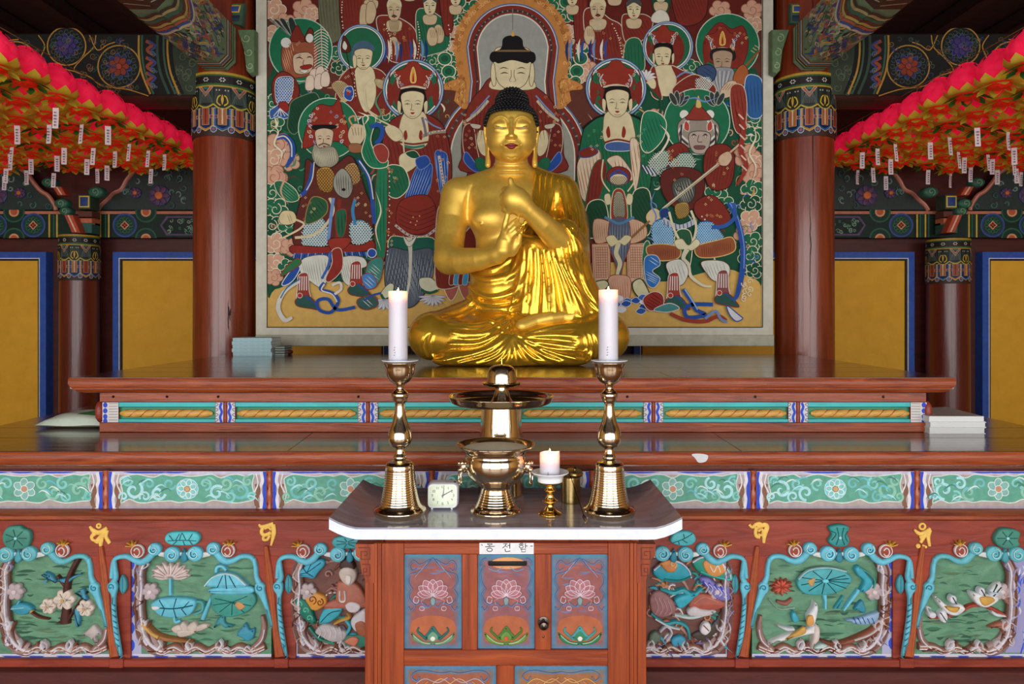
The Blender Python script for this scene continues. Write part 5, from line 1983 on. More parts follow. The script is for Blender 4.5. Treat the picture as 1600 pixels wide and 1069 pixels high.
# paper sign
m = MB()
pbox(m,749,834,848.5,866,D_CF-0.0015,0.001)
sg = m.build('paper_sign','paper_white',cab)
A = Art(749,848,834,866)
INK = (34,32,40)
A.line([(752,851),(754,852.5)],1.2,INK)
# first syllable
A.line([(762,849),(762,851.5)],1.0,INK)
A.line([(768.5,849),(768.5,851.5)],1.0,INK)
A.line([(762,849.8),(768.5,849.8)],0.9,INK)
A.line([(762,851.6),(768.5,851.6)],0.9,INK)
A.line([(765,851.5),(765,854.5)],1.1,INK)
A.line([(758,854.7),(773,853.8)],1.2,INK)
A.line(ell(765,859.3,4.2,2.7,14)+[ell(765,859.3,4.2,2.7,14)[0]],1.2,INK)
A.build('sign_syllable','paint_plain',sg,plane_fn(D_CF-0.0016),0.00004)
A = Art(749,848,834,866)
# second syllable
A.line([(786,850),(793,849.8)],1.0,INK)
A.curve([(791,850),(789,853.5),(785,856.5)],1.1,INK)
A.line([(789.5,852.5),(793,855.5)],1.0,INK)
A.line([(796.5,848.8),(796.5,857.5)],1.3,INK)
A.line([(793,852.6),(796.5,852.4)],1.0,INK)
A.curve([(789,857.6),(790,861.8),(793,862),(797.5,861)],1.2,INK)
A.build('sign_syllable','paint_plain',sg,plane_fn(D_CF-0.0016),0.00004)
A = Art(749,848,834,866)
# third syllable
A.line([(812,849.4),(817,849)],1.0,INK)
A.line([(810.5,851),(818.5,850.6)],1.0,INK)
A.line(ell(814.5,854.3,3,2.2,12)+[ell(814.5,854.3,3,2.2,12)[0]],1.1,INK)
A.line([(821,848.8),(821,857)],1.2,INK)
A.line([(821,853.2),(824.5,853.2)],1.1,INK)
A.line([(813,858.4),(821,858.2),(821,862.6),(815,862.6),(815,858.4)],1.1,INK)
A.line([(828.5,853.5),(832.5,853.5)],1.1,INK)
A.build('sign_syllable','paint_plain',sg,plane_fn(D_CF-0.0016),0.00004)


# ================================================================== brassware
def lathe_px(parent,name,mat,cx,d,prof,n=40,caps=True,ang=40):
    c = P(cx,0,d)
    m = MB().lathe([(r_*d/FPX,P(0,y_,d).z) for r_,y_ in prof],(c.x,d,0),n,caps=caps)
    return fixn(m.build(name,mat,parent,ang=ang))


def smooth_prof(prof,n=4):
    return sm(prof,False,n)


D_CS = 2.128


def grooved(prof,y0,y1,gap):
    """turned grooves cut into a profile"""
    ys = [p_[1] for p_ in prof]
    rs = [p_[0] for p_ in prof]
    out = [p_ for p_ in prof if p_[1]<y0]
    y = y0
    while y < y1:
        for dy, dr in ((0,0),(gap*0.62,0.0),(gap*0.74,-0.16),(gap*0.88,-0.16)):
            out.append((float(np.interp(y+dy,ys,rs))+dr,y+dy))
        y += gap
    return out + [p_ for p_ in prof if p_[1]>y]


def candlestick(cx,label):
    t = thing('candlestick',label,'candlestick',(P(cx,0,D_CS).x,D_CS,Z_TT),group='tall brass candlesticks')
    lathe_px(t,'bell_base','brass',cx,D_CS,grooved(smooth_prof([(20,723),(22.5,727),(23,736),(24.3,750),(26.5,765),(29.5,779),(32.5,788)],4),732,786,3.4),48,ang=60)
    lathe_px(t,'base_rim','brass',cx,D_CS,smooth_prof([(32.3,787),(35,791),(39.5,794),(40.7,797),(39,801),(37.5,805)],4),caps=True)
    lathe_px(t,'bell_shoulder','brass',cx,D_CS,smooth_prof([(7,719),(12,720.5),(18,721.5),(21.8,725),(22.6,728)],4))
    lathe_px(t,'stem','brass',cx,D_CS,smooth_prof([(8,600),(6.3,604),(6.5,608),(12,613),(13.4,618),(12,622),(10.6,627),(8.2,629.5),(7.8,638),(9,648),(13,662),(17.5,674),(19,684),(17.5,691),(13,697),(8,700),(7.4,703),(8,708),(10,713),(10.2,716),(8,719.5),(7.5,721)],4))
    lathe_px(t,'cup','brass',cx,D_CS,smooth_prof([(3,601),(9,599.5),(15,596),(20.5,588),(22.6,580),(23.4,573),(25.5,568.5),(26,567),(24,567),(21.5,572),(12,578),(2,578)],3),caps=False)
    lathe_px(t,'wax_dish','ceramic',cx,D_CS,[(3,566.8),(21,566.8),(28.5,563.6),(28.6,562.6),(21,564.6),(3,565)],36)
    return t


candlestick(625,'tall brass candlestick with bell base standing beside the white clock')
candlestick(952,'tall brass candlestick with bell base standing beside the brass incense pot')


def candle(cx,d,hw,y0,y1,label,uneven=0.0,group=None):
    t = thing('candle',label,'candle',P(cx,y1,d),group=group)
    c = P(cx,y1,d)
    r = hw * d / FPX
    h = (y1-y0) * d / FPX
    m = MB()
    n = 36
    rows = []
    prof = [(0.0,0.0),(r*0.985,0.0),(r,0.002),(r,h*0.5),(r,h-0.004),(r*0.985,h),(r*0.92,h),(r*0.88,h-0.004),(r*0.82,h-0.024),(r*0.4,h-0.030),(0.0001,h-0.030)]
    for rr, z in prof:
        row = []
        for k in range(n):
            a = 2 * PI * k / n
            up_ = uneven * (0.6*math.sin(a*2+1)+0.5*math.sin(3*a+2.2)) * (1 if z>h-0.005 else 0)
            row.append((c.x+rr*math.cos(a),d+rr*math.sin(a),c.z+z+up_))
        rows.append(row)
    m.sheet(rows,wrap=True)
    fixn(m.build('wax_body','wax',t))
    m = MB().tube([(c.x,d,c.z+h-0.032),(c.x,d,c.z+h-0.022),(c.x+0.001,d,c.z+h-0.016)],0.0012,6)
    m.build('wick','black_line',t)
    fz_ = c.z + h - 0.018
    m = MB().lathe([(0.0006,0),(0.003,0.003),(0.0042,0.008),(0.0032,0.016),(0.0015,0.023),(0.0,0.028)],(c.x,d,fz_),14)
    m.build('flame','flame',t)
    # maker's stamp near the foot of the candle
    A = Art(-180,0,180,100)
    for k in range(4):
        A.line([(-18+(k % 2)*3,91-k*3.6),(-10+(k % 2)*2,90.4-k*3.6)],0.9 if y1-y0>60 else 1.8,(70,50,60))
    A.build('stamp','paint_plain',t,cyl_fn(c.x,d,r+0.0002,c.z,c.z+h),0.00004)
    return t


candle(622,D_CS,14.8,455,564.5,'tall white pillar candle burning on the left candlestick')
candle(950.5,D_CS,15.2,453,564.5,'tall white pillar candle burning on the right candlestick')

# ---- incense burner
D_IB = 2.145
t = thing('incense_burner','round brass incense burner with lion-ring handles full of pale ash','incense burner',(P(774.5,0,D_IB).x,D_IB,Z_TT))
lathe_px(t,'bowl','brass',774.5,D_IB,smooth_prof([(24,760),(30,755),(40,746),(47,735),(49.3,725),(48.5,716),(46.8,711),(47,707),(50,703),(57,698.5),(61.6,695.5),(61.8,694),(60,693.5),(53,697),(47,700.5)],3),48,False)
lathe_px(t,'foot','brass',774.5,D_IB,grooved(smooth_prof([(24,759),(22.8,762),(24,768),(27.5,778),(31.5,787),(34,790.5)],4),766,786,3.6),48,ang=60)
lathe_px(t,'foot_rim','brass',774.5,D_IB,smooth_prof([(33.5,790),(38,793),(40.3,796.5),(39,800.5),(37,802.5)],4),48)
lathe_px(t,'ash_bed','ash',774.5,D_IB,[(50,699.2),(40,697.6),(24,696.2),(8,695.4),(0.01,695.2)],40,False)
for s in (-1,1):
    c = P(774.5+s*50,731,D_IB)
    m = MB().ico((c.x,c.y-0.004,c.z+0.004),(0.012,0.016,0.02),2)
    m.ico((c.x+s*0.008,c.y-0.016,c.z-0.002),(0.008,0.008,0.008),2)
    m.ico((c.x+s*0.004,c.y-0.014,c.z+0.016),(0.008,0.008,0.007),2)
    m.ico((c.x+s*0.012,c.y-0.004,c.z+0.014),(0.006,0.006,0.008),2)
    lm = m.build('lion_mask','brass',t)
    pts = [(c.x+s*0.010+s*0.004*math.cos(2*PI*k/24),c.y-0.012+0.013*math.cos(2*PI*k/24),c.z-0.024+0.022*math.sin(2*PI*k/24)) for k in range(24)]
    MB().tube(pts,0.0028,8,closed=True).build('ring_handle','brass',t)

# ---- tall offering stand with tray, and the lidded cup on it
D_OS = 2.37
t = thing('offering_stand','tall brass pedestal stand carrying a wide tray behind the incense burner','stand',(P(783,0,D_OS).x,D_OS,Z_TT))
lathe_px(t,'pedestal','brass',783,D_OS,smooth_prof([(35.5,772.8),(36.2,770),(35.8,762),(35.6,750),(35.3,735),(34.2,700),(33,675),(31,650),(30.2,634)],4),48)
lathe_px(t,'tray','brass',783,D_OS,smooth_prof([(0.01,633),(40,633),(66,632),(77,628.5),(80.5,623),(82.3,619.8),(82.6,618.6),(81.4,618.4),(78.5,622),(75,627),(64,629.6),(36,630),(0.01,630)],3),56,False)
t = thing('water_cup','small brass domed cup on a flared foot standing on the wide brass tray','cup',P(784,630,D_OS))
lathe_px(t,'foot','brass',784,D_OS,smooth_prof([(19,630),(18,628),(13.5,620),(10.5,611),(9.8,606),(12,602)],4))
lathe_px(t,'brim','brass',784,D_OS,smooth_prof([(8,606.5),(20,605),(27,602.5),(30.2,598.6),(30,597.8),(26,600),(20,601),(8,601)],3),40)
lathe_px(t,'dome','brass',784,D_OS,smooth_prof([(23.4,601),(23.3,594),(22,584),(19.2,575.5),(13,571),(5,569.5),(0.4,569.2)],4))
lathe_px(t,'finial','brass_yellow',784,D_OS,[(1.4,570),(1.1,565),(0.9,560),(0.01,557)],10)

# ---- small candle stand
t = thing('small_candle_stand','short brass candle stand between incense burner and right candlestick','candlestick',(P(859.5,0,D_CS).x,D_CS,Z_TT))
lathe_px(t,'base','brass_yellow',859.5,D_CS,smooth_prof([(17,805),(18.2,802.5),(15,800),(10,797),(6.5,792),(5.6,788)],4))
lathe_px(t,'stem','brass_yellow',859.5,D_CS,smooth_prof([(5.6,789),(7,786.5),(11.4,784),(11.8,782),(8,779.5),(5.8,776),(5.8,770),(8.4,767.5),(9,765.5),(7,763.5),(5.4,760),(8,757.5)],4))
lathe_px(t,'cup','brass_yellow',859.5,D_CS,smooth_prof([(5,759),(12,757.6),(17.5,755.2),(19.4,752.6),(18.4,752),(5,753)],3))
t = thing('white_dish','white ceramic dish under the short burning candle','dish',P(859.5,753,D_CS))
lathe_px(t,'dish_body','ceramic',859.5,D_CS,smooth_prof([(17.5,754.2),(19.2,752),(19.6,746.5),(22,743),(28.6,738.6),(29.2,737.4),(28,737),(20,740.4),(8,742.5),(0.01,742.8)],3))
candle(859,D_CS,15.6,707,742.5,'short melted white candle burning on the ceramic dish',0.004)

# ---- brass incense pot with its lid ajar, and the incense spoon leaning on it
D_IP = 2.273
t = thing('incense_pot','plain dull brass incense pot with tilted lid beside right candlestick','pot',(P(893,0,D_IP).x,D_IP,Z_TT))
lathe_px(t,'pot_body','brass_dull',892,D_IP,smooth_prof([(14.2,785),(15,783.5),(15,770),(15,750),(14.6,744.5),(12.5,742.5),(11.5,741.5)],3),36)
c = P(899,740,D_IP)
m = MB().lathe([(0.026,0.0),(0.0275,0.002),(0.0275,0.006),(0.024,0.0105),(0.01,0.0125),(0.0,0.013)],(0,0,0),32)
m.lathe([(0.004,0.012),(0.003,0.017),(0.006,0.021),(0.0,0.024)],(0,0,0),14)
rot = Matrix.Rotation(R(7),4,'Y') @ Matrix.Rotation(R(10),4,'X')
m.v = [tuple(rot @ Vector(v)+Vector((c.x-0.004,c.y-0.004,c.z-0.0005))) for v in m.v]
fixn(m.build('lid','brass_dull',t))
p0, p1 = P(914.5,815.5,2.062), P(889.5,738,2.238)
p0.z = Z_TT + 0.004
t = thing('incense_spoon','long thin dark incense spoon leaning from table to brass pot','spoon',(p0.x,p0.y,Z_TT))
MB().tube([p0+(p1-p0)*f_ for f_ in (0.04,0.3,0.6,1.0)],[0.0014,0.0012,0.0012,0.001],8).build('rod','iron_black',t)
dr = (p1-p0).normalized()
pts = []
for k in range(20):
    a = 2 * PI * k / 20
    pts.append(p0+dr*(0.012*math.cos(a)+0.008)+Vector((0.004*math.sin(a),0,0)))
MB().tube(pts,0.0013,6,closed=True).build('loop','brass_yellow',t)

# ---- alarm clock
D_AC = 2.19
cc = P(691.5,775,D_AC)
t = thing('alarm_clock','small white rounded alarm clock standing by the left candlestick','clock',(cc.x,D_AC,Z_TT))


def rrect(cx,cy,hw,hh,r,n=6):
    out = []
    for (sx,sy,a0) in ((1,-1,-90),(1,1,0),(-1,1,90),(-1,-1,180)):
        for i in range(n+1):
            a = R(a0+90*i/n)
            out.append((cx+sx*(hw-r)+r*math.cos(a),cy+sy*(hh-r)+r*math.sin(a)))
    return out


def tiltfn(d):
    def fn(x,y,h):
        v = P(x,y,d)
        return (v.x,v.y-h+(v.z-Z_TT)*0.14,v.z)
    return fn


rl = Relief(tiltfn(D_AC))
rl.poly(rrect(691.5,775,24.4,19.6,8),(228,228,238),-0.035,0.008,2.2)
fixn(rl.build('case',t,'clock_case'))
rl = Relief(tiltfn(D_AC))
rl.poly(rrect(691.5,775,21.4,16.6,6.5),(226,236,210),0.004,0.0086,0.5)
cf = rl.build('dial',t,'clock_face')
A = Art(668,756,716,796)
SEG = {'0':[[(0,0),(1,0),(1,2),(0,2),(0,0)]],'1':[[(0.5,0),(0.5,2)]],'2':[[(0,0),(1,0),(1,1),(0,1),(0,2),(1,2)]],'3':[[(0,0),(1,0),(1,2),(0,2)],[(0.2,1),(1,1)]],'4':[[(0,0),(0,1),(1,1)],[(1,0),(1,2)]],'5':[[(1,0),(0,0),(0,1),(1,1),(1,2),(0,2)]],
 '6':[[(1,0),(0,0),(0,2),(1,2),(1,1),(0,1)]],'7':[[(0,0),(1,0),(0.4,2)]],'8':[[(0,0),(1,0),(1,2),(0,2),(0,0)],[(0,1),(1,1)]],'9':[[(1,1),(0,1),(0,0),(1,0),(1,2),(0,2)]]}
for hnum in range(1,13):
    a = R(hnum*30-90)
    x, y = 691.5 + 16.6 * math.cos(a), 775 + 12.6 * math.sin(a)
    s_ = str(hnum)
    for j, ch in enumerate(s_):
        ox = (j-(len(s_)-1)/2) * 2.6
        for seg in SEG[ch]:
            A.line([(x+ox+(qx-0.5)*1.8,y+(qy-1)*1.8) for qx,qy in seg],0.7,(90,92,92))
A.build('numerals','paint_plain',cf,tiltfn(D_AC-0.0088),0.00004)
rl = Relief(tiltfn(D_AC-0.009))
rl.line([(691,779),(692,775),(693.4,763.5)],[1.6,2.2,1.4],(150,156,160),0,0.0008,None,False)
rl.build('hour_hand',cf,'clock_case') if False else rl.build('hour_hand',cf)
rl = Relief(tiltfn(D_AC-0.0098))
rl.line([(689.5,776.2),(692,775),(706,767.5)],[1.2,1.6,1.0],(110,116,120),0,0.0008,None,False)
rl.poly(ell(692,775,1.4,1.4,10),(120,120,126),0,0.0012,0.3)
rl.build('minute_hand',cf)
m = MB()
pbox(m,695,712,753.5,757,D_AC+0.016,0.012,0.001)
m.build('snooze_button','iron_black',t)
for x in (675,706):
    c = P(x,796,D_AC)
    MB().box(c.x-0.003,c.x+0.003,D_AC-0.004,D_AC+0.03,Z_TT,Z_TT+0.006,0.001).build('clock_foot','clock_case',t)

# ================================================================== books and packets on the altar
ORD = ['topmost','second from top','third from top','fourth from top','bottom']
xb0, xb1 = P(363,0,4.30).x, P(424,0,4.30).x
zz = Z_UT
for i in range(5):
    th = 0.021
    k = 4 - i
    jx = (0.004,-0.003,0.002,-0.002,0.003)[i]
    t = thing('booklet','light blue booklet, %s in the stack beside left pillar' % ORD[k],'book',((xb0+xb1)/2,4.39,zz),group='light blue booklets beside the left pillar')
    m = MB().box(xb0+jx+0.002,xb1+jx-0.004,4.302,4.48,zz+0.0015,zz+th-0.0015)
    m.build('pages','paper_pages',t)
    m = MB()
    m.box(xb0+jx,xb1+jx,4.30,4.484,zz+0.0002,zz+0.0018)
    m.box(xb0+jx,xb1+jx,4.30,4.484,zz+th-0.0018,zz+th-0.0002)
    m.box(xb0+jx,xb1+jx,4.299,4.302,zz+0.0002,zz+th-0.0002)
    m.build('cover','paper_blue',t)
    zz += th
t = thing('paper_bundle','loose grey bundle of folded papers to the right of blue booklets','papers',(xb1+0.04,4.36,Z_UT))
for i in range(4):
    m = MB()
    z0 = Z_UT + 0.0005 + i * 0.014
    rows = []
    for u in range(7):
        rows.append([(xb1+0.010+0.058*v/8+0.003*math.sin(u+i),4.33+0.16*u/6,z0+0.0115+0.001*math.sin(v*1.3+u*0.9+i)) for v in range(9)])
    m.sheet(rows)
    m.box(xb1+0.010,xb1+0.067,4.332,4.488,z0,z0+0.0095)
    m.build('paper_fold','paper_grey',t)
t = thing('cloth_pouch','small brown cloth pouch lying beside the grey paper bundle','pouch',P(449,553,4.42))
c = P(450,553,4.42)
m = MB()
rows = []
for i in range(9):
    th_ = PI * i / 8
    rows.append([(c.x+0.03*math.sin(th_)*math.cos(2*PI*k/16)*(1+0.15*math.sin(3*k)),4.42+0.03*math.sin(th_)*math.sin(2*PI*k/16),Z_UT+0.0165-0.0165*math.cos(th_)) for k in range(16)])
m.sheet(rows,wrap=True)
fixn(m.build('pouch_body','wood_maroon',t,ang=70))
MB().tube([(c.x-0.01,4.40,Z_UT+0.03),(c.x,4.40,Z_UT+0.036),(c.x+0.012,4.40,Z_UT+0.028)],0.003,6).build('drawstring','cord',t)

x0, x1 = P(1452,0,2.873).x, P(1540,0,2.873).x
zz = Z_LT
for i, th in enumerate((0.024,0.022,0.024)):
    t = thing('thick_book','thick white book, %s of the stack at the right end of altar' % ('bottom','middle','top')[i],'book',((x0+x1)/2,3.0,zz),group='white books on the right end')
    jx = (0.0,0.003,-0.002)[i]
    m = MB().box(x0+jx+0.003,x1+jx-0.003,2.876,3.128,zz+0.002,zz+th-0.002)
    m.build('pages','paper_pages',t)
    m = MB()
    m.box(x0+jx,x1+jx,2.873,3.13,zz+0.0003,zz+0.0025)
    if i < 2:
        m.box(x0+jx,x1+jx,2.873,3.13,zz+th-0.0025,zz+th-0.0003)
        m.build('cover','paper_white',t)
    else:
        m.build('cover','paper_white',t)
        rows = []
        for u in range(9):
            rows.append([(x0+jx+(x1-x0)*v/12,2.873+0.257*u/8,zz+th-0.0015+0.004*max(0,(v/12-0.55))**2*8*(u/8)-0.002*max(0,v/12-0.8)*5) for v in range(13)])
        mm_ = MB().sheet(rows)
        co = mm_.build('curled_cover','paper_cover',t)
    zz += th

# white packet with green print
t = thing('rice_packet','white plastic packet with green print lying at the left end of altar','packet',(P(118,0,3.1).x,3.12,Z_LT))
xa, xb = P(80,0,3.1).x, -1.625
m = MB()
rows_t, rows_b = [], []
NN = 16
for u in range(NN+1):
    rt, rb = [], []
    for v in range(NN+1):
        a, b = 2 * u / NN - 1, 2 * v / NN - 1
        e = (max(0,1-abs(a)**3.2)*max(0,1-abs(b)**2.6)) ** 0.55
        x = xa + (xb-xa) * v / NN
        y = 2.99 + 0.26 * u / NN
        z = Z_LT + 0.012 * (1-e)
        rt.append((x,y,z+0.055*e+0.0015*math.sin(7*a+5*b)+0.0015))
        rb.append((x,y,z+0.0006))
    rows_t.append(rt)
    rows_b.append(rb)
m.sheet(rows_t)
m.sheet(rows_b)
fixn(m.build('packet_body','plastic_white',t,ang=80))
m = MB()
rows = []
for u in range(3,14):
    r_ = []
    for v in range(8,15):
        w = min(1,max(0.0,(u-2)/4.0))
        p_ = rows_t[u][v]
        r_.append((p_[0]-0.012*math.sin(u*0.5),p_[1],p_[2]+0.0018))
    rows.append(r_)
m.sheet(rows)
m.build('green_print','plastic_green',t,ang=80)

# ================================================================== gilded seated statue
class Field:
    """signed distance field on a grid; shapes are blended into it and a surface is drawn around it"""

    def __init__(self,lo,hi,h):
        self.lo = np.array(lo,dtype=np.float32)
        self.h = h
        self.n = [int(math.ceil((hi[i]-lo[i])/h))+1 for i in range(3)]
        self.F = np.full(self.n,1.0,dtype=np.float32)
        self.ax = [self.lo[i]+h*np.arange(self.n[i],dtype=np.float32) for i in range(3)]

    def sub(self,lo,hi,pad):
        sl = []
        for i in range(3):
            a = int(max(0,math.floor((lo[i]-pad-self.lo[i])/self.h)))
            b = int(min(self.n[i],math.ceil((hi[i]+pad-self.lo[i])/self.h)+1))
            if b <= a:
                return None
            sl.append(slice(a,b))
        X = self.ax[0][sl[0]][:,None,None]
        Y = self.ax[1][sl[1]][None,:,None]
        Z = self.ax[2][sl[2]][None,None,:]
        return tuple(sl), X, Y, Z

    def blend(self,sl,d,k):
        F = self.F[sl]
        if k <= 0:
            np.minimum(F,d,out=F)
        else:
            hh = np.maximum(k-np.abs(F-d),0) / k
            self.F[sl] = np.minimum(F,d) - hh * hh * (k*0.25)

    def cut(self,sl,d,k):
        F = self.F[sl]
        nd = -d
        hh = np.maximum(k-np.abs(F-nd),0) / k if k > 0 else 0
        self.F[sl] = np.maximum(F,nd) + hh * hh * (k*0.25)

    def ellipsoid(self,c,r,k=0.02,cut=False):
        c = [float(v) for v in c]
        pad = k + 3 * self.h
        s = self.sub([c[i]-r[i] for i in range(3)],[c[i]+r[i] for i in range(3)],pad)
        if s is None:
            return self
        sl, X, Y, Z = s
        x, y, z = (X-c[0]), (Y-c[1]), (Z-c[2])
        k0 = np.sqrt((x/r[0])**2+(y/r[1])**2+(z/r[2])**2)
        k1 = np.sqrt((x/r[0]**2)**2+(y/r[1]**2)**2+(z/r[2]**2)**2)
        d = k0 * (k0-1.0) / np.maximum(k1,1e-6)
        (self.cut if cut else self.blend)(sl,d.astype(np.float32),k)
        return self

    def cone(self,a,b,ra,rb,k=0.02,cut=False):
        a = [float(v) for v in a]
        b = [float(v) for v in b]
        rm = max(ra,rb)
        s = self.sub([min(a[i],b[i])-rm for i in range(3)],[max(a[i],b[i])+rm for i in range(3)],k+3*self.h)
        if s is None:
            return self
        sl, X, Y, Z = s
        ab = [b[i]-a[i] for i in range(3)]
        L2 = max(1e-9,sum(v*v for v in ab))
        x, y, z = X - a[0], Y - a[1], Z - a[2]
        t = np.clip((x*ab[0]+y*ab[1]+z*ab[2])/L2,0,1)
        d = np.sqrt((x-t*ab[0])**2+(y-t*ab[1])**2+(z-t*ab[2])**2) - (ra+(rb-ra)*t)
        (self.cut if cut else self.blend)(sl,d.astype(np.float32),k)
        return self

    def chain(self,pts,rad,k=0.02,cut=False):
        """tapered tube through the points, blended in as one shape"""
        if len(pts) < 2:
            return self
        pts = [tuple(float(v) for v in p) for p in pts]
        rm = max(rad)
        s = self.sub([min(p[i] for p in pts)-rm for i in range(3)],[max(p[i] for p in pts)+rm for i in range(3)],k+3*self.h)
        if s is None:
            return self
        sl, X, Y, Z = s
        D = None
        for j in range(len(pts)-1):
            a, b = pts[j], pts[j+1]
            ab = [b[i]-a[i] for i in range(3)]
            L2 = max(1e-9,sum(v*v for v in ab))
            x, y, z = X - a[0], Y - a[1], Z - a[2]
            t = np.clip((x*ab[0]+y*ab[1]+z*ab[2])/L2,0,1)
            d = np.sqrt((x-t*ab[0])**2+(y-t*ab[1])**2+(z-t*ab[2])**2) - (rad[j]+(rad[j+1]-rad[j])*t)
            D = d if D is None else np.minimum(D,d)
        (self.cut if cut else self.blend)(sl,D.astype(np.float32),k)
        return self

    def at(self,p):
        g = [(p[j]-float(self.lo[j]))/self.h for j in range(3)]
        i = [int(math.floor(v)) for v in g]
        if any(i[j]<0 or i[j]>=self.n[j]-1 for j in range(3)):
            return 1.0
        f = [g[j]-i[j] for j in range(3)]
        c = self.F[i[0]:i[0]+2,i[1]:i[1]+2,i[2]:i[2]+2]
        c = c[0] * (1-f[0]) + c[1] * f[0]
        c = c[0] * (1-f[1]) + c[1] * f[1]
        return float(c[0]*(1-f[2])+c[1]*f[2])

    def hit(self,px,py,d0,d1):
        """first surface met by the line of sight through a pixel"""
        d = d0
        st = self.h
        while d < d1:
            if self.at(P(px,py,d)) < 0:
                a, b = d - st, d
                for _ in range(7):
                    m = (a+b) / 2
                    if self.at(P(px,py,m)) < 0:
                        b = m
                    else:
                        a = m
                return b
            d += st
        return None

    def trace(self,q,off,d0=3.2,d1=4.0,n=6):
        """points on the surface under a curve drawn over the photograph"""
        ds = [(x,y,self.hit(x,y,d0,d1)) for x,y in sm(q,False,n)]
        ds = [v for v in ds if v[2]]
        out = []
        for i, (x,y,d) in enumerate(ds):
            w = ds[max(0,i-2):i+3]
            out.append(P(x,y,sum(v[2] for v in w)/len(w)+off))
        return out

    def mesh(self,name,mat,parent):
        F, h = self.F, self.h
        ins = F < 0
        c = ins[:-1,:-1,:-1].astype(np.int8)
        tot = np.zeros_like(c)
        for dx in (0,1):
            for dy in (0,1):
                for dz in (0,1):
                    tot += ins[dx:ins.shape[0]-1+dx,dy:ins.shape[1]-1+dy,dz:ins.shape[2]-1+dz]
        act = (tot>0) & (tot<8)
        idx = np.full(act.shape,-1,dtype=np.int32)
        I, J, K = np.nonzero(act)
        idx[I,J,K] = np.arange(len(I))
        acc = np.zeros((len(I),3),dtype=np.float64)
        cnt = np.zeros(len(I))
        cor = {}
        for dx in (0,1):
            for dy in (0,1):
                for dz in (0,1):
                    cor[(dx,dy,dz)] = F[I+dx,J+dy,K+dz].astype(np.float64)
        for a in cor:
            for ax in range(3):
                if a[ax] == 0:
                    b = list(a)
                    b[ax] = 1
                    b = tuple(b)
                    fa, fb = cor[a], cor[b]
                    m = (fa<0) != (fb<0)
                    t = np.where(m,fa/np.where(np.abs(fa-fb)<1e-12,1,fa-fb),0)
                    p = np.zeros((len(I),3))
                    p[:,0], p[:,1], p[:,2] = a
                    p[:,ax] += t
                    acc += p * m[:,None]
                    cnt += m
        V = (acc/np.maximum(cnt,1)[:,None]+np.stack([I,J,K],1)) * h + self.lo.astype(np.float64)
        quads = []
        for ax in range(3):
            sl0 = [slice(None)] * 3
            sl1 = [slice(None)] * 3
            sl0[ax] = slice(0,-1)
            sl1[ax] = slice(1,None)
            A_, B_ = ins[tuple(sl0)], ins[tuple(sl1)]
            m = A_ != B_
            i, j, k = np.nonzero(m)
            fl = A_[i,j,k]
            o = [(1,2),(2,0),(0,1)][ax]
            p = np.stack([i,j,k],1)
            ok = (p[:,o[0]]>0) & (p[:,o[1]]>0) & (p[:,o[0]]<F.shape[o[0]]-1) & (p[:,o[1]]<F.shape[o[1]]-1)
            p, fl = p[ok], fl[ok]

            def ix(da,db):
                q = p.copy()
                q[:,o[0]] -= da
                q[:,o[1]] -= db
                return idx[q[:,0],q[:,1],q[:,2]]
            q = np.stack([ix(1,1),ix(0,1),ix(0,0),ix(1,0)],1)
            q[~fl] = q[~fl][:,::-1]
            quads.append(q)
        Q = np.concatenate(quads)
        Q = Q[(Q>=0).all(1)]
        l = root_loc(parent)
        V = V - np.array([l.x,l.y,l.z])
        me = bpy.data.meshes.new(name)
        me.vertices.add(len(V))
        me.vertices.foreach_set('co',V.astype(np.float32).ravel())
        me.loops.add(len(Q)*4)
        me.loops.foreach_set('vertex_index',Q.astype(np.int32).ravel())
        me.polygons.add(len(Q))
        me.polygons.foreach_set('loop_start',np.arange(0,len(Q)*4,4,dtype=np.int32))
        me.polygons.foreach_set('use_smooth',np.ones(len(Q),dtype=bool))
        me.update(calc_edges=True)
        me.validate()
        me.materials.append(MATS[mat])
        ob = bpy.data.objects.new(name,me)
        COL.objects.link(ob)
        ob.parent = parent
        return ob


buddha = thing('buddha_statue','gilded seated statue with black curled hair and hands clasped at chest','statue',(0.02,3.7,Z_UT))
MM = 3.8 / FPX            # metres per photograph pixel at the statue

LO, HI = (-0.56,3.26,Z_UT-0.02), (0.62,4.10,2.42)
body = Field(LO,(HI[0],HI[1],2.42),0.005)


def torso(f,g=0.0):
    f.ellipsoid(P(797,332,3.84),(0.225+g,0.150+g,0.20+g),0.04)
    f.ellipsoid(P(796,400,3.83),(0.180+g,0.140+g,0.19+g),0.06)
    f.ellipsoid(P(796,306,3.86),(0.265+g,0.115+g,0.085+g),0.05)
    f.cone(P(800,276,3.88),P(722,303,3.87),0.080+g,0.078+g,0.05)
    f.cone(P(800,276,3.88),P(876,303,3.87),0.080+g,0.078+g,0.05)
    f.ellipsoid(P(765,342,3.735),(0.085+g,0.05+g,0.06+g),0.06)
    f.ellipsoid(P(828,342,3.735),(0.085+g,0.05+g,0.06+g),0.06)
    f.ellipsoid(P(796,410,3.73),(0.10+g,0.06+g,0.09+g),0.06)


torso(body)
body.cone(P(800,285,3.87),P(800,245,3.84),0.090,0.080,0.03)
# bare right arm (left in the picture)
body.chain([P(716,306,3.86),P(707,345,3.83),P(702,380,3.77),P(702,404,3.70)],[0.092,0.078,0.076,0.074],0.03)
body.chain([P(703,405,3.69),P(722,408,3.62),P(750,405,3.54),P(776,399,3.48)],[0.072,0.066,0.054,0.040],0.03)
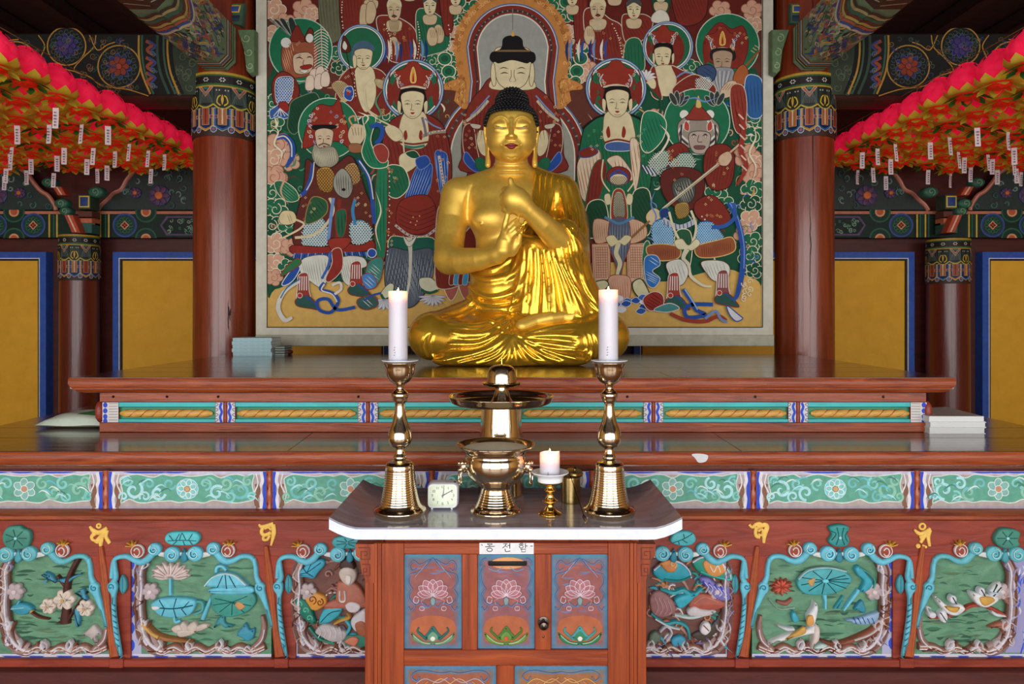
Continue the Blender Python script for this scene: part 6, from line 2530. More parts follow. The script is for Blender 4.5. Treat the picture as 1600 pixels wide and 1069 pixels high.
# raised hand: palm upright, index pointing into the other fist
body.chain([P(778,398,3.475),P(786,391,3.455),P(788,378,3.45),P(791,365,3.45)],[0.040,0.042,0.036,0.028],0.02)
body.chain([P(797,388,3.47),P(799,374,3.465),P(798,364,3.46)],[0.03,0.03,0.022],0.02)
for pts, r_ in (([(788,364,3.445),(789,350,3.44),(792,340,3.435),(794,330,3.43)],[0.0145,0.0135,0.0125,0.0105]),
 ([(792,363,3.435),(796,354,3.425),(802,348,3.425),(808,344,3.44)],[0.0145,0.0135,0.0125,0.011]),
 ([(794,370,3.432),(798,361,3.42),(804,355,3.42),(811,351,3.438)],[0.0145,0.0135,0.0125,0.011]),
 ([(796,377,3.434),(800,368,3.424),(806,363,3.424),(812,360,3.44)],[0.0135,0.0125,0.0115,0.010])):
    body.chain([P(*q) for q in pts],r_,0.006)
body.chain([P(800,394,3.47),P(809,381,3.455),P(812,368,3.455)],[0.022,0.017,0.013],0.012)
# left forearm and the closed fist
body.chain([P(884,384,3.62),P(868,370,3.56),P(848,350,3.49),P(826,329,3.44)],[0.075,0.064,0.052,0.041],0.03)
body.ellipsoid(P(808,314,3.43),(0.060,0.050,0.062),0.02)
body.ellipsoid(P(815,319,3.43),(0.050,0.044,0.050),0.02)
body.ellipsoid(P(801,309,3.415),(0.050,0.042,0.056),0.025)
for k, (yy,xx) in enumerate(((297,789),(307,786),(317.5,786),(327,788.5))):
    body.chain([P(xx+10,yy,3.425),P(xx+1.5,yy,3.432),P(xx-0.5,yy,3.45),P(xx+6,yy+1,3.48)],[0.018,0.0165,0.0165,0.016],0.007)
body.chain([P(806,304,3.41),P(801,294,3.405),P(798.5,286,3.405),P(797.5,281,3.405)],[0.020,0.017,0.0145,0.0125],0.012)
c = P(752,350,3.68)
d_ = body.hit(752,350,3.5,3.95)
if d_:
    body.ellipsoid(P(752,350,d_),(0.008,0.008,0.008),0.006)
# collar-bone line and armpit crease
for q in ([(729,338),(731,310),(736,292)],):
    pts = body.trace(q,-0.002,3.4)
    body.chain(pts,[0.005]*len(pts),0.02,True)
body.mesh('body','gold_skin',buddha)

# ---- robe
robe = Field(LO,HI,0.005)
torso(robe,0.013)
poly = np.array(sm([(834,258),(880,262),(930,300),(930,520),(690,520),(725,402),(760,393),(790,378),(806,362),(822,340),(831,310),(834,285)],False,3)+[(834,258)])
gx, gy = np.meshgrid(np.arange(640,1000),np.arange(240,540),indexing='ij')
inside = np.zeros(gx.shape,bool)
dist = np.full(gx.shape,1e9)
for i in range(len(poly)-1):
    (xa,ya), (xb,yb) = poly[i], poly[i+1]
    cond = ((ya>gy) !=(yb>gy)) & (gx<(xb-xa)*(gy-ya)/(yb-ya+1e-12)+xa)
    inside ^= cond
    t_ = np.clip(((gx-xa)*(xb-xa)+(gy-ya)*(yb-ya))/((xb-xa)**2+(yb-ya)**2+1e-9),0,1)
    dist = np.minimum(dist,np.hypot(gx-xa-t_*(xb-xa),gy-ya-t_*(yb-ya)))
sd = np.where(inside,-dist,dist) * MM
X, Y, Z = robe.ax
px_ = 800 + X[:,None,None] * FPX / Y[None,:,None]
py_ = HZY - (Z[None,None,:]-EYE) * FPX / Y[None,:,None]
ii = np.clip(np.rint(px_-640).astype(np.int32),0,gx.shape[0]-1)
jj = np.clip(np.rint(py_-240).astype(np.int32),0,gx.shape[1]-1)
robe.F = np.maximum(robe.F,sd[ii,jj].astype(np.float32))
del ii, jj, px_, py_
# skirt and hips
robe.ellipsoid(P(794,455,3.80),(0.205,0.19,0.165),0.03)
robe.ellipsoid(P(792,428,3.80),(0.190,0.165,0.08),0.03)
robe.ellipsoid(P(806,516,3.76),(0.40,0.26,0.115),0.05)
# crossed legs
robe.chain([P(748,500,3.84),P(705,516,3.74),P(676,524,3.64)],[0.125,0.118,0.112],0.04)
robe.chain([P(870,500,3.84),P(915,516,3.74),P(945,525,3.64)],[0.125,0.118,0.112],0.04)
robe.chain([P(676,526,3.62),P(730,535,3.54),P(800,542,3.50)],[0.110,0.095,0.075],0.04)
robe.chain([P(945,527,3.62),P(890,534,3.54),P(815,540,3.50)],[0.110,0.095,0.075],0.04)
# spread hem on the platform
robe.ellipsoid(P(800,553,3.50),(0.20,0.10,0.075),0.03)
for (xx,yy,dd,rx,ry,rz) in ((742,559,3.47,0.150,0.07,0.040),(862,558,3.47,0.150,0.07,0.042),(708,563,3.50,0.10,0.07,0.030),(893,561,3.50,0.09,0.07,0.034),(800,562,3.46,0.085,0.05,0.036)):
    robe.ellipsoid(P(xx,yy,dd),(rx,ry,rz),0.02)
# sleeve over the left arm and the drape that falls from it
robe.chain([P(876,303,3.87),P(890,330,3.83),P(894,362,3.76),P(892,390,3.70)],[0.094,0.080,0.084,0.088],0.03)
robe.chain([P(880,368,3.62),P(886,392,3.62)],[0.085,0.088],0.03)
robe.chain([P(888,395,3.68),P(905,440,3.70),P(925,486,3.70)],[0.092,0.075,0.080],0.04)
robe.chain([P(868,395,3.62),P(880,440,3.62),P(895,484,3.62)],[0.075,0.075,0.075],0.04)
robe.chain([P(835,384,3.62),P(848,430,3.62),P(858,484,3.60)],[0.050,0.062,0.066],0.04)
robe.chain([P(818,380,3.64),P(822,430,3.64),P(826,480,3.62)],[0.045,0.055,0.060],0.04)
robe.cone(P(905,380,3.70),P(908,400,3.70),0.03,0.03,0.03)
# belly roll of the skirt
for q, r_ in (([(736,428),(762,438),(800,430),(818,410)],0.016),([(730,446),(764,466),(806,456),(826,428)],0.018),([(727,462),(764,482),(812,476),(834,446)],0.018),([(738,419),(770,421),(798,404)],0.014),
 ([(740,404),(764,396),(790,381)],0.010)):
    pts = robe.trace(q,0.004)
    robe.chain(pts,[r_*(0.5+0.5*math.sin(PI*(i+0.6)/len(pts))) for i in range(len(pts))],0.014)
# pleats: raised ridges with grooves between them
FOLDS = [
 ([(838,272),(834,325),(816,368)],6),([(846,271),(842,325),(828,374)],6),([(855,271),(851,325),(840,350)],6),([(864,273),(861,318),(852,338)],6),
 ([(873,280),(882,330),(888,362)],6),([(881,282),(894,325),(899,366)],6),([(890,288),(902,330),(907,372)],5),
 ([(867,342),(876,372),(880,405),(892,440)],7),([(872,344),(888,378),(894,412),(908,450)],7),([(879,348),(898,378),(904,408),(922,462)],6),([(885,356),(904,378),(911,396)],6),
 ([(868,350),(870,385),(876,415)],6),
 ([(812,384),(806,410),(790,440)],5),([(818,386),(816,420),(806,458),(796,486)],6),([(826,390),(824,430),(816,490)],6),([(836,392),(836,440),(830,493)],6),([(845,392),(850,440),(848,494)],6),
 ([(855,394),(864,440),(868,494)],6),([(862,398),(878,446),(888,493)],6),([(872,408),(892,452),(908,492)],6),([(882,416),(906,460),(928,491)],6),([(892,424),(918,466),(946,492)],6),([(902,424),(922,460),(938,482)],5),
 ([(740,470),(720,484),(690,492)],6),([(745,480),(722,492),(690,502)],5),
 ([(700,505),(745,508),(788,494)],7),([(705,520),(750,522),(792,500)],7),([(700,538),(752,536),(796,508)],7),([(690,552),(748,548),(798,518)],7),
 ([(900,506),(862,512),(828,520)],7),([(905,526),(868,524),(815,526)],7),([(900,544),(860,538),(808,530)],7),([(900,560),(852,550),(804,534)],6),
 ([(914,522),(918,542),(912,562)],6),([(922,522),(926,542),(920,564)],6),([(929,522),(933,542),(928,566)],5),
 ([(668,524),(662,540),(668,558)],5),([(676,524),(672,542),(678,560)],5),([(661,526),(655,540),(659,552)],4),
 ([(798,522),(760,548),(692,564)],6),([(799,524),(770,552),(716,568)],6),([(799,526),(780,556),(744,569)],6),([(800,528),(790,556),(772,570)],6),([(800,528),(800,556),(798,570)],6),
 ([(801,528),(812,556),(822,570)],6),([(802,526),(826,554),(848,569)],6),([(803,524),(840,550),(876,567)],6),([(804,522),(850,546),(902,562)],6),
 ([(765,500),(782,512),(790,528)],5),([(800,496),(798,508),(800,522)],5),
]
for q, w in FOLDS:
    pts = robe.trace(q,0.003)
    n_ = len(pts)
    if n_ > 3:
        rr = [w*0.0017*(0.35+0.65*math.sin(PI*min(1,(i+0.5)/n_))) for i in range(n_)]
        robe.chain(pts,rr,0.009)
for i in range(len(FOLDS)-1):
    qa, qb = FOLDS[i][0], FOLDS[i+1][0]
    if len(qa) != len(qb) or max(math.hypot(a_[0]-b_[0],a_[1]-b_[1]) for a_,b_ in zip(qa,qb)) > 34:
        continue
    q = [((a_[0]+b_[0])/2,(a_[1]+b_[1])/2) for a_,b_ in zip(qa,qb)]
    pts = robe.trace(q,-0.001)
    n_ = len(pts)
    if n_ > 3:
        robe.chain(pts,[0.0065*(0.3+0.7*math.sin(PI*(i_+0.5)/n_)) for i_ in range(n_)],0.010,True)
# flat underside on the platform
zc = int((Z_UT+0.001-robe.lo[2])/robe.h)
robe.F[:,:,:zc+1] = np.maximum(robe.F[:,:,:zc+1],0.002)
robe.mesh('robe','gold_robe',buddha)

# ---- the foot resting on the thigh
foot = Field((-0.05,3.25,1.45),(0.40,3.85,1.72),0.004)
pts = []
for x_, y_, up_ in ((816,510,0.0),(836,502,0.006),(860,497,0.01),(884,494,0.008)):
    dd = robe.hit(x_,y_,3.2,4.0) or 3.6
    pts.append(P(x_,y_,dd+0.012))
foot.chain(pts,[0.034,0.037,0.034,0.024],0.02)
for k in range(5):
    dd = robe.hit(890+k*2.2,492.5+k*1.2,3.2,4.0) or 3.6
    a_ = P(884,493+k*1.6,dd+0.006)
    foot.cone(a_,P(896+(2 if k==0 else-k*0.8),491.5+k*2.0,dd+0.006),0.010,0.0085,0.006)
foot.mesh('foot','gold_skin',buddha)

# ---- head
HS = 3.80 / FPX


def H(u,v,w):
    y = 3.80 + w * HS
    return Vector(((u-1.0)*y/FPX,y,EYE+(HZY-v)*y/FPX))


def hr(*r):
    return tuple(x*HS for x in r)


hlo, hhi = H(-52,292,-66), H(52,128,66)
head = Field((hlo.x,hlo.y,hlo.z),(hhi.x,hhi.y,hhi.z),0.0026)
K = HS
head.ellipsoid(H(0,196,6),hr(38.5,43,33),6*K)
head.ellipsoid(H(0,206,-5),hr(38,38,36),8*K)
head.ellipsoid(H(0,222,-9),hr(36,32,32.5),8*K)
head.ellipsoid(H(-16,219,-24),hr(15,14,17),8*K)
head.ellipsoid(H(16,219,-24),hr(15,14,17),8*K)
head.ellipsoid(H(0,243,-28),hr(13,9,8.5),9*K)
head.ellipsoid(H(0,187,-17),hr(31,24,16),8*K)
head.cone(H(0,236,13),H(0,288,14),25*K,28*K,4*K)
for s in (-1,1):
    head.ellipsoid(H(s*16.5,193,-49.5),hr(11.5,7,6.5),6*K,True)
    head.ellipsoid(H(s*16.5,195.5,-36.0),hr(11.5,7.0,5.6),3*K)
    head.ellipsoid(H(s*16.5,203.5,-38),hr(10,4,4),6*K)
head.chain([H(0,188,-42),H(0,200,-46),H(0,212,-51)],[3.0*K,3.2*K,4.6*K],4*K)
head.ellipsoid(H(0,213.4,-50.5),hr(5.6,4.4,3.0),2.5*K)
for s in (-1,1):
    head.ellipsoid(H(s*5.0,213.8,-46),hr(3.8,5,2.8),3.0*K)
head.ellipsoid(H(0,228,-38),hr(13,7,8.5),7*K)
head.ellipsoid(H(0,220.5,-49),hr(1.6,3,3.2),2*K,True)
head.ellipsoid(H(0,236.2,-49),hr(9,4.5,1.8),3*K,True)


def on_face(q,off,n=5):
    """points of the face under a curve given in head pixels"""
    out = []
    for u_, v_ in sm(q,False,n):
        w_ = -64.0
        while w_ < 20 and head.at(H(u_,v_,w_)) > 0:
            w_ += 0.8
        a_, b_ = w_ - 0.8, w_
        for _ in range(6):
            m_ = (a_+b_) / 2
            if head.at(H(u_,v_,m_)) < 0:
                b_ = m_
            else:
                a_ = m_
        out.append(H(u_,v_,b_+off))
    return out


for s in (-1,1):
    pts = on_face([(s*4.0,196),(s*5.5,190),(s*9,185),(s*16,182),(s*23,184),(s*30,189.5)],0.9)
    head.chain(pts,[K*1.5]*len(pts),3.0*K)
    pts = on_face([(s*9,187.5),(s*16,184.8),(s*23,187),(s*28,191)],-0.4)
    head.chain(pts,[K*0.7]*len(pts),1.5*K,True)
    pts = on_face([(s*7.5,198.4),(s*12,199.8),(s*17,199.8),(s*25.5,197.6)],0.0)
    head.chain(pts,[K*0.9]*len(pts),1.2*K,True)
    pts = on_face([(s*10,226.6),(s*12.5,226.8),(s*14.5,226.2)],0.2)
    head.chain(pts,[K*0.8]*len(pts),1.6*K,True)
pts = on_face([(-6,246),(0,248),(6,246)],0.2)
head.chain(pts,[K*0.7]*len(pts),2*K,True)
# folds of the neck
for v, R0 in ((257,25.6),(264.5,26.6),(272,27.8)):
    n_ = 28
    ring = [H(R0*math.sin(2*PI*i/n_),v+1.5*math.cos(2*PI*i/n_),14-R0*math.cos(2*PI*i/n_)) for i in range(n_+1)]
    head.chain(ring,[2.2*K]*len(ring),2.0*K)
    ring = [H(R0*1.02*math.sin(2*PI*i/n_),v+4.4+1.5*math.cos(2*PI*i/n_),14-R0*1.02*math.cos(2*PI*i/n_)) for i in range(n_+1)]
    head.chain(ring,[0.9*K]*len(ring),1.5*K,True)
# ears with long lobes
for s in (-1,1):
    head.chain([H(s*37.5,192,0),H(s*41,197,2),H(s*41.2,210,3),H(s*39.2,224,2),H(s*37.6,240,-1),H(s*36.6,252,-4),H(s*36.8,258,-5)],[2.2*K,2.8*K,2.6*K,2.3*K,3.0*K,4.2*K,4.2*K],1.5*K)
    head.chain([H(s*37,205,-3),H(s*36.5,222,-3),H(s*36,240,-4),H(s*36.5,255,-5)],[2.0*K,1.9*K,1.8*K,2.5*K],1.5*K)
    head.ellipsoid(H(s*37.5,208,6),hr(2.6,8,14),2*K)
hd = head.mesh('head','gold_skin',buddha)
# painted lips and eyes
lips = Field((-0.06,3.54,EYE+0.79),(0.06,3.76,EYE+0.90),0.0016)
pu = on_face([(-9.5,227.0),(-5,225.9),(-1.6,225.6),(0,226.3),(1.6,225.6),(5,225.9),(9.5,227.0)],0.6,3)
lips.chain(pu,[K*(0.5+1.5*math.sin(PI*i/(len(pu)-1))) for i in range(len(pu))],1.0*K)
pu = on_face([(-8.5,227.8),(-4,229.6),(0,230.4),(4,229.6),(8.5,227.8)],0.6,3)
lips.chain(pu,[K*(0.5+2.3*math.sin(PI*i/(len(pu)-1))) for i in range(len(pu))],0.6*K)
pu = on_face([(-9,227.6),(-4,228.0),(0,228.3),(4,228.0),(9,227.6)],0.2,3)
lips.chain(pu,[K*1.2]*len(pu),0.8*K)
lips.mesh('lips','lip_red',buddha)
pu = on_face([(-10.5,227.0),(-5,227.9),(0,227.6),(5,227.9),(10.5,227.0)],-1.05,3)
MB().tube(pu,[K*r_ for r_ in np.interp(np.linspace(0,1,len(pu)),[0,0.5,1],[0.2,0.45,0.2])],6).build('mouth_line','eye_dark',buddha)
for s in (-1,1):
    pts = on_face([(s*9,198.9),(s*13,200.0),(s*18,199.7),(s*25,197.8)],0.35)
    MB().tube(pts,[K*r_ for r_ in np.interp(np.linspace(0,1,len(pts)),[0,0.3,0.7,1],[0.2,0.5,0.85,0.2])],6).build('eye','eye_white',buddha)
    pts = on_face([(s*7.5,198.2),(s*12,199.3),(s*18,199.0),(s*26,197.2)],0.1)
    MB().tube(pts,[K*r_ for r_ in np.interp(np.linspace(0,1,len(pts)),[0,0.3,0.7,1],[0.15,0.7,0.8,0.15])],6).build('upper_eyelid_line','eye_dark',buddha)


# ---- hair: a cap with rows of snail curls
def is_face(u,v,w):
    if w > 0 and v < 232:
        return False
    if w > 0:
        return True
    line = float(np.interp(abs(u),[0,22,30,35,38.5,41,44],[172.5,172.5,174.5,180,190,203,216]))
    return v > line


cap = Field((hlo.x,hlo.y,H(0,236,0).z),(hhi.x,hhi.y,hhi.z),0.0035)
cap.ellipsoid(H(0,195,2),hr(41,50,36),4*K)
cap.ellipsoid(H(1,160,4),hr(24.5,27,21),4*K)
Xc, Yc, Zc = cap.ax
capF = cap.F.copy()
W = ((Yc-3.80)/HS)[None,:,None]
U = (Xc[:,None,None]*FPX/Yc[None,:,None]+1.0)
Vv = HZY - (Zc[None,None,:]-EYE) * FPX / Yc[None,:,None]
line = np.interp(np.abs(U),[0,22,30,35,38.5,41,44],[172.5,172.5,174.5,180,190,203,216])
cut_ = np.where(W<0,Vv-line,Vv-232)
cap.F = np.maximum(cap.F,(cut_*HS).astype(np.float32))
cap.mesh('hair_cap','hair_black',buddha)
cap.F = capF
m = MB()
axis = H(1,190,6)
zt = H(0,137.5,6).z
row = 0
z_ = zt
while z_ > H(0,230,6).z:
    a_ = (row % 2) * 0.09
    end = a_ + 2 * PI
    while a_ < end:
        dx, dy = math.sin(a_), -math.cos(a_)
        last = None
        r_ = 0.0
        while r_ < 0.19:
            if cap.at((axis.x+dx*r_,axis.y+dy*r_,z_)) < 0:
                last = r_
            r_ += 0.0015
        if last is None:
            a_ += 0.5
            continue
        c_ = Vector((axis.x+dx*last,axis.y+dy*last,z_))
        u_ = c_.x * FPX / c_.y + 1.0
        v_ = HZY - (z_-EYE) * FPX / c_.y
        if not is_face(u_,v_-0.3,(c_.y-3.80)/HS):
            m.ico(c_,2.9*HS,1)
            m.ico(c_+Vector((dx,dy,-0.1))*2.2*HS,1.5*HS,1)
        a_ += 5.4 * HS / max(last,3.5*HS)
    z_ -= 4.7 * HS
    row += 1
cu = m.build('hair_curls','hair_black',buddha,ang=80)
cu['kind'] = 'stuff'

# ================================================================== hanging painting behind the statue
D_PT = 4.70
scroll = thing('hanging_painting','large hanging temple painting of haloed figures in a cream silk border','painting',(P(804,0,D_PT).x,D_PT,P(0,540,D_PT).z))
m = MB()
pbox(m,400,417.5,-70,524,D_PT,0.01)
pbox(m,1190.5,1208,-70,524,D_PT,0.01)
pbox(m,417.5,1190.5,512,524,D_PT,0.01)
m.build('silk_border','silk_border',scroll)
m = MB()
pbox(m,399,1210,523.5,541,D_PT-0.012,0.03,0.004)
m.build('lower_roller','silk_lower',scroll)
m = MB()
pbox(m,417,1191,-70,512.5,D_PT+0.003,0.006)
m.build('canvas','silk_lower',scroll)
A = Art(417,-66,1191,512,260)

RED, RED2, REDL = (124,46,36), (98,34,28), (160,70,54)
GRE, GRE2, GREL, GRED = (36,102,70), (28,78,56), (84,140,104), (22,56,42)
BLUE, BLU2, BLUL = (42,78,156), (28,52,112), (110,140,190)
SKIN, SKIN2, BEI = (214,200,160), (178,160,122), (200,178,142)
WH, CR, GY, GYD, BLKP = (216,212,196), (226,216,186), (150,150,138), (88,92,92), (24,22,22)
OCH, TAN, TAND, PINK, PNKD = (206,166,92), (190,128,66), (150,92,44), (206,160,134), (168,104,84)


class Zm:
    """draws with coordinates of a magnified view of the painting"""

    def __init__(self,ox,oy,s):
        self.ox, self.oy, self.s = ox, oy, s

    def q(self,pts):
        return [(self.ox+x/self.s,self.oy+y/self.s) for x,y in pts]

    def b(self,pts,col,oc=None,ow=4,n=4):
        A.blob(self.q(pts),col,oc,ow/self.s,n)
        return self

    def p(self,pts,col,oc=None,ow=4):
        A.poly(self.q(pts),col,oc,ow/self.s)
        return self

    def c(self,pts,w,col,taper=None,n=5):
        A.curve(self.q(pts),w/self.s if not hasattr(w,'__len__') else [v/self.s for v in w],col,taper,n)
        return self

    def e(self,x,y,rx,ry,col,oc=None,ow=4,rot=0,n=22):
        A.poly(ell(self.ox+x/self.s,self.oy+y/self.s,rx/self.s,ry/self.s,n,rot),col,oc,ow/self.s)
        return self

    def sp(self,x,y,r,w,col,a=0.0,s=1,t=1.3):
        A.line(spiral(self.ox+x/self.s,self.oy+y/self.s,r*0.1/self.s,r/self.s,t,a,18,s),w/self.s,col,'s')
        return self

    def hatch(self,pts,ang,gap,col,w=3,wav=6,smooth=True,taper='se'):
        """fold lines that follow a direction inside a shape"""
        q = np.array(sm(pts,True,4) if smooth else pts)
        cx, cy = q.mean(0)
        ca, sa = math.cos(R(ang)), math.sin(R(ang))
        u = (q[:,0]-cx) * ca + (q[:,1]-cy) * sa
        v = -(q[:,0]-cx) * sa + (q[:,1]-cy) * ca
        k = 0
        vv = v.min() + gap * 0.6
        while vv < v.max():
            run = []
            us = np.arange(u.min(),u.max(),max(6.0,gap*0.6))
            for uu in us:
                y_ = vv + wav * math.sin(uu*0.02+k*0.35)
                x_ = cx + uu * ca - y_ * sa
                z_ = cy + uu * sa + y_ * ca
                if inside_poly(x_,z_,q):
                    run.append((x_,z_))
                else:
                    if len(run) > 3:
                        A.line(self.q(run),w/self.s,col,taper)
                    run = []
            if len(run) > 3:
                A.line(self.q(run),w/self.s,col,taper)
            vv += gap
            k += 1
        return self

    def scales(self,pts,gap,col,w=2.5,r=None):
        q = np.array(sm(pts,True,4))
        x0, y0 = q.min(0)
        x1, y1 = q.max(0)
        r = r or gap * 0.5
        yy, k = y0, 0
        while yy < y1:
            xx = x0 + (gap/2 if k % 2 else 0)
            while xx < x1:
                if inside_poly(xx,yy,q):
                    A.line(self.q(ell(xx,yy,r,r,6,0,0,180)),w/self.s,col)
                xx += gap
            yy += gap * 0.62
            k += 1
        return self

    def pearls(self,pts,gap,r,col):
        q = sm(pts,False,8)
        acc = 0.0
        for i in range(1,len(q)):
            acc += math.hypot(q[i][0]-q[i-1][0],q[i][1]-q[i-1][1])
            if acc > gap:
                A.poly(ell(self.ox+q[i][0]/self.s,self.oy+q[i][1]/self.s,r/self.s,r/self.s,6),col)
                acc = 0
        return self


def inside_poly(x,y,q):
    xa, ya = q[:,0], q[:,1]
    xb, yb = np.roll(xa,-1), np.roll(ya,-1)
    c = ((ya>y) !=(yb>y)) & (x<(xb-xa)*(y-ya)/(yb-ya+1e-12)+xa)
    return bool(c.sum() % 2)


Z1, Z2, Z3, Z4 = Zm(400,0,3.96), Zm(800,0,3.81), Zm(400,260,3.5625), Zm(800,260,3.564)
UP = Zm(0,0,1.0)

# ---- grounds: dark red and green behind the figures, ochre earth below
UP.p([(417,-66),(1191,-66),(1191,512),(417,512)],(96,52,42))
UP.p([(417,424),(1191,404),(1191,512),(417,512)],OCH)
UP.b([(417,130),(470,120),(520,150),(600,130),(620,300),(600,420),(560,440),(470,440),(430,452),(417,440)],GRE2)
UP.b([(1191,130),(1130,120),(1080,150),(1000,130),(980,300),(1000,420),(1040,440),(1130,420),(1180,436),(1191,420)],GRE2)
UP.b([(470,-66),(1130,-66),(1140,40),(1060,90),(960,120),(640,120),(540,90),(460,40)],RED2)


def cloud(z,x,y,r,col,line,s=1,n=5,a0=0):
    """curled cloud made of overlapping lobes"""
    for i in range(n):
        a = a0 + i * 2 * PI / n
        z.e(x+r*0.62*math.cos(a),y+r*0.55*math.sin(a),r*0.5,r*0.46,col,line,max(3,r*0.07),0,14)
    z.e(x,y,r*0.62,r*0.56,col,None,3,0,14)
    z.sp(x,y,r*0.55,max(3,r*0.07),line,40,s)


rnd = random.Random(21)
# cloud banks at the flanks and top
for (x,y,r,c,l) in ((110,60,70,PINK,CR),(180,140,60,PINK,PNKD),(90,210,55,PINK,CR),(300,60,70,PINK,PNKD),(350,90,46,PINK,CR),(100,640,60,GRE,CR),(110,760,60,GRE,CR),(95,850,46,GRE2,CR),(140,900,80,PINK,PNKD),(110,990,70,PINK,CR),(210,1000,60,PINK,PNKD),
 (1150,320,66,GRE,CR),(1220,400,60,GRE,CR),(1210,480,56,GRE2,CR),(1090,380,52,GRE,CR),(1130,440,52,GRE,CR),(1340,60,62,GRE,CR),(1260,120,52,GRE,CR),(1240,200,46,PINK,CR),(1235,290,44,PINK,CR),(700,690,60,GRE,CR),(800,720,62,GRE,CR),(760,620,50,GRE2,CR),(500,330,46,GRE,CR),(510,420,46,GRE2,CR)):
    cloud(Z1,x,y,r,c,l,rnd.choice((-1,1)),5,rnd.uniform(0,3))
for (x,y,r,c,l) in ((1430,60,60,PINK,PNKD),(1440,150,52,PINK,CR),(1240,60,60,PINK,PNKD),(1450,700,70,GRE,CR),(1440,820,70,GRE,CR),(1400,930,74,PINK,PNKD),(1455,980,60,PINK,CR),(250,40,56,GRE,CR),(300,100,50,GRE,CR),(345,190,46,PINK,CR),(350,270,46,PINK,CR),(400,300,56,GRE,CR),(330,380,52,GRE2,CR),(340,450,50,GRE,CR),(440,400,56,PINK,PNKD),(410,450,50,PINK,CR),
 (1070,400,48,GRE,CR),(850,740,60,PINK,CR),(860,690,46,PINK,PNKD)):
    cloud(Z2,x,y,r,c,l,rnd.choice((-1,1)),5,rnd.uniform(0,3))
for (x,y,r,c,l) in ((100,60,70,PINK,PNKD),(90,150,60,GRE,CR),(110,240,66,GRE,CR),(90,330,60,GRE2,CR),(180,320,56,GRE,CR),(110,430,60,PINK,CR),(190,450,52,PINK,PNKD),(110,540,60,PINK,CR),(170,560,46,GRE,CR),(100,620,46,PINK,PNKD)):
    cloud(Z3,x,y,r,c,l,rnd.choice((-1,1)),5,rnd.uniform(0,3))
for (x,y,r,c,l) in ((1340,40,60,PINK,PNKD),(1340,130,60,GRE,CR),(1330,210,56,GRE2,CR),(1330,300,60,PINK,CR),(1290,380,52,PINK,PNKD),(1340,420,56,GRE,CR),(1320,500,60,GRE,CR),(1350,580,46,GRE2,CR),(1140,140,60,GRE,CR),(1190,220,54,GRE,CR)):
    cloud(Z4,x,y,r,c,l,rnd.choice((-1,1)),5,rnd.uniform(0,3))

# ribbons, curls and flames that fill the ground between the figures
for i in range(420):
    x = rnd.uniform(424,700) if i % 2 else rnd.uniform(905,1184)
    y = rnd.uniform(120,425)
    c = rnd.choice([CR,BLUE,GRE,REDL,PINK,BLUL,GREL,(196,150,90),RED,WH])
    if i % 3 == 0:
        A.line(spiral(x,y,0.6,rnd.uniform(3,7),rnd.uniform(0.9,1.4),rnd.uniform(0,360),12,rnd.choice((1,-1))),rnd.uniform(1.0,1.8),c,'s')
    else:
        a = rnd.uniform(0,2*PI)
        L = rnd.uniform(8,22)
        A.curve([(x,y),(x+L*0.4*math.cos(a+0.5),y+L*0.4*math.sin(a+0.5)),(x+L*math.cos(a),y+L*math.sin(a))],rnd.uniform(1.2,4.0),c,'se',4)

# ---- flaming aureole around the central figure
cx = 801


def ring_pts(rx,top,bot,wob=0.0,n=46):
    out = []
    for i in range(n+1):
        a = PI + PI * i / n
        r_ = 1.0 + (wob*(1 if i % 2 else-1) if wob else 0)
        out.append((cx+rx*math.cos(a)*r_,top+(bot-top)*(1+math.sin(a)*r_)))
    return out


def horseshoe(hw,top,low,nip):
    """upright aureole outline: dome above, drawn in below"""
    L = []
    for i in range(25):
        a = PI + PI * i / 24
        L.append((cx+hw*math.cos(a),top+hw*1.02+hw*1.02*math.sin(a)))
    return [(cx-hw*nip,low),(cx-hw*(1+nip)/2,(top+hw+low)/2)] + L + [(cx+hw*(1+nip)/2,(top+hw+low)/2),(cx+hw*nip,low)]


# lower nimbus (behind the body)
for hw, c in ((117,(96,124,160)),(114.5,CR),(113,RED),(106,(70,60,60)),(103,RED),(98,WH),(96,GY)):
    q = []
    for i in range(25):
        a = PI + PI * i / 24
        q.append((cx+hw*math.cos(a),246+hw*0.98*math.sin(a)))
    A.poly(q+[(cx+hw*0.98,440),(cx-hw*0.98,440)],c)
for k in range(24):
    a = PI + PI * (k+0.5) / 24
    A.line([(cx+103*math.cos(a),246+101*math.sin(a)),(cx+107*math.cos(a),246+105*math.sin(a))],2.2,(120,140,130))
out = horseshoe(91,-14,170,0.86)
fl_ = []
for i, (x,y) in enumerate(out):
    fl_.append((x,y))
A.blob(fl_,TAN,n=3)
for i in range(1,len(out)-1):
    for j in range(2):
        x = out[i][0] + (out[i+1][0]-out[i][0]) * j * 0.5
        y = out[i][1] + (out[i+1][1]-out[i][1]) * j * 0.5
        dx, dy = x - cx, y - 80
        L = math.hypot(dx,dy)
        dx, dy = dx / L, dy / L
        A.blob([(x-dx*8-dy*4,y-dy*8+dx*4),(x+dx*3,y+dy*3),(x-dx*3+dy*5,y-dy*3-dx*5)],rnd.choice([TAN,(204,142,78),(174,110,54)]),n=3)
        A.line(spiral(x-dx*7,y-dy*7,0.4,3.4,1.2,rnd.uniform(0,360),10),1.0,rnd.choice([TAND,(226,176,110)]),'s')
for hw, top, c in ((72,6,(84,104,150)),(70,8,(196,196,200)),(68.5,9.5,RED),(62,16,(58,50,50)),(59,19,RED),(56,22,WH),(54,24,(152,154,146))):
    A.blob(horseshoe(hw,top,178,0.82),c,n=3)
for i in range(1,27):
    q = horseshoe(60.5,17.5,178,0.82)
    A.dots([q[i]],1.3,(120,140,130))
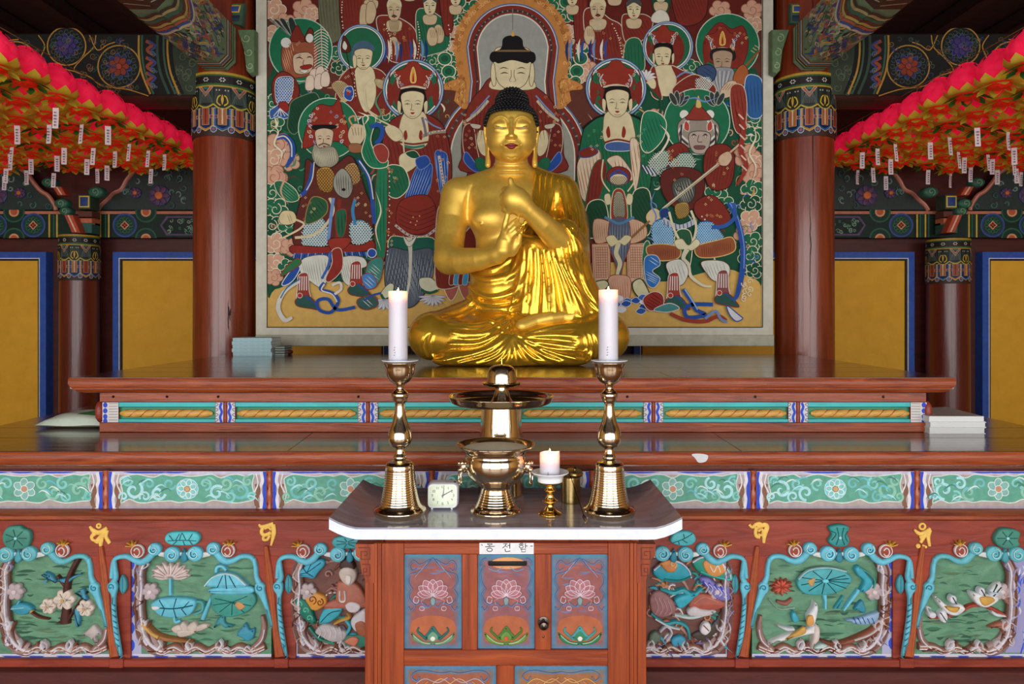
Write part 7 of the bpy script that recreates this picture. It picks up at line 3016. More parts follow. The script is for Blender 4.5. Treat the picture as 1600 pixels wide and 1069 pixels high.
# scalloped green lobes outside the aureole
for s in (-1,1):
    for (x,y,r,c) in ((84,4,11,GRE),(96,24,11,GRE),(105,48,10,PINK),(106,70,10,PINK),(106,92,11,GRE),(100,112,11,GRE),(98,128,9,GRE)):
        A.poly(ell(cx+s*x,y,r,r*0.92,16),c,CR,1.4)
        A.poly(ell(cx+s*x,y,r*0.6,r*0.55,12),tuple(v*0.8 for v in c),tuple(min(255,v*1.25) for v in c),0.9)
    A.blob([(cx+s*74,128),(cx+s*86,124),(cx+s*106,132),(cx+s*108,140),(cx+s*92,142),(cx+s*76,146)],TAN,TAND,1)
    for k in range(16):
        x, y = cx + s * rnd.uniform(72,104), rnd.uniform(126,142)
        A.curve([(x,y),(x+rnd.uniform(-4,4),y-3),(x+rnd.uniform(-3,6),y-6)],1.4,rnd.choice([TAND,(222,168,100),(204,142,78)]),'se')
    for k in range(20):
        x, y = cx + s * rnd.uniform(73,84), rnd.uniform(140,168)
        A.curve([(x,y),(x+rnd.uniform(-3,3),y-4),(x+rnd.uniform(-3,3),y-8)],1.4,rnd.choice([TAND,(222,168,100),(204,142,78)]),'se')

# lotus seat and lap of the central figure (mostly hidden by the statue)
for k in range(9):
    A.blob([(cx-96+k*24,470),(cx-108+k*24,446),(cx-96+k*24,428),(cx-84+k*24,446)],(176,96,84),CR,1.2)
A.blob([(702,410),(720,372),(760,340),(842,340),(882,372),(900,410),(880,440),(722,440)],RED,(206,190,160),1.4)
for k in range(9):
    A.curve([(712+k*6,416-k*6),(800,432-k*8),(890-k*6,416-k*6)],1.2,RED2)
A.blob([(742,258),(860,258),(872,320),(850,360),(752,360),(730,320)],RED,(70,24,20),1.2)
# ---- central seated figure: black hair with low crown, pale face, red robe
A.blob([(764,124),(752,140),(738,156),(726,182),(722,214),(722,244),(730,270),(876,270),(880,240),(878,204),(872,178),(858,154),(836,136),(812,120),(786,118)],RED,(70,24,20),1.4)
for s in (-1,1):
    A.blob([(cx+s*x,y) for x,y in ((62,196),(76,200),(77,232),(66,262),(52,258),(56,230))],(104,36,30),(206,192,166),1.0)
    A.blob([(cx+s*x,y) for x,y in ((44,206),(54,206),(56,222),(50,240),(40,244),(38,226))],SKIN,(96,70,50),0.9)
    A.blob([(cx+s*x,y) for x,y in ((72,238),(76,252),(60,268),(44,268),(56,258))],BLUE,BLUL,1.2)
    A.blob([(cx+s*x,y) for x,y in ((46,248),(58,250),(54,266),(36,266))],GRE,GRE2,1)
    A.curve([(cx+s*36,150),(cx+s*52,168),(cx+s*66,182)],2.2,BLUL)
    A.curve([(cx+s*38,158),(cx+s*54,176),(cx+s*72,190)],4.2,(186,176,150))
    for k in range(6):
        A.curve([(cx+s*(28+k*7),140+k*8),(cx+s*(34+k*6),180+k*6),(cx+s*(38+k*6),220)],1.0,(84,28,24),'se')
    A.blob([(cx+s*x,y) for x,y in ((50,196),(66,194),(62,201),(52,202))],(190,180,160),(80,40,36),1)
A.blob([(776,120),(824,120),(834,140),(768,140)],SKIN,(96,70,50),0.9)
A.blob([(771,96),(774,78),(788,74),(814,74),(828,80),(830,98),(827,118),(819,134),(800,142),(782,134),(774,118)],SKIN,(96,70,50),1.0)
for s in (-1,1):
    A.blob([(cx+s*29,100),(cx+s*33,103),(cx+s*34,122),(cx+s*30,136),(cx+s*26,130),(cx+s*27,112)],SKIN,(96,70,50),0.9)
    A.curve([(cx+s*6,109),(cx+s*14,106.5),(cx+s*21,109)],1.4,(60,50,42),'se')
    A.curve([(cx+s*6,116),(cx+s*13,114.5),(cx+s*20,116.5)],1.6,(40,34,30),'se')
    A.curve([(cx+s*2.5,110),(cx+s*2.2,120),(cx+s*5,127),(cx,129)],0.9,(120,90,66),'e')
A.blob([(769,98),(765,92),(768,83),(778,80),(784,74),(786,62),(794,57),(808,57),(816,63),(818,74),(826,80),(835,84),(837,94),(832,100),(828,98),(822,100),(800,95),(780,100),(774,98)],BLKP)
A.poly([(778,79),(826,79),(828,82),(776,82)],(120,96,60))
A.blob([(799,57),(801,50),(804,57)],(206,160,70))
A.curve([(801,14),(801,48)],1.0,(120,118,108))


# ---- building blocks for the attendants
def face(x,y,w,h,col=SKIN,line=(92,64,48),beard=None,third=False):
    """frontal face: eyes, brows, nose and a small red mouth"""
    A.blob([(x-w,y-h*0.75),(x-w*0.98,y),(x-w*0.8,y+h*0.6),(x-w*0.4,y+h*0.95),(x,y+h*1.05),(x+w*0.4,y+h*0.95),(x+w*0.8,y+h*0.6),(x+w*0.98,y),(x+w,y-h*0.75),(x,y-h)],col,line,0.8)
    for s in (-1,1):
        A.curve([(x+s*w*0.18,y-h*0.2),(x+s*w*0.5,y-h*0.3),(x+s*w*0.8,y-h*0.16)],0.9,(70,54,44),'se',4)
        A.curve([(x+s*w*0.2,y),(x+s*w*0.5,y-h*0.06),(x+s*w*0.78,y+h*0.02)],1.1,(40,32,28),'se',4)
        A.poly(ell(x+s*w*0.48,y+h*0.0,0.7,0.7,6),(30,24,24))
    A.curve([(x-w*0.08,y-h*0.05),(x-w*0.1,y+h*0.3),(x-w*0.2,y+h*0.4),(x+w*0.12,y+h*0.44)],0.8,line,None,4)
    A.blob([(x-w*0.22,y+h*0.62),(x,y+h*0.58),(x+w*0.22,y+h*0.62),(x,y+h*0.74)],(150,44,36),n=3)
    A.curve([(x-w*0.3,y+h*0.86),(x,y+h*0.9),(x+w*0.3,y+h*0.86)],0.6,line)
    if beard:
        for k in range(-5,6):
            A.curve([(x+k*w*0.16,y+h*0.7),(x+k*w*0.2,y+h*1.2),(x+k*w*0.14,y+h*1.7)],1.5,beard if k % 2 else tuple(v*0.7 for v in beard),'e')
        A.curve([(x-w*0.1,y+h*0.56),(x-w*0.6,y+h*0.7),(x-w*0.8,y+h*1.0)],1.6,beard,'e')
        A.curve([(x+w*0.1,y+h*0.56),(x+w*0.6,y+h*0.7),(x+w*0.8,y+h*1.0)],1.6,beard,'e')


def halo(x,y,r,rings=True,red=False):
    if rings:
        for k, c in ((1.0,(52,74,110)),(0.975,(150,176,196)),(0.93,(60,86,124)),(0.90,(222,222,214)),(0.855,GRED),(0.84,GRE)):
            A.poly(ell(x,y,r*k,r*k,36),c)
    else:
        A.poly(ell(x,y,r,r,36),(190,206,186))
        A.poly(ell(x,y,r*0.97,r*0.97,36),(34,110,76))


def crown(x,y,w,h,flame=True):
    """tall red crown with jewelled wings and streamers"""
    A.blob([(x-w,y),(x-w*1.15,y-h*0.45),(x-w*1.5,y-h*0.9),(x-w*0.8,y-h*1.05),(x-w*0.4,y-h*1.35),(x,y-h*1.45),(x+w*0.4,y-h*1.35),(x+w*0.8,y-h*1.05),(x+w*1.5,y-h*0.9),(x+w*1.15,y-h*0.45),(x+w,y)],(142,50,36),(84,28,24),0.9)
    for s in (-1,1):
        A.blob([(x+s*w*1.5,y-h*0.1),(x+s*w*1.95,y-h*0.5),(x+s*w*1.7,y-h*1.0),(x+s*w*2.05,y+h*0.3),(x+s*w*1.75,y+h*0.9),(x+s*w*1.5,y+h*0.5)],(128,44,34),n=3)
        for k in range(5):
            A.line(spiral(x+s*w*(0.9+0.16*k),y-h*(0.2+0.16*k),0.4,3.0,1.1,rnd.uniform(0,360),9),1.0,rnd.choice([(190,200,206),(206,196,170),(120,160,180)]))
        A.curve([(x+s*w*1.1,y-h*0.05),(x+s*w*1.25,y-h*0.4),(x+s*w*1.0,y-h*0.7)],1.3,(214,210,200))
    if flame:
        A.blob([(x-3.4,y-h*0.35),(x-4.2,y-h*0.7),(x,y-h*1.15),(x+4.2,y-h*0.7),(x+3.4,y-h*0.35)],(214,160,70),(240,214,140),0.9)
        A.blob([(x-1.6,y-h*0.42),(x,y-h*0.85),(x+1.6,y-h*0.42)],(150,50,36))
    A.curve([(x-w,y-h*0.02),(x,y-h*0.14),(x+w,y-h*0.02)],3.0,(206,190,160))
    A.curve([(x-w,y+h*0.06),(x,y-h*0.04),(x+w,y+h*0.06)],2.4,BLKP)


def hair(x,y,w,h):
    A.blob([(x-w*1.12,y+h*0.5),(x-w*1.18,y-h*0.5),(x-w*0.9,y-h*1.02),(x,y-h*1.12),(x+w*0.9,y-h*1.02),(x+w*1.18,y-h*0.5),(x+w*1.12,y+h*0.5)],BLKP)
    for s in (-1,1):
        A.blob([(x+s*w*1.0,y-h*0.05),(x+s*w*1.28,y-h*0.2),(x+s*w*1.3,y+h*0.4),(x+s*w*1.1,y+h*0.75),(x+s*w*1.0,y+h*0.4)],SKIN,(92,64,48),0.7)


def robe_shape(pts,col,dark,edge,ang,gap=5.0,w=1.1,wav=2.0):
    A.blob(pts,col,edge,1.3)
    UP.hatch(pts,ang,gap,dark,w,wav)


# ---- top row: robed elders and attendants
for (pts,c,dk,ed,ang) in (
 ([(500,-60),(528,-60),(530,20),(532,60),(506,66),(498,20)],(104,104,80),(80,80,60),(60,56,44),85),
 ([(530,-60),(566,-60),(570,20),(560,42),(536,46)],RED,RED2,(60,20,18),85),
 ([(588,30),(606,24),(628,30),(648,46),(654,74),(652,96),(612,96),(598,70)],RED,RED2,(206,196,176),80),
 ([(650,24),(664,14),(684,24),(700,40),(702,74),(676,86),(656,84)],GRE,GRE2,(190,186,160),80),
 ([(684,-40),(704,-40),(708,20),(706,50),(694,50)],RED,RED2,(60,20,18),88),
 ([(898,-40),(916,-40),(918,40),(914,66),(898,60)],RED,RED2,(60,20,18),88),
 ([(912,20),(930,14),(952,30),(972,44),(976,90),(930,92),(916,66)],RED,RED2,(206,196,176),80),
 ([(972,26),(990,24),(1008,24),(1020,36),(1008,60),(986,72),(974,60)],RED,RED2,(190,186,160),60),
 ([(978,66),(1000,64),(1006,110),(976,106)],GRE,GRE2,(190,186,160),85),
 ([(1050,-40),(1100,-40),(1104,20),(1080,40),(1056,30)],RED,RED2,(60,20,18),70),
 ([(1016,-40),(1046,-40),(1044,20),(1024,30)],GRE2,GRED,(60,60,44),80)):
    robe_shape(pts,c,dk,ed,ang)
for (x,y,w,h,b) in ((616,16,11,17,(140,120,90)),(672,10,10,15,None),(934,16,12,16,(196,180,150)),(990,16,11,15,None),(712,-4,9,14,None),(894,-4,9,14,None),(580,-14,10,15,None),(1032,-10,10,15,None),(960,-18,10,14,None),(640,-26,10,14,None)):
    A.blob([(x-w,y+h),(x+w,y+h),(x+w*0.8,y+h*1.9),(x-w*0.8,y+h*1.9)],BEI,(96,70,50),0.8)
    face(x,y,w,h,BEI if b else SKIN,beard=None)
    if b:
        A.curve([(x-4,y+h*0.6),(x,y+h*0.5),(x+4,y+h*0.6)],2.2,(60,44,36))
        for k in range(-3,4):
            A.curve([(x+k*2.4,y+h*0.9),(x+k*2.2,y+h*1.5),(x+k*1.4,y+h*2.2)],1.2,b,'e')
    A.blob([(x-w*1.02,y-h*0.3),(x-w*0.8,y-h*0.95),(x,y-h*1.12),(x+w*0.8,y-h*0.95),(x+w*1.02,y-h*0.3),(x,y-h*0.72)],(70,74,76) if not b else SKIN,None)
for (x,y) in ((568,24),(578,20)):
    A.blob([(x-4,y-14),(x+6,y-16),(x+10,y),(x+4,y+16),(x-6,y+14)],BEI,(110,76,56),0.9)
for (x,y,s) in ((616,74,1),(686,56,-1),(921,58,1),(676,60,1)):
    A.blob([(x-6,y-14),(x+2,y-16),(x+8,y-4),(x+6,y+10),(x-4,y+12),(x-9,y)],BEI,(110,76,56),0.9)
    for k in range(4):
        A.curve([(x-4+k*3,y-12),(x-2+k*2.6,y)],0.7,(130,96,70))
for s, xx in ((1,600),(1,640),(-1,948),(-1,912)):
    for k, c in enumerate((BLUE,WH,RED,BLUL,BLU2)):
        A.curve([(xx+s*k*6,62),(xx+s*(k*6+3),78),(xx+s*(k*6+1),98)],4.0,c,'se')
for (pts,gap) in (([(598,34),(610,60),(612,94)],3.6),([(652,30),(656,60),(652,92)],3.6),([(700,36),(704,60),(698,80)],3.6),([(954,34),(966,60),(972,90)],3.6),([(536,-10),(534,20),(536,44)],3.6)):
    UP.pearls(pts,gap,1.1,(226,216,190))
A.blob([(1018,26),(1030,16),(1042,22),(1044,36),(1020,36)],WH,(150,130,110),0.8)

# ---- monk with staff (left) and crowned attendant (right)
halo(565,76,38)
A.blob([(528,132),(540,112),(552,106),(590,108),(606,124),(610,150),(604,180),(530,176)],RED,(206,190,160),1.2)
UP.hatch([(530,130),(552,110),(560,140),(556,172),(532,172)],80,4.5,RED2,1.0,2)
A.blob([(557,106),(582,106),(588,140),(584,164),(572,176),(562,160),(556,130)],SKIN,(110,80,56),0.9)
A.blob([(552,96),(550,80),(556,68),(570,64),(582,70),(583,80)],(70,96,118))
face(568,92,13.5,16)
A.blob([(551,92),(553,86),(557,90),(557,104),(553,106)],SKIN,(110,80,56),0.8)
A.line([(541,80),(554,140)],1.6,(50,34,30))
A.blob([(538,56),(548,74),(546,82),(536,82),(533,74)],(90,36,30),(40,30,28),1.0)
A.blob([(538,64),(543,72),(540,79),(535,74)],WH,(40,30,28),0.8)
A.blob([(586,124),(600,126),(608,132),(602,140),(590,136)],SKIN2,(110,80,56),0.8)
A.curve([(584,120),(570,134),(566,156),(576,172),(590,182)],2.2,(206,196,160))
UP.pearls([(556,108),(554,130),(556,150)],3.4,1.0,CR)

halo(1043,74,40)
A.poly(ell(1043,78,26,30,20),(120,44,34))
crown(1036,72,13,22,False)
hair(1036,88,13,18)
face(1035,90,12.5,16)
A.blob([(1022,106),(1052,104),(1060,124),(1056,148),(1030,150),(1022,132)],SKIN,(110,80,56),0.9)
robe_shape([(1048,104),(1064,110),(1086,120),(1090,146),(1060,160),(1050,146),(1056,126)],RED,RED2,(206,190,160),40)
robe_shape([(1022,104),(1014,118),(1018,150),(1034,156),(1028,130)],RED,RED2,(206,190,160),80)
A.curve([(1056,122),(1070,114),(1084,118)],2.4,BLUL)
A.blob([(1000,124),(1012,116),(1024,128),(1022,140),(1008,134)],SKIN,(110,80,56),0.8)
for k in range(7):
    a = PI + PI * k / 6
    A.blob([(1009,128),(1009+9*math.cos(a-0.25),122+8*math.sin(a-0.25)),(1009+16*math.cos(a),122+12*math.sin(a)),(1009+9*math.cos(a+0.25),122+8*math.sin(a+0.25))],(222,216,214),(170,160,156),0.6,n=3)
A.poly(ell(1009,128,2,2,8),(170,60,60))
A.curve([(1009,132),(1020,146),(1032,160),(1030,180),(1020,190)],4.0,GRE2)

# ---- guardian with red mane (upper left)
halo(470,78,50,False)
for k, a in enumerate((-60,-40,-20,5)):
    A.blob([(458,60),(452+30*math.sin(R(a))-4,44-12),(455+30*math.sin(R(a)),28+abs(a)*0.12),(462+26*math.sin(R(a)),46)],(48,52,50),(150,160,150),0.9,n=3)
A.blob([(440,96),(442,72),(456,60),(480,58),(494,72),(496,96),(486,116),(462,122),(446,114)],(150,84,58),(80,34,26),1.0)
UP.hatch([(440,96),(442,72),(456,60),(470,64),(460,90),(452,116)],75,3.6,(206,150,116),1.4,2)
A.blob([(464,40),(472,52),(478,64),(466,66),(454,62)],RED,(70,24,20),1.0)
A.blob([(484,44),(490,52),(484,66),(476,62)],(120,44,36),(30,20,18),1.2)
A.poly(ell(447,67,8,8,12),(222,218,210))
A.poly(ell(484,60,6,7,12),(222,218,210))
A.blob([(460,86),(480,82),(490,90),(488,108),(478,116),(462,114),(458,100)],(206,180,150),(90,50,40),1.0)
A.curve([(462,92),(468,90),(474,93)],1.8,(50,30,26),'se')
A.curve([(479,91),(484,89),(488,91)],1.8,(50,30,26),'se')
A.blob([(470,104),(484,101),(488,104),(482,108),(472,108)],(150,40,36),(60,20,18),0.9)
A.blob([(468,110),(482,110),(476,115)],WH,(90,50,40),0.7)
A.curve([(475,94),(474,101),(479,102)],1.0,(100,56,44))
for k in range(14):
    y = 46 + k * 4.6
    A.curve([(502,y),(508,y+2),(513,y+6)],1.3,(220,210,196))
    A.curve([(502,y),(496,y+3),(491,y+7)],1.3,(220,196,180))
A.line([(502,42),(504,110)],1.4,(206,176,160))
for (x,y) in ((490,122),(500,118),(484,132),(498,130),(508,126)):
    A.blob([(x-5,y-10),(x+4,y-14),(x+8,y-2),(x+5,y+9),(x-6,y+8)],(216,198,178),(130,90,70),0.8)
robe_shape([(426,128),(440,112),(458,120),(468,140),(462,158),(440,168),(428,160)],RED,RED2,(60,22,18),60)
A.blob([(433,124),(446,120),(458,124),(456,150),(448,164),(434,162),(430,142)],(70,104,160),(214,210,196),0.9)
UP.scales([(433,124),(446,120),(458,124),(456,150),(448,164),(434,162)],4.2,(206,214,222),0.8)
A.blob([(430,168),(440,162),(452,168),(458,178),(446,186),(434,182),(424,186),(422,174)],(56,92,156),(206,214,222),1.0)
A.blob([(436,162),(448,160),(452,172),(440,178)],(146,44,38),(70,24,20),0.8)
for k in range(5):
    A.curve([(438,170),(432-4+k*6,182)],1.2,(214,220,226))
robe_shape([(456,160),(474,150),(494,146),(500,166),(480,186),(462,210),(450,200),(452,178)],(30,70,48),GRED,(110,130,96),65)
A.blob([(518,134),(528,126),(540,130),(550,142),(546,156),(536,160),(526,146)],(196,176,130),(90,60,44),0.9)
UP.scales([(518,134),(528,126),(540,130),(550,142),(540,154)],3.6,(130,100,70),0.8)
A.blob([(540,138),(550,136),(553,148),(548,158),(538,152)],BLUE,(190,206,226),1.2)
A.poly(ell(545,146,3,4,8),(170,40,40))

# ---- old guardian with lute (upper right)
halo(1136,72,50,False)
A.blob([(1104,96),(1098,70),(1108,50),(1124,36),(1142,46),(1160,42),(1168,66),(1164,92),(1150,108)],(132,46,36),(84,28,24),1.0)
crown(1128,80,15,26,True)
A.blob([(1112,78),(1144,78),(1146,96),(1112,96)],(40,34,34))
face(1128,98,14.5,18,(176,150,124),beard=(180,178,172))
A.blob([(1114,108),(1142,108),(1146,124),(1138,142),(1126,150),(1114,138),(1110,122)],(150,152,154),(80,80,84),0.9)
for k in range(9):
    A.curve([(1113+k*3.6,112),(1116+k*2.6,128),(1122+k*1.0,146)],1.0,(206,206,204) if k % 2 else (110,112,116),'e')
A.blob([(1144,126),(1150,110),(1160,102),(1168,112),(1166,128),(1154,136)],(166,92,50),(84,44,26),1.1)
A.line([(1164,104),(1186,80)],3.0,(150,84,46))
for k in range(3):
    A.line([(1178+k*3,84-k*4),(1172+k*3,80-k*4)],1.4,(206,170,110))
robe_shape([(1088,108),(1106,102),(1118,112),(1112,128),(1092,122)],(58,76,110),(36,50,80),(30,34,50),30)
robe_shape([(1050,140),(1080,118),(1104,126),(1118,140),(1110,160),(1080,150),(1060,158)],RED,RED2,(206,190,160),15)
UP.scales([(1088,124),(1106,120),(1110,138),(1088,140)],3.6,(206,220,210),0.9)
A.blob([(1126,140),(1138,128),(1150,130),(1148,146),(1134,154),(1124,152)],(206,182,150),(120,84,60),0.9)
for k in range(4):
    A.curve([(1128+k*4,142),(1136+k*4,132)],0.8,(130,92,66))
robe_shape([(1164,124),(1176,118),(1190,130),(1190,180),(1170,184),(1162,160)],(50,96,150),(30,62,110),(190,206,220),85)
for k in range(6):
    A.curve([(1150+k*3,150+k*9),(1160+k*2,158+k*8)],4,(206,170,150) if k % 2 else (150,52,42))
robe_shape([(1140,140),(1160,136),(1166,170),(1160,208),(1146,200)],(140,56,44),RED2,(206,182,160),80)

# ---- bodhisattva in red (left of the statue)
halo(646,141,48)
A.poly(ell(646,144,33,36,24),(124,46,36))
for k in range(10):
    a = rnd.uniform(0,2*PI)
    A.blob([(646+33*math.cos(a+t_*0.12)*q_,144+36*math.sin(a+t_*0.12)*q_) for t_,q_ in ((-1,0.9),(0,1.06),(1,0.9),(0,0.8))],GRE,n=3)
# body first
A.blob([(604,200),(616,186),(634,178),(662,178),(684,188),(696,204),(704,236),(706,276),(700,330),(694,392),(604,396),(600,330),(604,262),(598,226)],RED,(60,20,18),1.3)
UP.hatch([(606,200),(640,186),(690,196),(702,240),(704,280),(606,280),(602,230)],78,6,RED2,1.1,2)
A.blob([(634,176),(662,176),(670,200),(668,226),(650,234),(626,226),(624,200)],SKIN,(110,80,56),0.9)
for s in (-1,1):
    A.blob([(646+s*12,204),(646+s*15,210),(646+s*13,220),(646+s*9,216),(646+s*9.5,208)],(140,46,36),n=3)
A.curve([(622,222),(646,226),(672,222)],3.0,(120,46,40))
A.curve([(630,228),(646,231),(664,228)],4.0,(60,120,100))
crown(646,140,20,30)
hair(645,163,18,22)
face(645,164,17,21)
A.curve([(664,186),(676,196),(690,202)],2.2,BLUL)
A.curve([(660,214),(676,208),(697,206)],5.2,(150,140,120))
UP.pearls([(662,212),(678,207),(697,204)],3,1.1,WH)
A.curve([(660,184),(664,200),(666,214)],4.0,(120,108,120))
# crossed hand with ribbon
A.blob([(602,200),(612,196),(626,204),(630,216),(618,222),(606,212)],SKIN,(110,80,56),0.8)
A.curve([(570,140),(574,170),(590,186),(612,198),(628,214),(632,240)],2.4,(206,196,160))
A.blob([(624,246),(638,238),(652,244),(654,256),(640,268),(628,270)],SKIN,(110,80,56),0.8)
A.blob([(634,240),(648,236),(656,246),(644,248)],GRE2,CR,0.8)
# blue sashes
for (pts,ang) in (([(652,262),(668,256),(676,262),(670,300),(650,318),(634,312),(640,290)],110),([(680,240),(694,238),(700,250),(698,290),(692,310),(686,290)],85),([(650,250),(666,244),(672,256),(656,266)],30)):
    A.blob(pts,BLUE,BLUL,1.2)
    UP.hatch(pts,ang,3.6,(150,176,214),1.0,1.5)
robe_shape([(604,262),(630,262),(640,290),(622,310),(604,300)],GRE,GRE2,CR,70)
A.curve([(686,244),(692,280),(696,320),(692,380)],4.4,(190,184,180))
UP.pearls([(686,244),(692,280),(696,320),(692,380)],4,1.2,(120,60,50))
# skirts
A.blob([(624,318),(648,306),(672,308),(682,330),(680,356),(664,366),(636,364),(620,348)],(136,48,38),(84,28,24),1.2)
for k in range(6):
    A.curve([(624,322+k*7),(650,332+k*7),(680,322+k*7)],1.1,(96,32,28))
A.dots([(646,340),(652,346),(642,348),(656,338),(650,352)],1.2,(206,170,130))
A.curve([(618,352),(640,368),(664,370),(684,356)],4.0,(180,176,170))
UP.pearls([(618,352),(640,368),(664,370),(684,356)],4,1.4,RED)
A.blob([(612,370),(640,372),(676,372),(682,392),(650,392),(610,390)],(30,92,74),CR,1.0)
sk = [(608,388),(640,392),(676,390),(676,430),(664,458),(644,480),(622,476),(604,452),(602,420)]
A.blob(sk,(84,92,104),(40,44,52),1.2)
UP.hatch(sk,96,3.4,(150,158,166),1.0,5)
UP.hatch(sk,70,7,(50,56,66),1.0,5)
A.curve([(640,372),(642,400),(640,440),(634,470)],[9,5,4,3],(196,192,176))
A.blob([(630,368),(640,378),(652,368),(644,384),(636,384)],(206,204,190),(110,100,90),0.8)
for x, y in ((662,442),(608,452)):
    A.blob([(x-6,y-6),(x+10,y-8),(x+20,y),(x+24,y+10),(x+10,y+14),(x-4,y+8)] if x>640 else [(x-12,y+6),(x,y-8),(x+8,y-6),(x+4,y+10),(x-8,y+16)],(206,204,176),(80,70,60),0.9)
    A.curve([(x-4,y+10),(x+8,y+16),(x+22,y+12)] if x>640 else [(x-12,y+8),(x-6,y+16),(x+4,y+12)],4,(36,92,66))
for x, y in ((676,468),(600,474)):
    for k in range(9):
        a = PI * k / 8
        A.blob([(x,y-6),(x+12*math.cos(a-0.2),y-4+9*math.sin(a-0.2)),(x+22*math.cos(a),y-4+15*math.sin(a)),(x+12*math.cos(a+0.2),y-4+9*math.sin(a+0.2))],(200,200,206),(140,144,160),0.6,n=3)
# hanging panels beside the skirt
robe_shape([(592,258),(606,262),(606,330),(602,400),(590,402),(586,330)],(38,120,84),GRE2,(130,44,38),88)
UP.pearls([(609,264),(609,330),(606,398)],4.5,1.2,WH)
robe_shape([(684,330),(700,330),(704,400),(724,440),(690,452),(680,430)],RED,RED2,(206,192,170),80)
for k in range(4):
    A.blob([(704+k*7,428),(711+k*7,428),(709+k*7,444),(702+k*7,444)],(70,150,190) if k % 2 else RED,WH,0.7)

# ---- bodhisattva in green (right of the statue)
halo(962,139,48)
A.poly(ell(962,142,33,36,24),(124,46,36))
for k in range(10):
    a = rnd.uniform(0,2*PI)
    A.blob([(962+33*math.cos(a+t_*0.12)*q_,142+36*math.sin(a+t_*0.12)*q_) for t_,q_ in ((-1,0.9),(0,1.06),(1,0.9),(0,0.8))],GRE,n=3)
A.blob([(914,198),(930,186),(948,178),(980,178),(1004,188),(1016,204),(1022,240),(1014,300),(1010,340),(912,340),(900,280),(906,230)],(34,104,70),(16,40,30),1.3)
UP.hatch([(914,198),(948,182),(1004,190),(1018,230),(1010,330),(914,330),(902,270)],82,5.5,GRE2,1.1,2)
A.curve([(910,202),(930,186),(948,180)],3,BLKP)
A.curve([(1016,204),(1000,188),(984,180)],3,BLKP)
A.blob([(948,176),(980,176),(990,200),(990,222),(964,230),(944,222),(942,198)],SKIN,(110,80,56),0.9)
for s in (-1,1):
    A.blob([(962+s*12,198),(962+s*15.5,206),(962+s*13,216),(962+s*9,214),(962+s*9.5,204)],(140,46,36),n=3)
crown(962,138,20,30,False)
hair(964,160,18,22)
face(964,162,17,21)
A.blob([(946,226),(964,222),(986,226),(984,236),(950,236)],(70,96,150),(206,214,222),1.0)
A.curve([(944,224),(964,219),(988,224)],3,RED)
# fold-over sleeves, pale inside
for pts in ([(902,256),(918,236),(938,240),(936,300),(924,318),(910,312),(904,290)],[(948,250),(966,244),(982,262),(990,280),(974,282),(956,262)],[(984,220),(996,222),(1000,260),(992,300),(986,262)]):
    A.blob(pts,(214,196,168),(130,70,54),1.0)
    UP.hatch(pts,80,5,(170,90,70),1.2,2)
A.blob([(906,236),(924,230),(934,238),(922,246),(906,246)],RED,(50,80,130),1.4)
robe_shape([(926,262),(938,250),(948,262),(940,300),(926,330),(914,330),(918,296)],RED,RED2,GRE,95)
robe_shape([(918,320),(944,316),(950,360),(930,372),(914,366)],(30,74,48),GRED,CR,60)
robe_shape([(990,300),(1014,300),(1016,360),(1000,368),(986,340)],(30,74,48),GRED,CR,60)
A.poly(ell(966,276,19,15,20),RED,(84,28,24),1.2)
A.poly(ell(966,281,14,9,18),(214,202,166),(50,80,140),1.6)
UP.scales([(954,278),(966,274),(978,278),(976,288),(956,288)],3.4,(130,110,80),0.8)
A.curve([(952,276),(966,267),(980,276)],2.6,BLUE)
for s in (-1,1):
    A.blob([(966+s*14,304),(966+s*22,306),(966+s*20,320),(966+s*12,318)],(214,204,164),(130,110,80),0.8)
    A.curve([(966+s*24,250),(966+s*26,280),(966+s*14,300)],2.2,(214,204,164))
    A.curve([(966+s*12,318),(966+s*12,350),(966+s*6,380)],2.4,(206,200,170))
A.blob([(958,300),(974,300),(980,340),(966,350),(954,340)],(160,60,46),(206,196,160),1.2)
A.blob([(960,304),(972,304),(976,336),(966,342),(958,336)],(190,184,156),(90,80,60),0.8)
UP.scales([(960,304),(972,304),(976,336),(966,342),(958,336)],3.0,(80,76,66),0.7)
# aprons of checked cloth, sash and bow
for s, (xa,xb) in ((-1,(928,956)),(1,(978,1006))):
    q = [(xa,344),(xb,350),(xb+2,372),(xa+2,380)]
    A.blob(q,(206,168,138),(140,60,46),1.0)
    UP.hatch(q,85,3.4,(150,100,78),0.8,1)
    q = [(xa-2+2*s,382),(xb+2*s,380),(xb+4*s,436),(xa+2*s,442)]
    A.poly(q,(206,166,136),(140,60,46),1.0)
    UP.hatch(q,88,3.6,(160,104,84),0.9,0.5,False,None)
    UP.hatch(q,0,4.0,(160,104,84),0.9,0.5,False,None)
A.blob([(954,344),(980,344),(984,380),(974,410),(968,436),(960,410),(950,380)],(84,94,112),(150,60,46),1.2)
UP.hatch([(954,344),(980,344),(984,380),(974,410),(960,410),(950,380)],90,4,(150,160,172),0.9,2)
A.curve([(944,340),(960,348),(966,350),(974,348),(990,340)],4.0,(80,130,170))
A.blob([(946,372),(958,368),(966,376),(976,368),(986,372),(976,384),(966,380),(954,386)],(214,204,160),(120,100,70),0.9)
A.curve([(966,380),(962,396),(968,412),(964,430),(968,452)],[7,7,7,5,3],(206,198,160))
A.blob([(950,436),(966,430),(984,436),(982,470),(966,484),(952,474)],(206,160,134),(140,60,46),1.0)
UP.hatch([(950,436),(966,430),(984,436),(982,470),(966,484),(952,474)],84,3.4,(170,96,80),0.9,2)
for pts in ([(916,452),(926,442),(944,438),(950,446),(938,458),(924,462)],[(988,442),(1000,436),(1010,450),(1014,464),(1002,468),(990,456)]):
    A.blob(pts,(206,200,160),GRED,1.6)
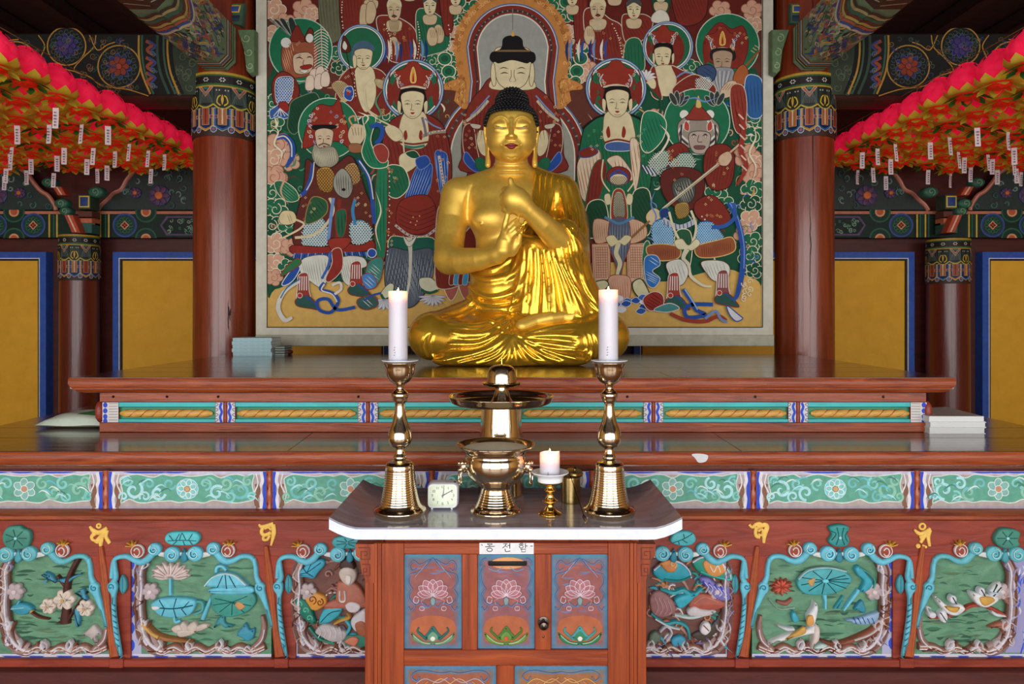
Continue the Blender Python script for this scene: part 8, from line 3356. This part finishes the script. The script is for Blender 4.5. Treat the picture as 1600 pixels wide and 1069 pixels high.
for k in range(14):
    x = 936 + rnd.uniform(0,90)
    y = 474 + rnd.uniform(-8,22)
    A.blob([(x,y),(x+7,y-6),(x+16,y-2),(x+9,y+4)],rnd.choice([BLUE,(60,104,180),(214,214,220),(50,90,160)]),(206,212,222),0.8,n=3)
robe_shape([(906,330),(918,340),(922,400),(920,450),(908,446),(904,390)],(40,112,80),GRE2,(130,44,38),88)
robe_shape([(1004,386),(1014,380),(1018,430),(1010,440),(1004,430)],(40,112,80),GRE2,(206,196,170),88)


# ---- armoured guardians below
def boot(x,y,s,col):
    A.blob([(x-6*s,y-40),(x+8*s,y-42),(x+10*s,y-18),(x+12*s,y),(x-8*s,y+2),(x-8*s,y-20)],col,(214,206,196),1.2)
    for k in range(4):
        A.curve([(x-4*s+k*3.4*s,y-38),(x-5*s+k*3.8*s,y-16)],1.6,(214,206,200))
    A.blob([(x-10*s,y-2),(x+8*s,y-8),(x+22*s,y+6),(x+26*s,y+14),(x+12*s,y+12),(x-8*s,y+8)],(46,84,76),(130,40,36),1.4)
    A.poly(ell(x-4*s,y-8,4,4,10),(170,54,44),WH,0.8)
    for k in range(4):
        A.curve([(x+(4+k*4)*s,y-8+k*3),(x+(8+k*4)*s,y-4+k*3)],1.8,BLUE)


# left guardian
halo(514,201,48,False)
A.blob([(474,232),(480,196),(488,176),(500,164),(520,166),(530,154),(536,176),(544,200),(548,232),(530,222),(500,224)],(142,48,36),(70,24,20),1.2)
for s in (-1,1):
    for k in range(6):
        A.line(spiral(510+s*(16+rnd.uniform(0,12)),182+k*8,0.5,3.6,1.2,rnd.uniform(0,360),9),1.2,rnd.choice([(206,212,214),(130,160,190),(206,190,150)]))
A.blob([(492,204),(522,202),(524,196),(490,196)],BLKP)
face(507,218,13.5,17,(206,184,154),beard=(176,168,140))
A.blob([(492,226),(500,232),(512,230),(524,232),(530,250),(518,262),(498,260),(488,244)],(150,144,122),(80,72,60),0.9)
UP.hatch([(492,226),(500,232),(512,230),(524,232),(530,250),(518,262),(498,260),(488,244)],80,2.8,(214,206,182),0.9,2)
A.curve([(498,228),(507,225),(516,228)],2.0,(90,76,62))
bodyL = [(480,250),(498,262),(520,262),(546,244),(560,262),(572,300),(584,330),(580,366),(560,380),(520,378),(470,386),(458,372),(466,330),(476,290)]
A.blob(bodyL,(96,44,36),(50,20,18),1.3)
for (pts,c,lc) in (([(496,268),(514,262),(524,276),(518,300),(500,296)],(186,140,66),(96,60,30)),([(540,262),(556,256),(564,280),(552,290),(542,282)],(186,150,96),(110,70,40)),([(480,344),(500,338),(512,352),(512,382),(476,386),(474,364)],(90,128,140),(214,220,214)),([(548,350),(568,344),(582,362),(576,378),(552,380)],(90,128,140),(214,220,214))):
    A.blob(pts,c,(50,24,20),1.0)
    UP.scales(pts,4.4,lc,1.0)
A.blob([(524,276),(536,264),(548,276),(552,296),(544,310),(530,306),(522,292)],(150,148,136),(60,50,46),1.1)
UP.hatch([(524,276),(536,264),(548,276),(552,296),(544,310),(530,306)],86,3.4,(84,82,78),1.2,2)
A.poly(ell(538,297,3,2.4,8),BLKP)
for (pts,w,c) in (([(490,256),(486,280),(478,300),(470,306)],6,BLUE),([(492,254),(489,280),(480,298)],1.6,WH),([(560,250),(576,276),(582,310),(586,350)],6,BLUE),([(562,252),(578,278),(584,312)],1.8,WH),([(516,310),(522,330),(510,352),(490,368),(462,372)],4.2,(206,192,156)),([(522,310),(518,340),(514,378)],5,BLUL),
 ([(532,312),(530,340),(528,372)],6,(130,44,36)),([(556,312),(552,330),(556,352)],5,(60,130,180))):
    A.curve(pts,w,c)
robe_shape([(488,310),(510,314),(512,332),(496,346),(478,348)],(44,88,56),GRED,(160,130,80),50)
robe_shape([(526,332),(542,330),(540,364),(532,372),(526,360)],(40,96,66),GRED,(150,50,40),85)
A.blob([(458,384),(512,386),(520,372),(560,384),(582,376),(584,390),(540,396),(514,396),(462,398)],(140,46,38),(70,24,20),1.2)
for k in range(16):
    x = 462 + k * 3.6
    A.curve([(x,396),(x-2,404+(k % 2)*3)],2.4,BLUE if k % 3 else BLUL)
for k in range(13):
    x = 540 + k * 3.6
    A.curve([(x,394),(x+2,400+(k % 2)*3)],2.4,BLUE if k % 3 else BLUL)
A.poly(ell(582,396,7,7,14),BLUE,(206,214,226),1.2)
A.blob([(514,376),(532,372),(550,374),(538,390),(520,392)],(150,52,40),(70,24,20),1.0)
for pts in ([(476,404),(512,400),(514,424),(506,450),(486,440),(470,424)],[(534,404),(566,402),(574,416),(556,424),(548,446),(536,436)]):
    A.blob(pts,(206,206,194),(96,92,84),1.0)
    UP.hatch(pts,80,4,(150,150,140),1.0,3)
A.blob([(520,392),(534,390),(536,420),(518,440),(510,436),(520,412)],(140,46,38),(206,196,180),1.1)
A.curve([(518,394),(514,416),(504,436)],4.0,(60,96,170))
boot(474,470,1,(146,58,46))
boot(556,452,1,(146,58,46))
A.curve([(470,440),(446,456),(436,480),(446,500),(458,496)],[3,6,7,7,4],(206,204,194))
A.curve([(470,436),(450,450),(440,466)],2,(60,110,150))
A.curve([(508,442),(502,452),(520,458),(530,470),(518,488),(500,484),(498,470),(514,468),(528,484),(556,480)],5.0,BLUE)
A.curve([(508,444),(504,454),(520,460),(528,472)],2,WH)
A.curve([(520,446),(532,442),(534,452),(524,460)],4,(214,206,196))
for (pts,c) in (([(576,412),(592,402),(600,410),(594,440),(580,450),(572,436)],(60,130,120)),([(560,468),(584,462),(592,476),(576,484),(562,480)],(56,92,88)),([(566,432),(582,428),(590,446),(574,452)],(70,130,190))):
    A.blob(pts,c,(150,50,42),1.2)
    UP.hatch(pts,40,4,(206,206,190),1.1,3)
A.curve([(570,470),(582,462),(596,458)],3,BLUE)
A.blob([(442,444),(452,428),(464,416),(470,420),(460,438),(448,446)],BLUE,(214,220,230),1.3)
A.blob([(440,432),(450,416),(466,404),(472,412),(456,424)],(52,112,70),(140,40,40),1.2)
A.blob([(437,340),(444,330),(460,332),(464,346),(452,352),(440,350)],(214,196,152),(90,70,50),0.9)
UP.hatch([(437,340),(444,330),(460,332),(464,346),(452,352)],70,3,(150,120,84),0.9,1)
A.curve([(464,344),(476,350),(470,358),(456,366),(444,372)],3,(214,196,160))
A.blob([(430,286),(444,284),(462,296),(468,312),(452,316),(436,304)],(40,104,72),CR,1.0)
UP.hatch([(430,286),(444,284),(462,296),(468,312),(452,316)],40,3.4,(110,170,130),0.9,1)
# flying ribbons and the raised hand of the left guardian
A.curve([(432,218),(444,214),(456,224),(458,244),(448,262)],[4,8,9,8,4],BLUE)
A.curve([(434,216),(446,214),(456,226),(457,246)],2,WH)
A.blob([(544,210),(550,196),(560,194),(572,200),(570,216),(560,228),(548,224)],(206,190,154),(110,80,56),0.9)
A.curve([(552,198),(546,186),(554,182),(556,190)],2.6,(206,150,110))
for k in range(4):
    A.curve([(550+k*5,200),(553+k*4,212)],0.8,(120,90,66))
A.blob([(546,226),(564,226),(566,238),(548,238)],(150,100,66),(90,60,40),0.8)
robe_shape([(568,184),(588,186),(580,220),(592,246),(606,250),(604,262),(580,262),(566,240),(572,212)],(36,118,82),GRE2,CR,70)
A.curve([(580,200),(590,196),(598,202),(596,216),(588,226)],7,BLUE)
A.blob([(584,232),(598,226),(608,238),(604,254),(592,252)],(150,60,50),(206,180,160),1.0)

# right guardian with tiger helmet
halo(1088,191,52,False)
for s in (-1,1):
    for k, a in enumerate((-55,-25,5,35)):
        x0, y0 = 1088 + s * 22, 182
        A.poly(ell(x0+s*8+12*math.sin(R(a*s)),y0-16-12*math.cos(R(a)),4.5,11,12,a*s*0.8),(56,60,58),(170,178,168),1.0)
    A.poly(ell(1088+s*20,180,7,7,12),(222,220,210))
A.blob([(1060,222),(1058,196),(1070,184),(1088,176),(1108,184),(1122,198),(1120,222),(1108,230),(1070,232)],(150,140,126),(50,40,36),1.2)
for s in (-1,1):
    for k in range(4):
        A.curve([(1090+s*(14+k*4),190+k*2),(1090+s*(30-k),206+k*6),(1090+s*(14+k*2),224+k*3)],2.8,(214,208,200) if k % 2==0 else (60,54,52))
    A.blob([(1090+s*14,196),(1090+s*20,190),(1090+s*22,202),(1090+s*15,206)],(176,70,56),(214,206,196),1.0)
A.blob([(1076,178),(1088,164),(1104,178),(1108,188),(1072,188)],(140,56,44),(60,30,26),1.0)
A.blob([(1086,168),(1090,150),(1095,168)],(206,180,110),(110,80,40),0.8)
A.blob([(1078,208),(1106,208),(1108,226),(1100,240),(1084,240),(1076,226)],(176,160,146),(60,50,46),1.1)
for s in (-1,1):
    A.curve([(1092+s*4,214),(1092+s*9,211),(1092+s*13,214)],2.0,(50,40,38),'se')
    A.poly(ell(1092+s*9,215,1.6,1.4,8),(226,220,206),(40,30,30),0.6)
A.curve([(1091,212),(1089,222),(1096,223)],1.2,(80,60,54))
A.blob([(1084,229),(1100,229),(1098,234),(1086,234)],(120,80,74),(60,40,38),0.8)
robe_shape([(1036,240),(1060,224),(1076,236),(1080,262),(1056,290),(1032,282)],RED,RED2,(60,22,18),60)
robe_shape([(1104,234),(1130,226),(1146,244),(1140,290),(1110,296),(1098,264)],RED,RED2,(60,22,18),100)
for pts in ([(1012,256),(1030,236),(1044,240),(1040,262),(1020,276)],[(1044,262),(1060,242),(1078,240),(1084,258),(1062,276)],[(1030,268),(1050,262),(1070,268),(1064,286),(1040,288)]):
    A.blob(pts,(76,110,96),(40,44,40),1.0)
    UP.scales(pts,4.2,(206,212,198),1.0)
for k in range(7):
    A.curve([(1000+k*3,258+k),(1008+k*3,272+k*0.6)],1.6,(214,216,222) if k % 2 else (50,60,90))
A.blob([(1034,270),(1060,262),(1090,268),(1100,290),(1090,320),(1070,330),(1046,320),(1032,296)],(96,40,34),(50,20,18),1.2)
A.blob([(1050,286),(1070,278),(1084,290),(1082,312),(1066,320),(1052,308)],(76,78,74),(40,36,34),1.1)
UP.hatch([(1050,286),(1070,278),(1084,290),(1082,312),(1066,320)],70,3.4,(190,186,170),1.0,3)
A.poly(ell(1060,296,4,4,10),(120,116,104),BLKP,1)
A.blob([(1054,322),(1072,318),(1074,336),(1058,342)],(186,156,84),(110,80,40),1.0)
UP.scales([(1054,322),(1072,318),(1074,336),(1058,342)],3,(110,80,40),0.8)
A.line([(1034,328),(1128,252)],4.2,(206,196,164))
A.line([(1034,329),(1128,253)],1.0,(110,96,76))
A.line([(1118,258),(1166,216)],3.0,(206,170,140))
A.blob([(1122,246),(1136,238),(1142,248),(1134,260),(1122,258)],(206,176,146),(110,76,60),0.9)
A.blob([(1008,338),(1020,326),(1032,334),(1030,350),(1014,352)],(206,186,146),(90,66,50),0.9)
A.blob([(1030,330),(1042,326),(1044,338),(1032,342)],(40,60,120),(60,120,130),1.4)
A.line([(986,372),(1014,346)],3.4,(140,100,60))
A.blob([(1086,316),(1110,306),(1130,322),(1140,344),(1126,356),(1098,348),(1084,334)],RED,(60,22,18),1.2)
UP.pearls([(1092,336),(1110,352),(1130,354)],4,1.3,WH)
for (pts) in ([(1018,352),(1034,342),(1048,352),(1050,384),(1026,388),(1018,372)],[(1088,352),(1106,346),(1124,362),(1128,382),(1100,388),(1086,372)]):
    A.blob(pts,(56,118,170),(30,60,90),1.1)
    UP.scales(pts,3.8,(170,206,226),0.9)
A.curve([(1034,344),(1060,356),(1086,346)],8,(180,186,196))
for k in range(9):
    A.curve([(1036+k*6,344+7*math.sin(PI*k/8)),(1037+k*6,352+8*math.sin(PI*k/8))],1.4,(60,70,96))
robe_shape([(1056,362),(1076,362),(1080,392),(1072,430),(1060,420),(1052,390)],(44,88,60),GRED,CR,88)
for pts in ([(1010,386),(1034,382),(1060,388),(1058,404),(1030,408),(1012,400)],[(1086,386),(1120,376),(1142,372),(1146,392),(1120,402),(1090,402)]):
    A.blob(pts,(150,84,54),(206,176,110),1.6)
    UP.hatch(pts,88,3,(96,46,34),0.9,1)
A.curve([(1044,332),(1052,360),(1066,384),(1078,384),(1086,356),(1078,330)],3.6,(214,206,170))
A.blob([(1052,378),(1064,374),(1074,384),(1086,374),(1092,382),(1080,392),(1072,390),(1058,390)],(214,206,170),(110,96,70),0.9)
A.curve([(1072,390),(1066,404),(1074,414),(1078,432),(1096,446),(1110,448)],[8,6,5,5,4,3],(206,200,172))
for pts in ([(1040,412),(1062,406),(1074,424),(1066,444),(1052,446),(1044,430)],[(1094,410),(1124,408),(1138,418),(1134,436),(1116,440),(1104,430)]):
    A.blob(pts,(206,206,196),(110,70,60),1.0)
    UP.hatch(pts,70,4.4,(150,146,138),1.0,3)
boot(1050,470,1,(150,58,48))
boot(1126,466,1,(130,70,70))
A.blob([(1134,478),(1152,492),(1158,498),(1148,502),(1138,492)],(206,206,210),BLUE,1.6)
A.curve([(1136,318),(1148,340),(1158,380),(1158,420),(1150,460),(1144,468)],[7,8,9,9,7,4],BLUE)
A.curve([(1138,318),(1151,342),(1160,382),(1160,420)],2,BLUL)
A.curve([(1110,356),(1130,354),(1146,340),(1144,318)],6,(50,90,160))
A.curve([(1066,452),(1078,470),(1086,484),(1100,492),(1074,496),(1068,484),(1080,476),(1112,476)],6,BLUE)
A.curve([(1068,452),(1080,470),(1088,484)],2,(140,180,220))
A.curve([(1046,490),(1070,500),(1100,502),(1120,494),(1134,500)],[5,6,6,6,2],(150,60,48))
A.curve([(1100,498),(1116,486),(1124,498),(1134,504)],4,BLUL)
for (pts,c) in (([(1006,404),(1024,400),(1030,414),(1018,424),(1030,436),(1020,450),(1008,440)],(50,110,180)),([(1004,466),(1020,456),(1034,462),(1034,480),(1016,486),(1006,478)],(146,48,40)),([(1020,484),(1044,474),(1060,482),(1040,488)],(70,130,130))):
    A.blob(pts,c,(206,196,190),1.2)
    UP.hatch(pts,30,4,(190,206,214) if c[2]>100 else RED2,1.1,3)
for k in range(8):
    x, y = 1166 + rnd.uniform(-6,6), 440 + k * 4
    A.line(spiral(x,y,0.5,5,1.1,rnd.uniform(0,360),10),1.4,(222,206,176))
robe_shape([(1004,180),(1024,176),(1040,192),(1034,220),(1012,240),(1000,226)],(36,118,84),GRE2,CR,70)
A.curve([(1150,170),(1160,200),(1156,236),(1164,262),(1150,290)],[6,8,8,7,4],(150,56,46))
for k in range(6):
    A.curve([(1152+k,180+k*16),(1160+k,188+k*16)],2.4,(220,190,170))
# small rosettes, hems and streamers that enrich the robes
def sprinkle(pts,n,cols,r=1.1):
    q = np.array(sm(pts,True,4))
    (x0,y0), (x1,y1) = q.min(0), q.max(0)
    k = 0
    for _ in range(n*6):
        x, y = rnd.uniform(x0,x1), rnd.uniform(y0,y1)
        if k < n and inside_poly(x,y,q):
            k += 1
            c = rnd.choice(cols)
            if k % 3 == 0:
                A.line(spiral(x,y,0.3,r*2.6,1.2,rnd.uniform(0,360),9),0.8,c)
            else:
                for j in range(4):
                    A.poly(ell(x+r*1.3*math.cos(1.57*j),y+r*1.3*math.sin(1.57*j),r*0.7,r*0.7,5),c)


GOLDS = [(206,160,90),(214,190,140),(190,110,80)]
for pts, n, cols in (
 ([(606,240),(622,236),(626,300),(606,320)],8,GOLDS),([(676,204),(696,212),(702,300),(684,300)],12,GOLDS),([(604,320),(618,320),(616,390),(604,390)],8,GOLDS),([(684,340),(700,340),(700,390),(684,390)],8,GOLDS),
 ([(726,160),(752,146),(760,200),(730,250)],14,GOLDS),([(872,178),(848,150),(842,200),(874,250)],14,GOLDS),([(530,130),(552,112),(556,170),(534,172)],8,GOLDS),([(592,112),(606,130),(604,176),(590,176)],8,GOLDS),
 ([(600,40),(646,46),(650,92),(612,92)],10,GOLDS),([(920,30),(968,46),(972,86),(926,88)],10,GOLDS),([(478,190),(500,168),(540,180),(544,196),(484,196)],12,[(214,206,190),(130,160,190),(206,170,110)]),
 ([(916,200),(944,190),(944,230),(918,236)],8,[(90,160,120),(206,196,150)]),([(992,192),(1014,206),(1016,240),(1000,250)],8,[(90,160,120),(206,196,150)]),([(1040,244),(1060,228),(1076,240),(1060,282),(1036,280)],10,GOLDS),([(1106,238),(1130,230),(1142,248),(1134,288),(1110,290)],12,GOLDS),
 ([(1086,318),(1110,308),(1136,340),(1100,346)],8,GOLDS),([(470,300),(500,300),(490,340),(470,340)],8,GOLDS),([(556,290),(580,320),(578,350),(556,340)],10,GOLDS),([(1110,130),(1060,150),(1090,140)],5,GOLDS),
 ([(440,60),(490,60),(494,84),(444,90)],8,[(206,150,116),(110,50,36)]),([(1100,60),(1120,44),(1160,50),(1164,80),(1110,76)],12,GOLDS)):
    sprinkle(pts,n,cols)
for q, w, c in (([(424,196),(436,206),(430,226),(442,240),(436,262)],3,CR),([(600,140),(588,160),(596,180),(584,196)],3,GREL),([(1030,196),(1044,214),(1034,236),(1020,250)],3,CR),([(1172,190),(1180,214),(1170,240),(1180,262),(1172,290)],3,CR),
 ([(588,300),(596,330),(588,360),(596,392)],2.4,CR),([(1022,300),(1016,320),(1024,340),(1014,362)],2.4,BLUL),([(430,260),(446,276),(440,300),(452,320)],3,PINK),([(706,300),(712,330),(706,360),(714,400)],2.4,BLUL),([(896,300),(890,330),(898,360),(890,400)],2.4,BLUL),
 ([(560,176),(576,184),(570,196)],2.4,CR),([(1064,160),(1084,154),(1100,160),(1120,154)],2.6,BLUL)):
    A.curve(q,w,c,'se')
# edging line of the picture
for q in ([(417.5,-66),(417.5,511.5)],[(1190.5,-66),(1190.5,511.5)],[(417.5,511.5),(1190.5,511.5)]):
    A.line(q,1.6,(70,60,46))
pt = A.build('painted_figures','paint_silk',scroll,plane_fn(D_PT+0.0028),0.00006)

# ================================================================== lotus lanterns on wires at both sides
def petal_sheet(m,a,r0,z0,r1,z1,r2,z2,half,nu=4,nv=4,tip=0.15,cup=0.0):
    """one petal: from (r0,z0) over (r1,z1) to the tip (r2,z2), turned by a about the axis"""
    rows = []
    for i in range(nu+1):
        t = i / nu
        r_ = (1-t) ** 2 * r0 + 2 * t * (1-t) * r1 + t * t * r2
        z_ = (1-t) ** 2 * z0 + 2 * t * (1-t) * z1 + t * t * z2
        w = half * (math.sin(PI*(0.12+0.88*(1-(1-t)*0.62)*0.995)) if t>0.55 else (0.72+0.36*t))
        w = half * max(tip*0.2,(1-max(0,(t-0.45)/0.55)**1.7)) * (0.8+0.35*min(t,0.5))
        row = []
        for j in range(nv+1):
            s_ = 2 * j / nv - 1
            aa = a + w * s_
            rr = r_ * (1-cup*s_*s_)
            row.append((rr*math.cos(aa),rr*math.sin(aa),z_))
        rows.append(row)
    m.sheet(rows)


m = MB()
for k in range(7):
    petal_sheet(m,2*PI*k/7+0.45,0.02,0.082,0.05,0.10,0.012,0.098,0.42,2,2)
for k in range(8):
    petal_sheet(m,2*PI*k/8,0.045,-0.06,0.140,0.0,0.026,0.097,0.47,5,4,cup=0.02)
for k in range(8):
    petal_sheet(m,2*PI*(k+0.5)/8,0.05,-0.062,0.150,0.005,0.046,0.088,0.47,5,4,cup=0.03)
for k in range(8):
    petal_sheet(m,2*PI*(k+0.25)/8,0.05,-0.064,0.148,-0.03,0.084,0.045,0.44,4,4,cup=0.04)
bulb_me = m.mesh('petals',ang=60)
bulb_me.materials.append(MATS['lantern_pink'])
m = MB()
for k in range(9):
    petal_sheet(m,2*PI*k/9,0.04,-0.066,0.120,-0.092,0.114,-0.034,0.40,4,2)
leaf_me = m.mesh('leaf_collar',ang=60)
leaf_me.materials.append(MATS['lantern_leaf'])
m = MB()
for k in range(8):
    petal_sheet(m,2*PI*(k+0.4)/8,0.03,-0.074,0.085,-0.080,0.119,-0.110,0.36,4,2)
dark_me = m.mesh('lower_leaves',ang=60)
dark_me.materials.append(MATS['lantern_leaf_dark'])
lite_me = dark_me.copy()
lite_me.materials.clear()
lite_me.materials.append(MATS['lantern_leaf'])
m = MB()
m.lathe([(0.0,-0.07),(0.05,-0.071),(0.058,-0.078),(0.05,-0.092),(0.03,-0.098),(0.0,-0.096)],(0,0,0),14)
for k in range(6):
    petal_sheet(m,2*PI*k/6,0.03,-0.088,0.055,-0.092,0.066,-0.110,0.34,3,2)
red_me = m.mesh('under_petals',ang=60)
red_me.materials.append(MATS['lantern_red'])
cord_me = MB().tube([(0,0,0.09),(0,0,0.125)],0.0022,5).mesh('hanging_cord')
cord_me.materials.append(MATS['cord'])
tag_mes = []
for v in range(3):
    m = MB()
    top = -0.115 - 0.02 * v
    rows = []
    for i in range(7):
        t = i / 6
        z = top - 0.112 * t
        b = 0.006 * math.sin(t*2.2+v)
        rows.append([(-0.016,b,z),(0,b+0.0015,z),(0.016,b,z)])
    m.sheet(rows,col=lin((214,198,202)))
    rows = []
    for i in range(2):
        rows.append([(-0.0006,0,-0.086+(top+0.086)*i),(0.0006,0,-0.086+(top+0.086)*i)])
    m.sheet(rows,col=lin((120,90,60)))
    rn = random.Random(v)
    for k in range(5):
        z = top - 0.022 - k * 0.017
        w = rn.uniform(0.003,0.007)
        m.add([(-w,-0.004,z),(w,-0.004,z),(w,-0.004,z-0.009),(-w,-0.004,z-0.009)],[(0,1,2,3)],lin((120,100,110)))
    me = m.mesh('name_tag',True,ang=60)
    me.materials.append(MATS['paint_plain'])
    tag_mes.append(me)

NUM = ['first','second','third','fourth','fifth','sixth','seventh','eighth','ninth','tenth','eleventh','twelfth','thirteenth']
ZL = EYE + 1.245
rnd = random.Random(77)
for side in (-1,1):
    sn = 'left' if side < 0 else 'right'
    for k in range(7):
        X = side * (2.45+0.27*k)
        ds = []
        d = 3.47 + (0.11 if k % 2 else 0.0)
        while d < 5.98:
            if abs(X) * FPX / d < 835:
                ds.append(d)
            d += 0.243
        if not ds:
            continue
        w = MB().tube([(X,3.0,ZL+0.128),(X,4.0,ZL+0.122),(X,5.0,ZL+0.122),(X,6.34,ZL+0.128)],0.0028,6).build('lantern_wire','cord')
        tag(w,'twine carrying lotus lanterns %s of altar, %s from the pillar' % (sn,NUM[k]),'wire','lantern wires')
        for i, d in enumerate(ds):
            lab = 'pink lotus lantern %s of altar, %s from the front on %s wire from pillar' % (sn,NUM[i],NUM[k])
            t = thing('lotus_lantern',lab,'lantern',(X+rnd.uniform(-0.012,0.012),d+rnd.uniform(-0.006,0.006),ZL+rnd.uniform(-0.012,0.008)),rnd.choice((0,PI/2,PI))+rnd.uniform(-0.1,0.1),'lotus lanterns %s of the altar' % sn)
            rz = t.rotation_euler.z
            mes = [bulb_me,leaf_me,dark_me if rnd.random()<0.3 else lite_me,red_me,cord_me]
            if rnd.random() < (0.62 if k<3 else 0.8):
                mes.append(rnd.choice(tag_mes))
            for me in mes:
                o = bpy.data.objects.new(me.name.split('.')[0],me)
                COL.objects.link(o)
                o.parent = t
                if me in tag_mes:
                    o.rotation_euler = (0,0,-rz+rnd.uniform(-0.5,0.5))
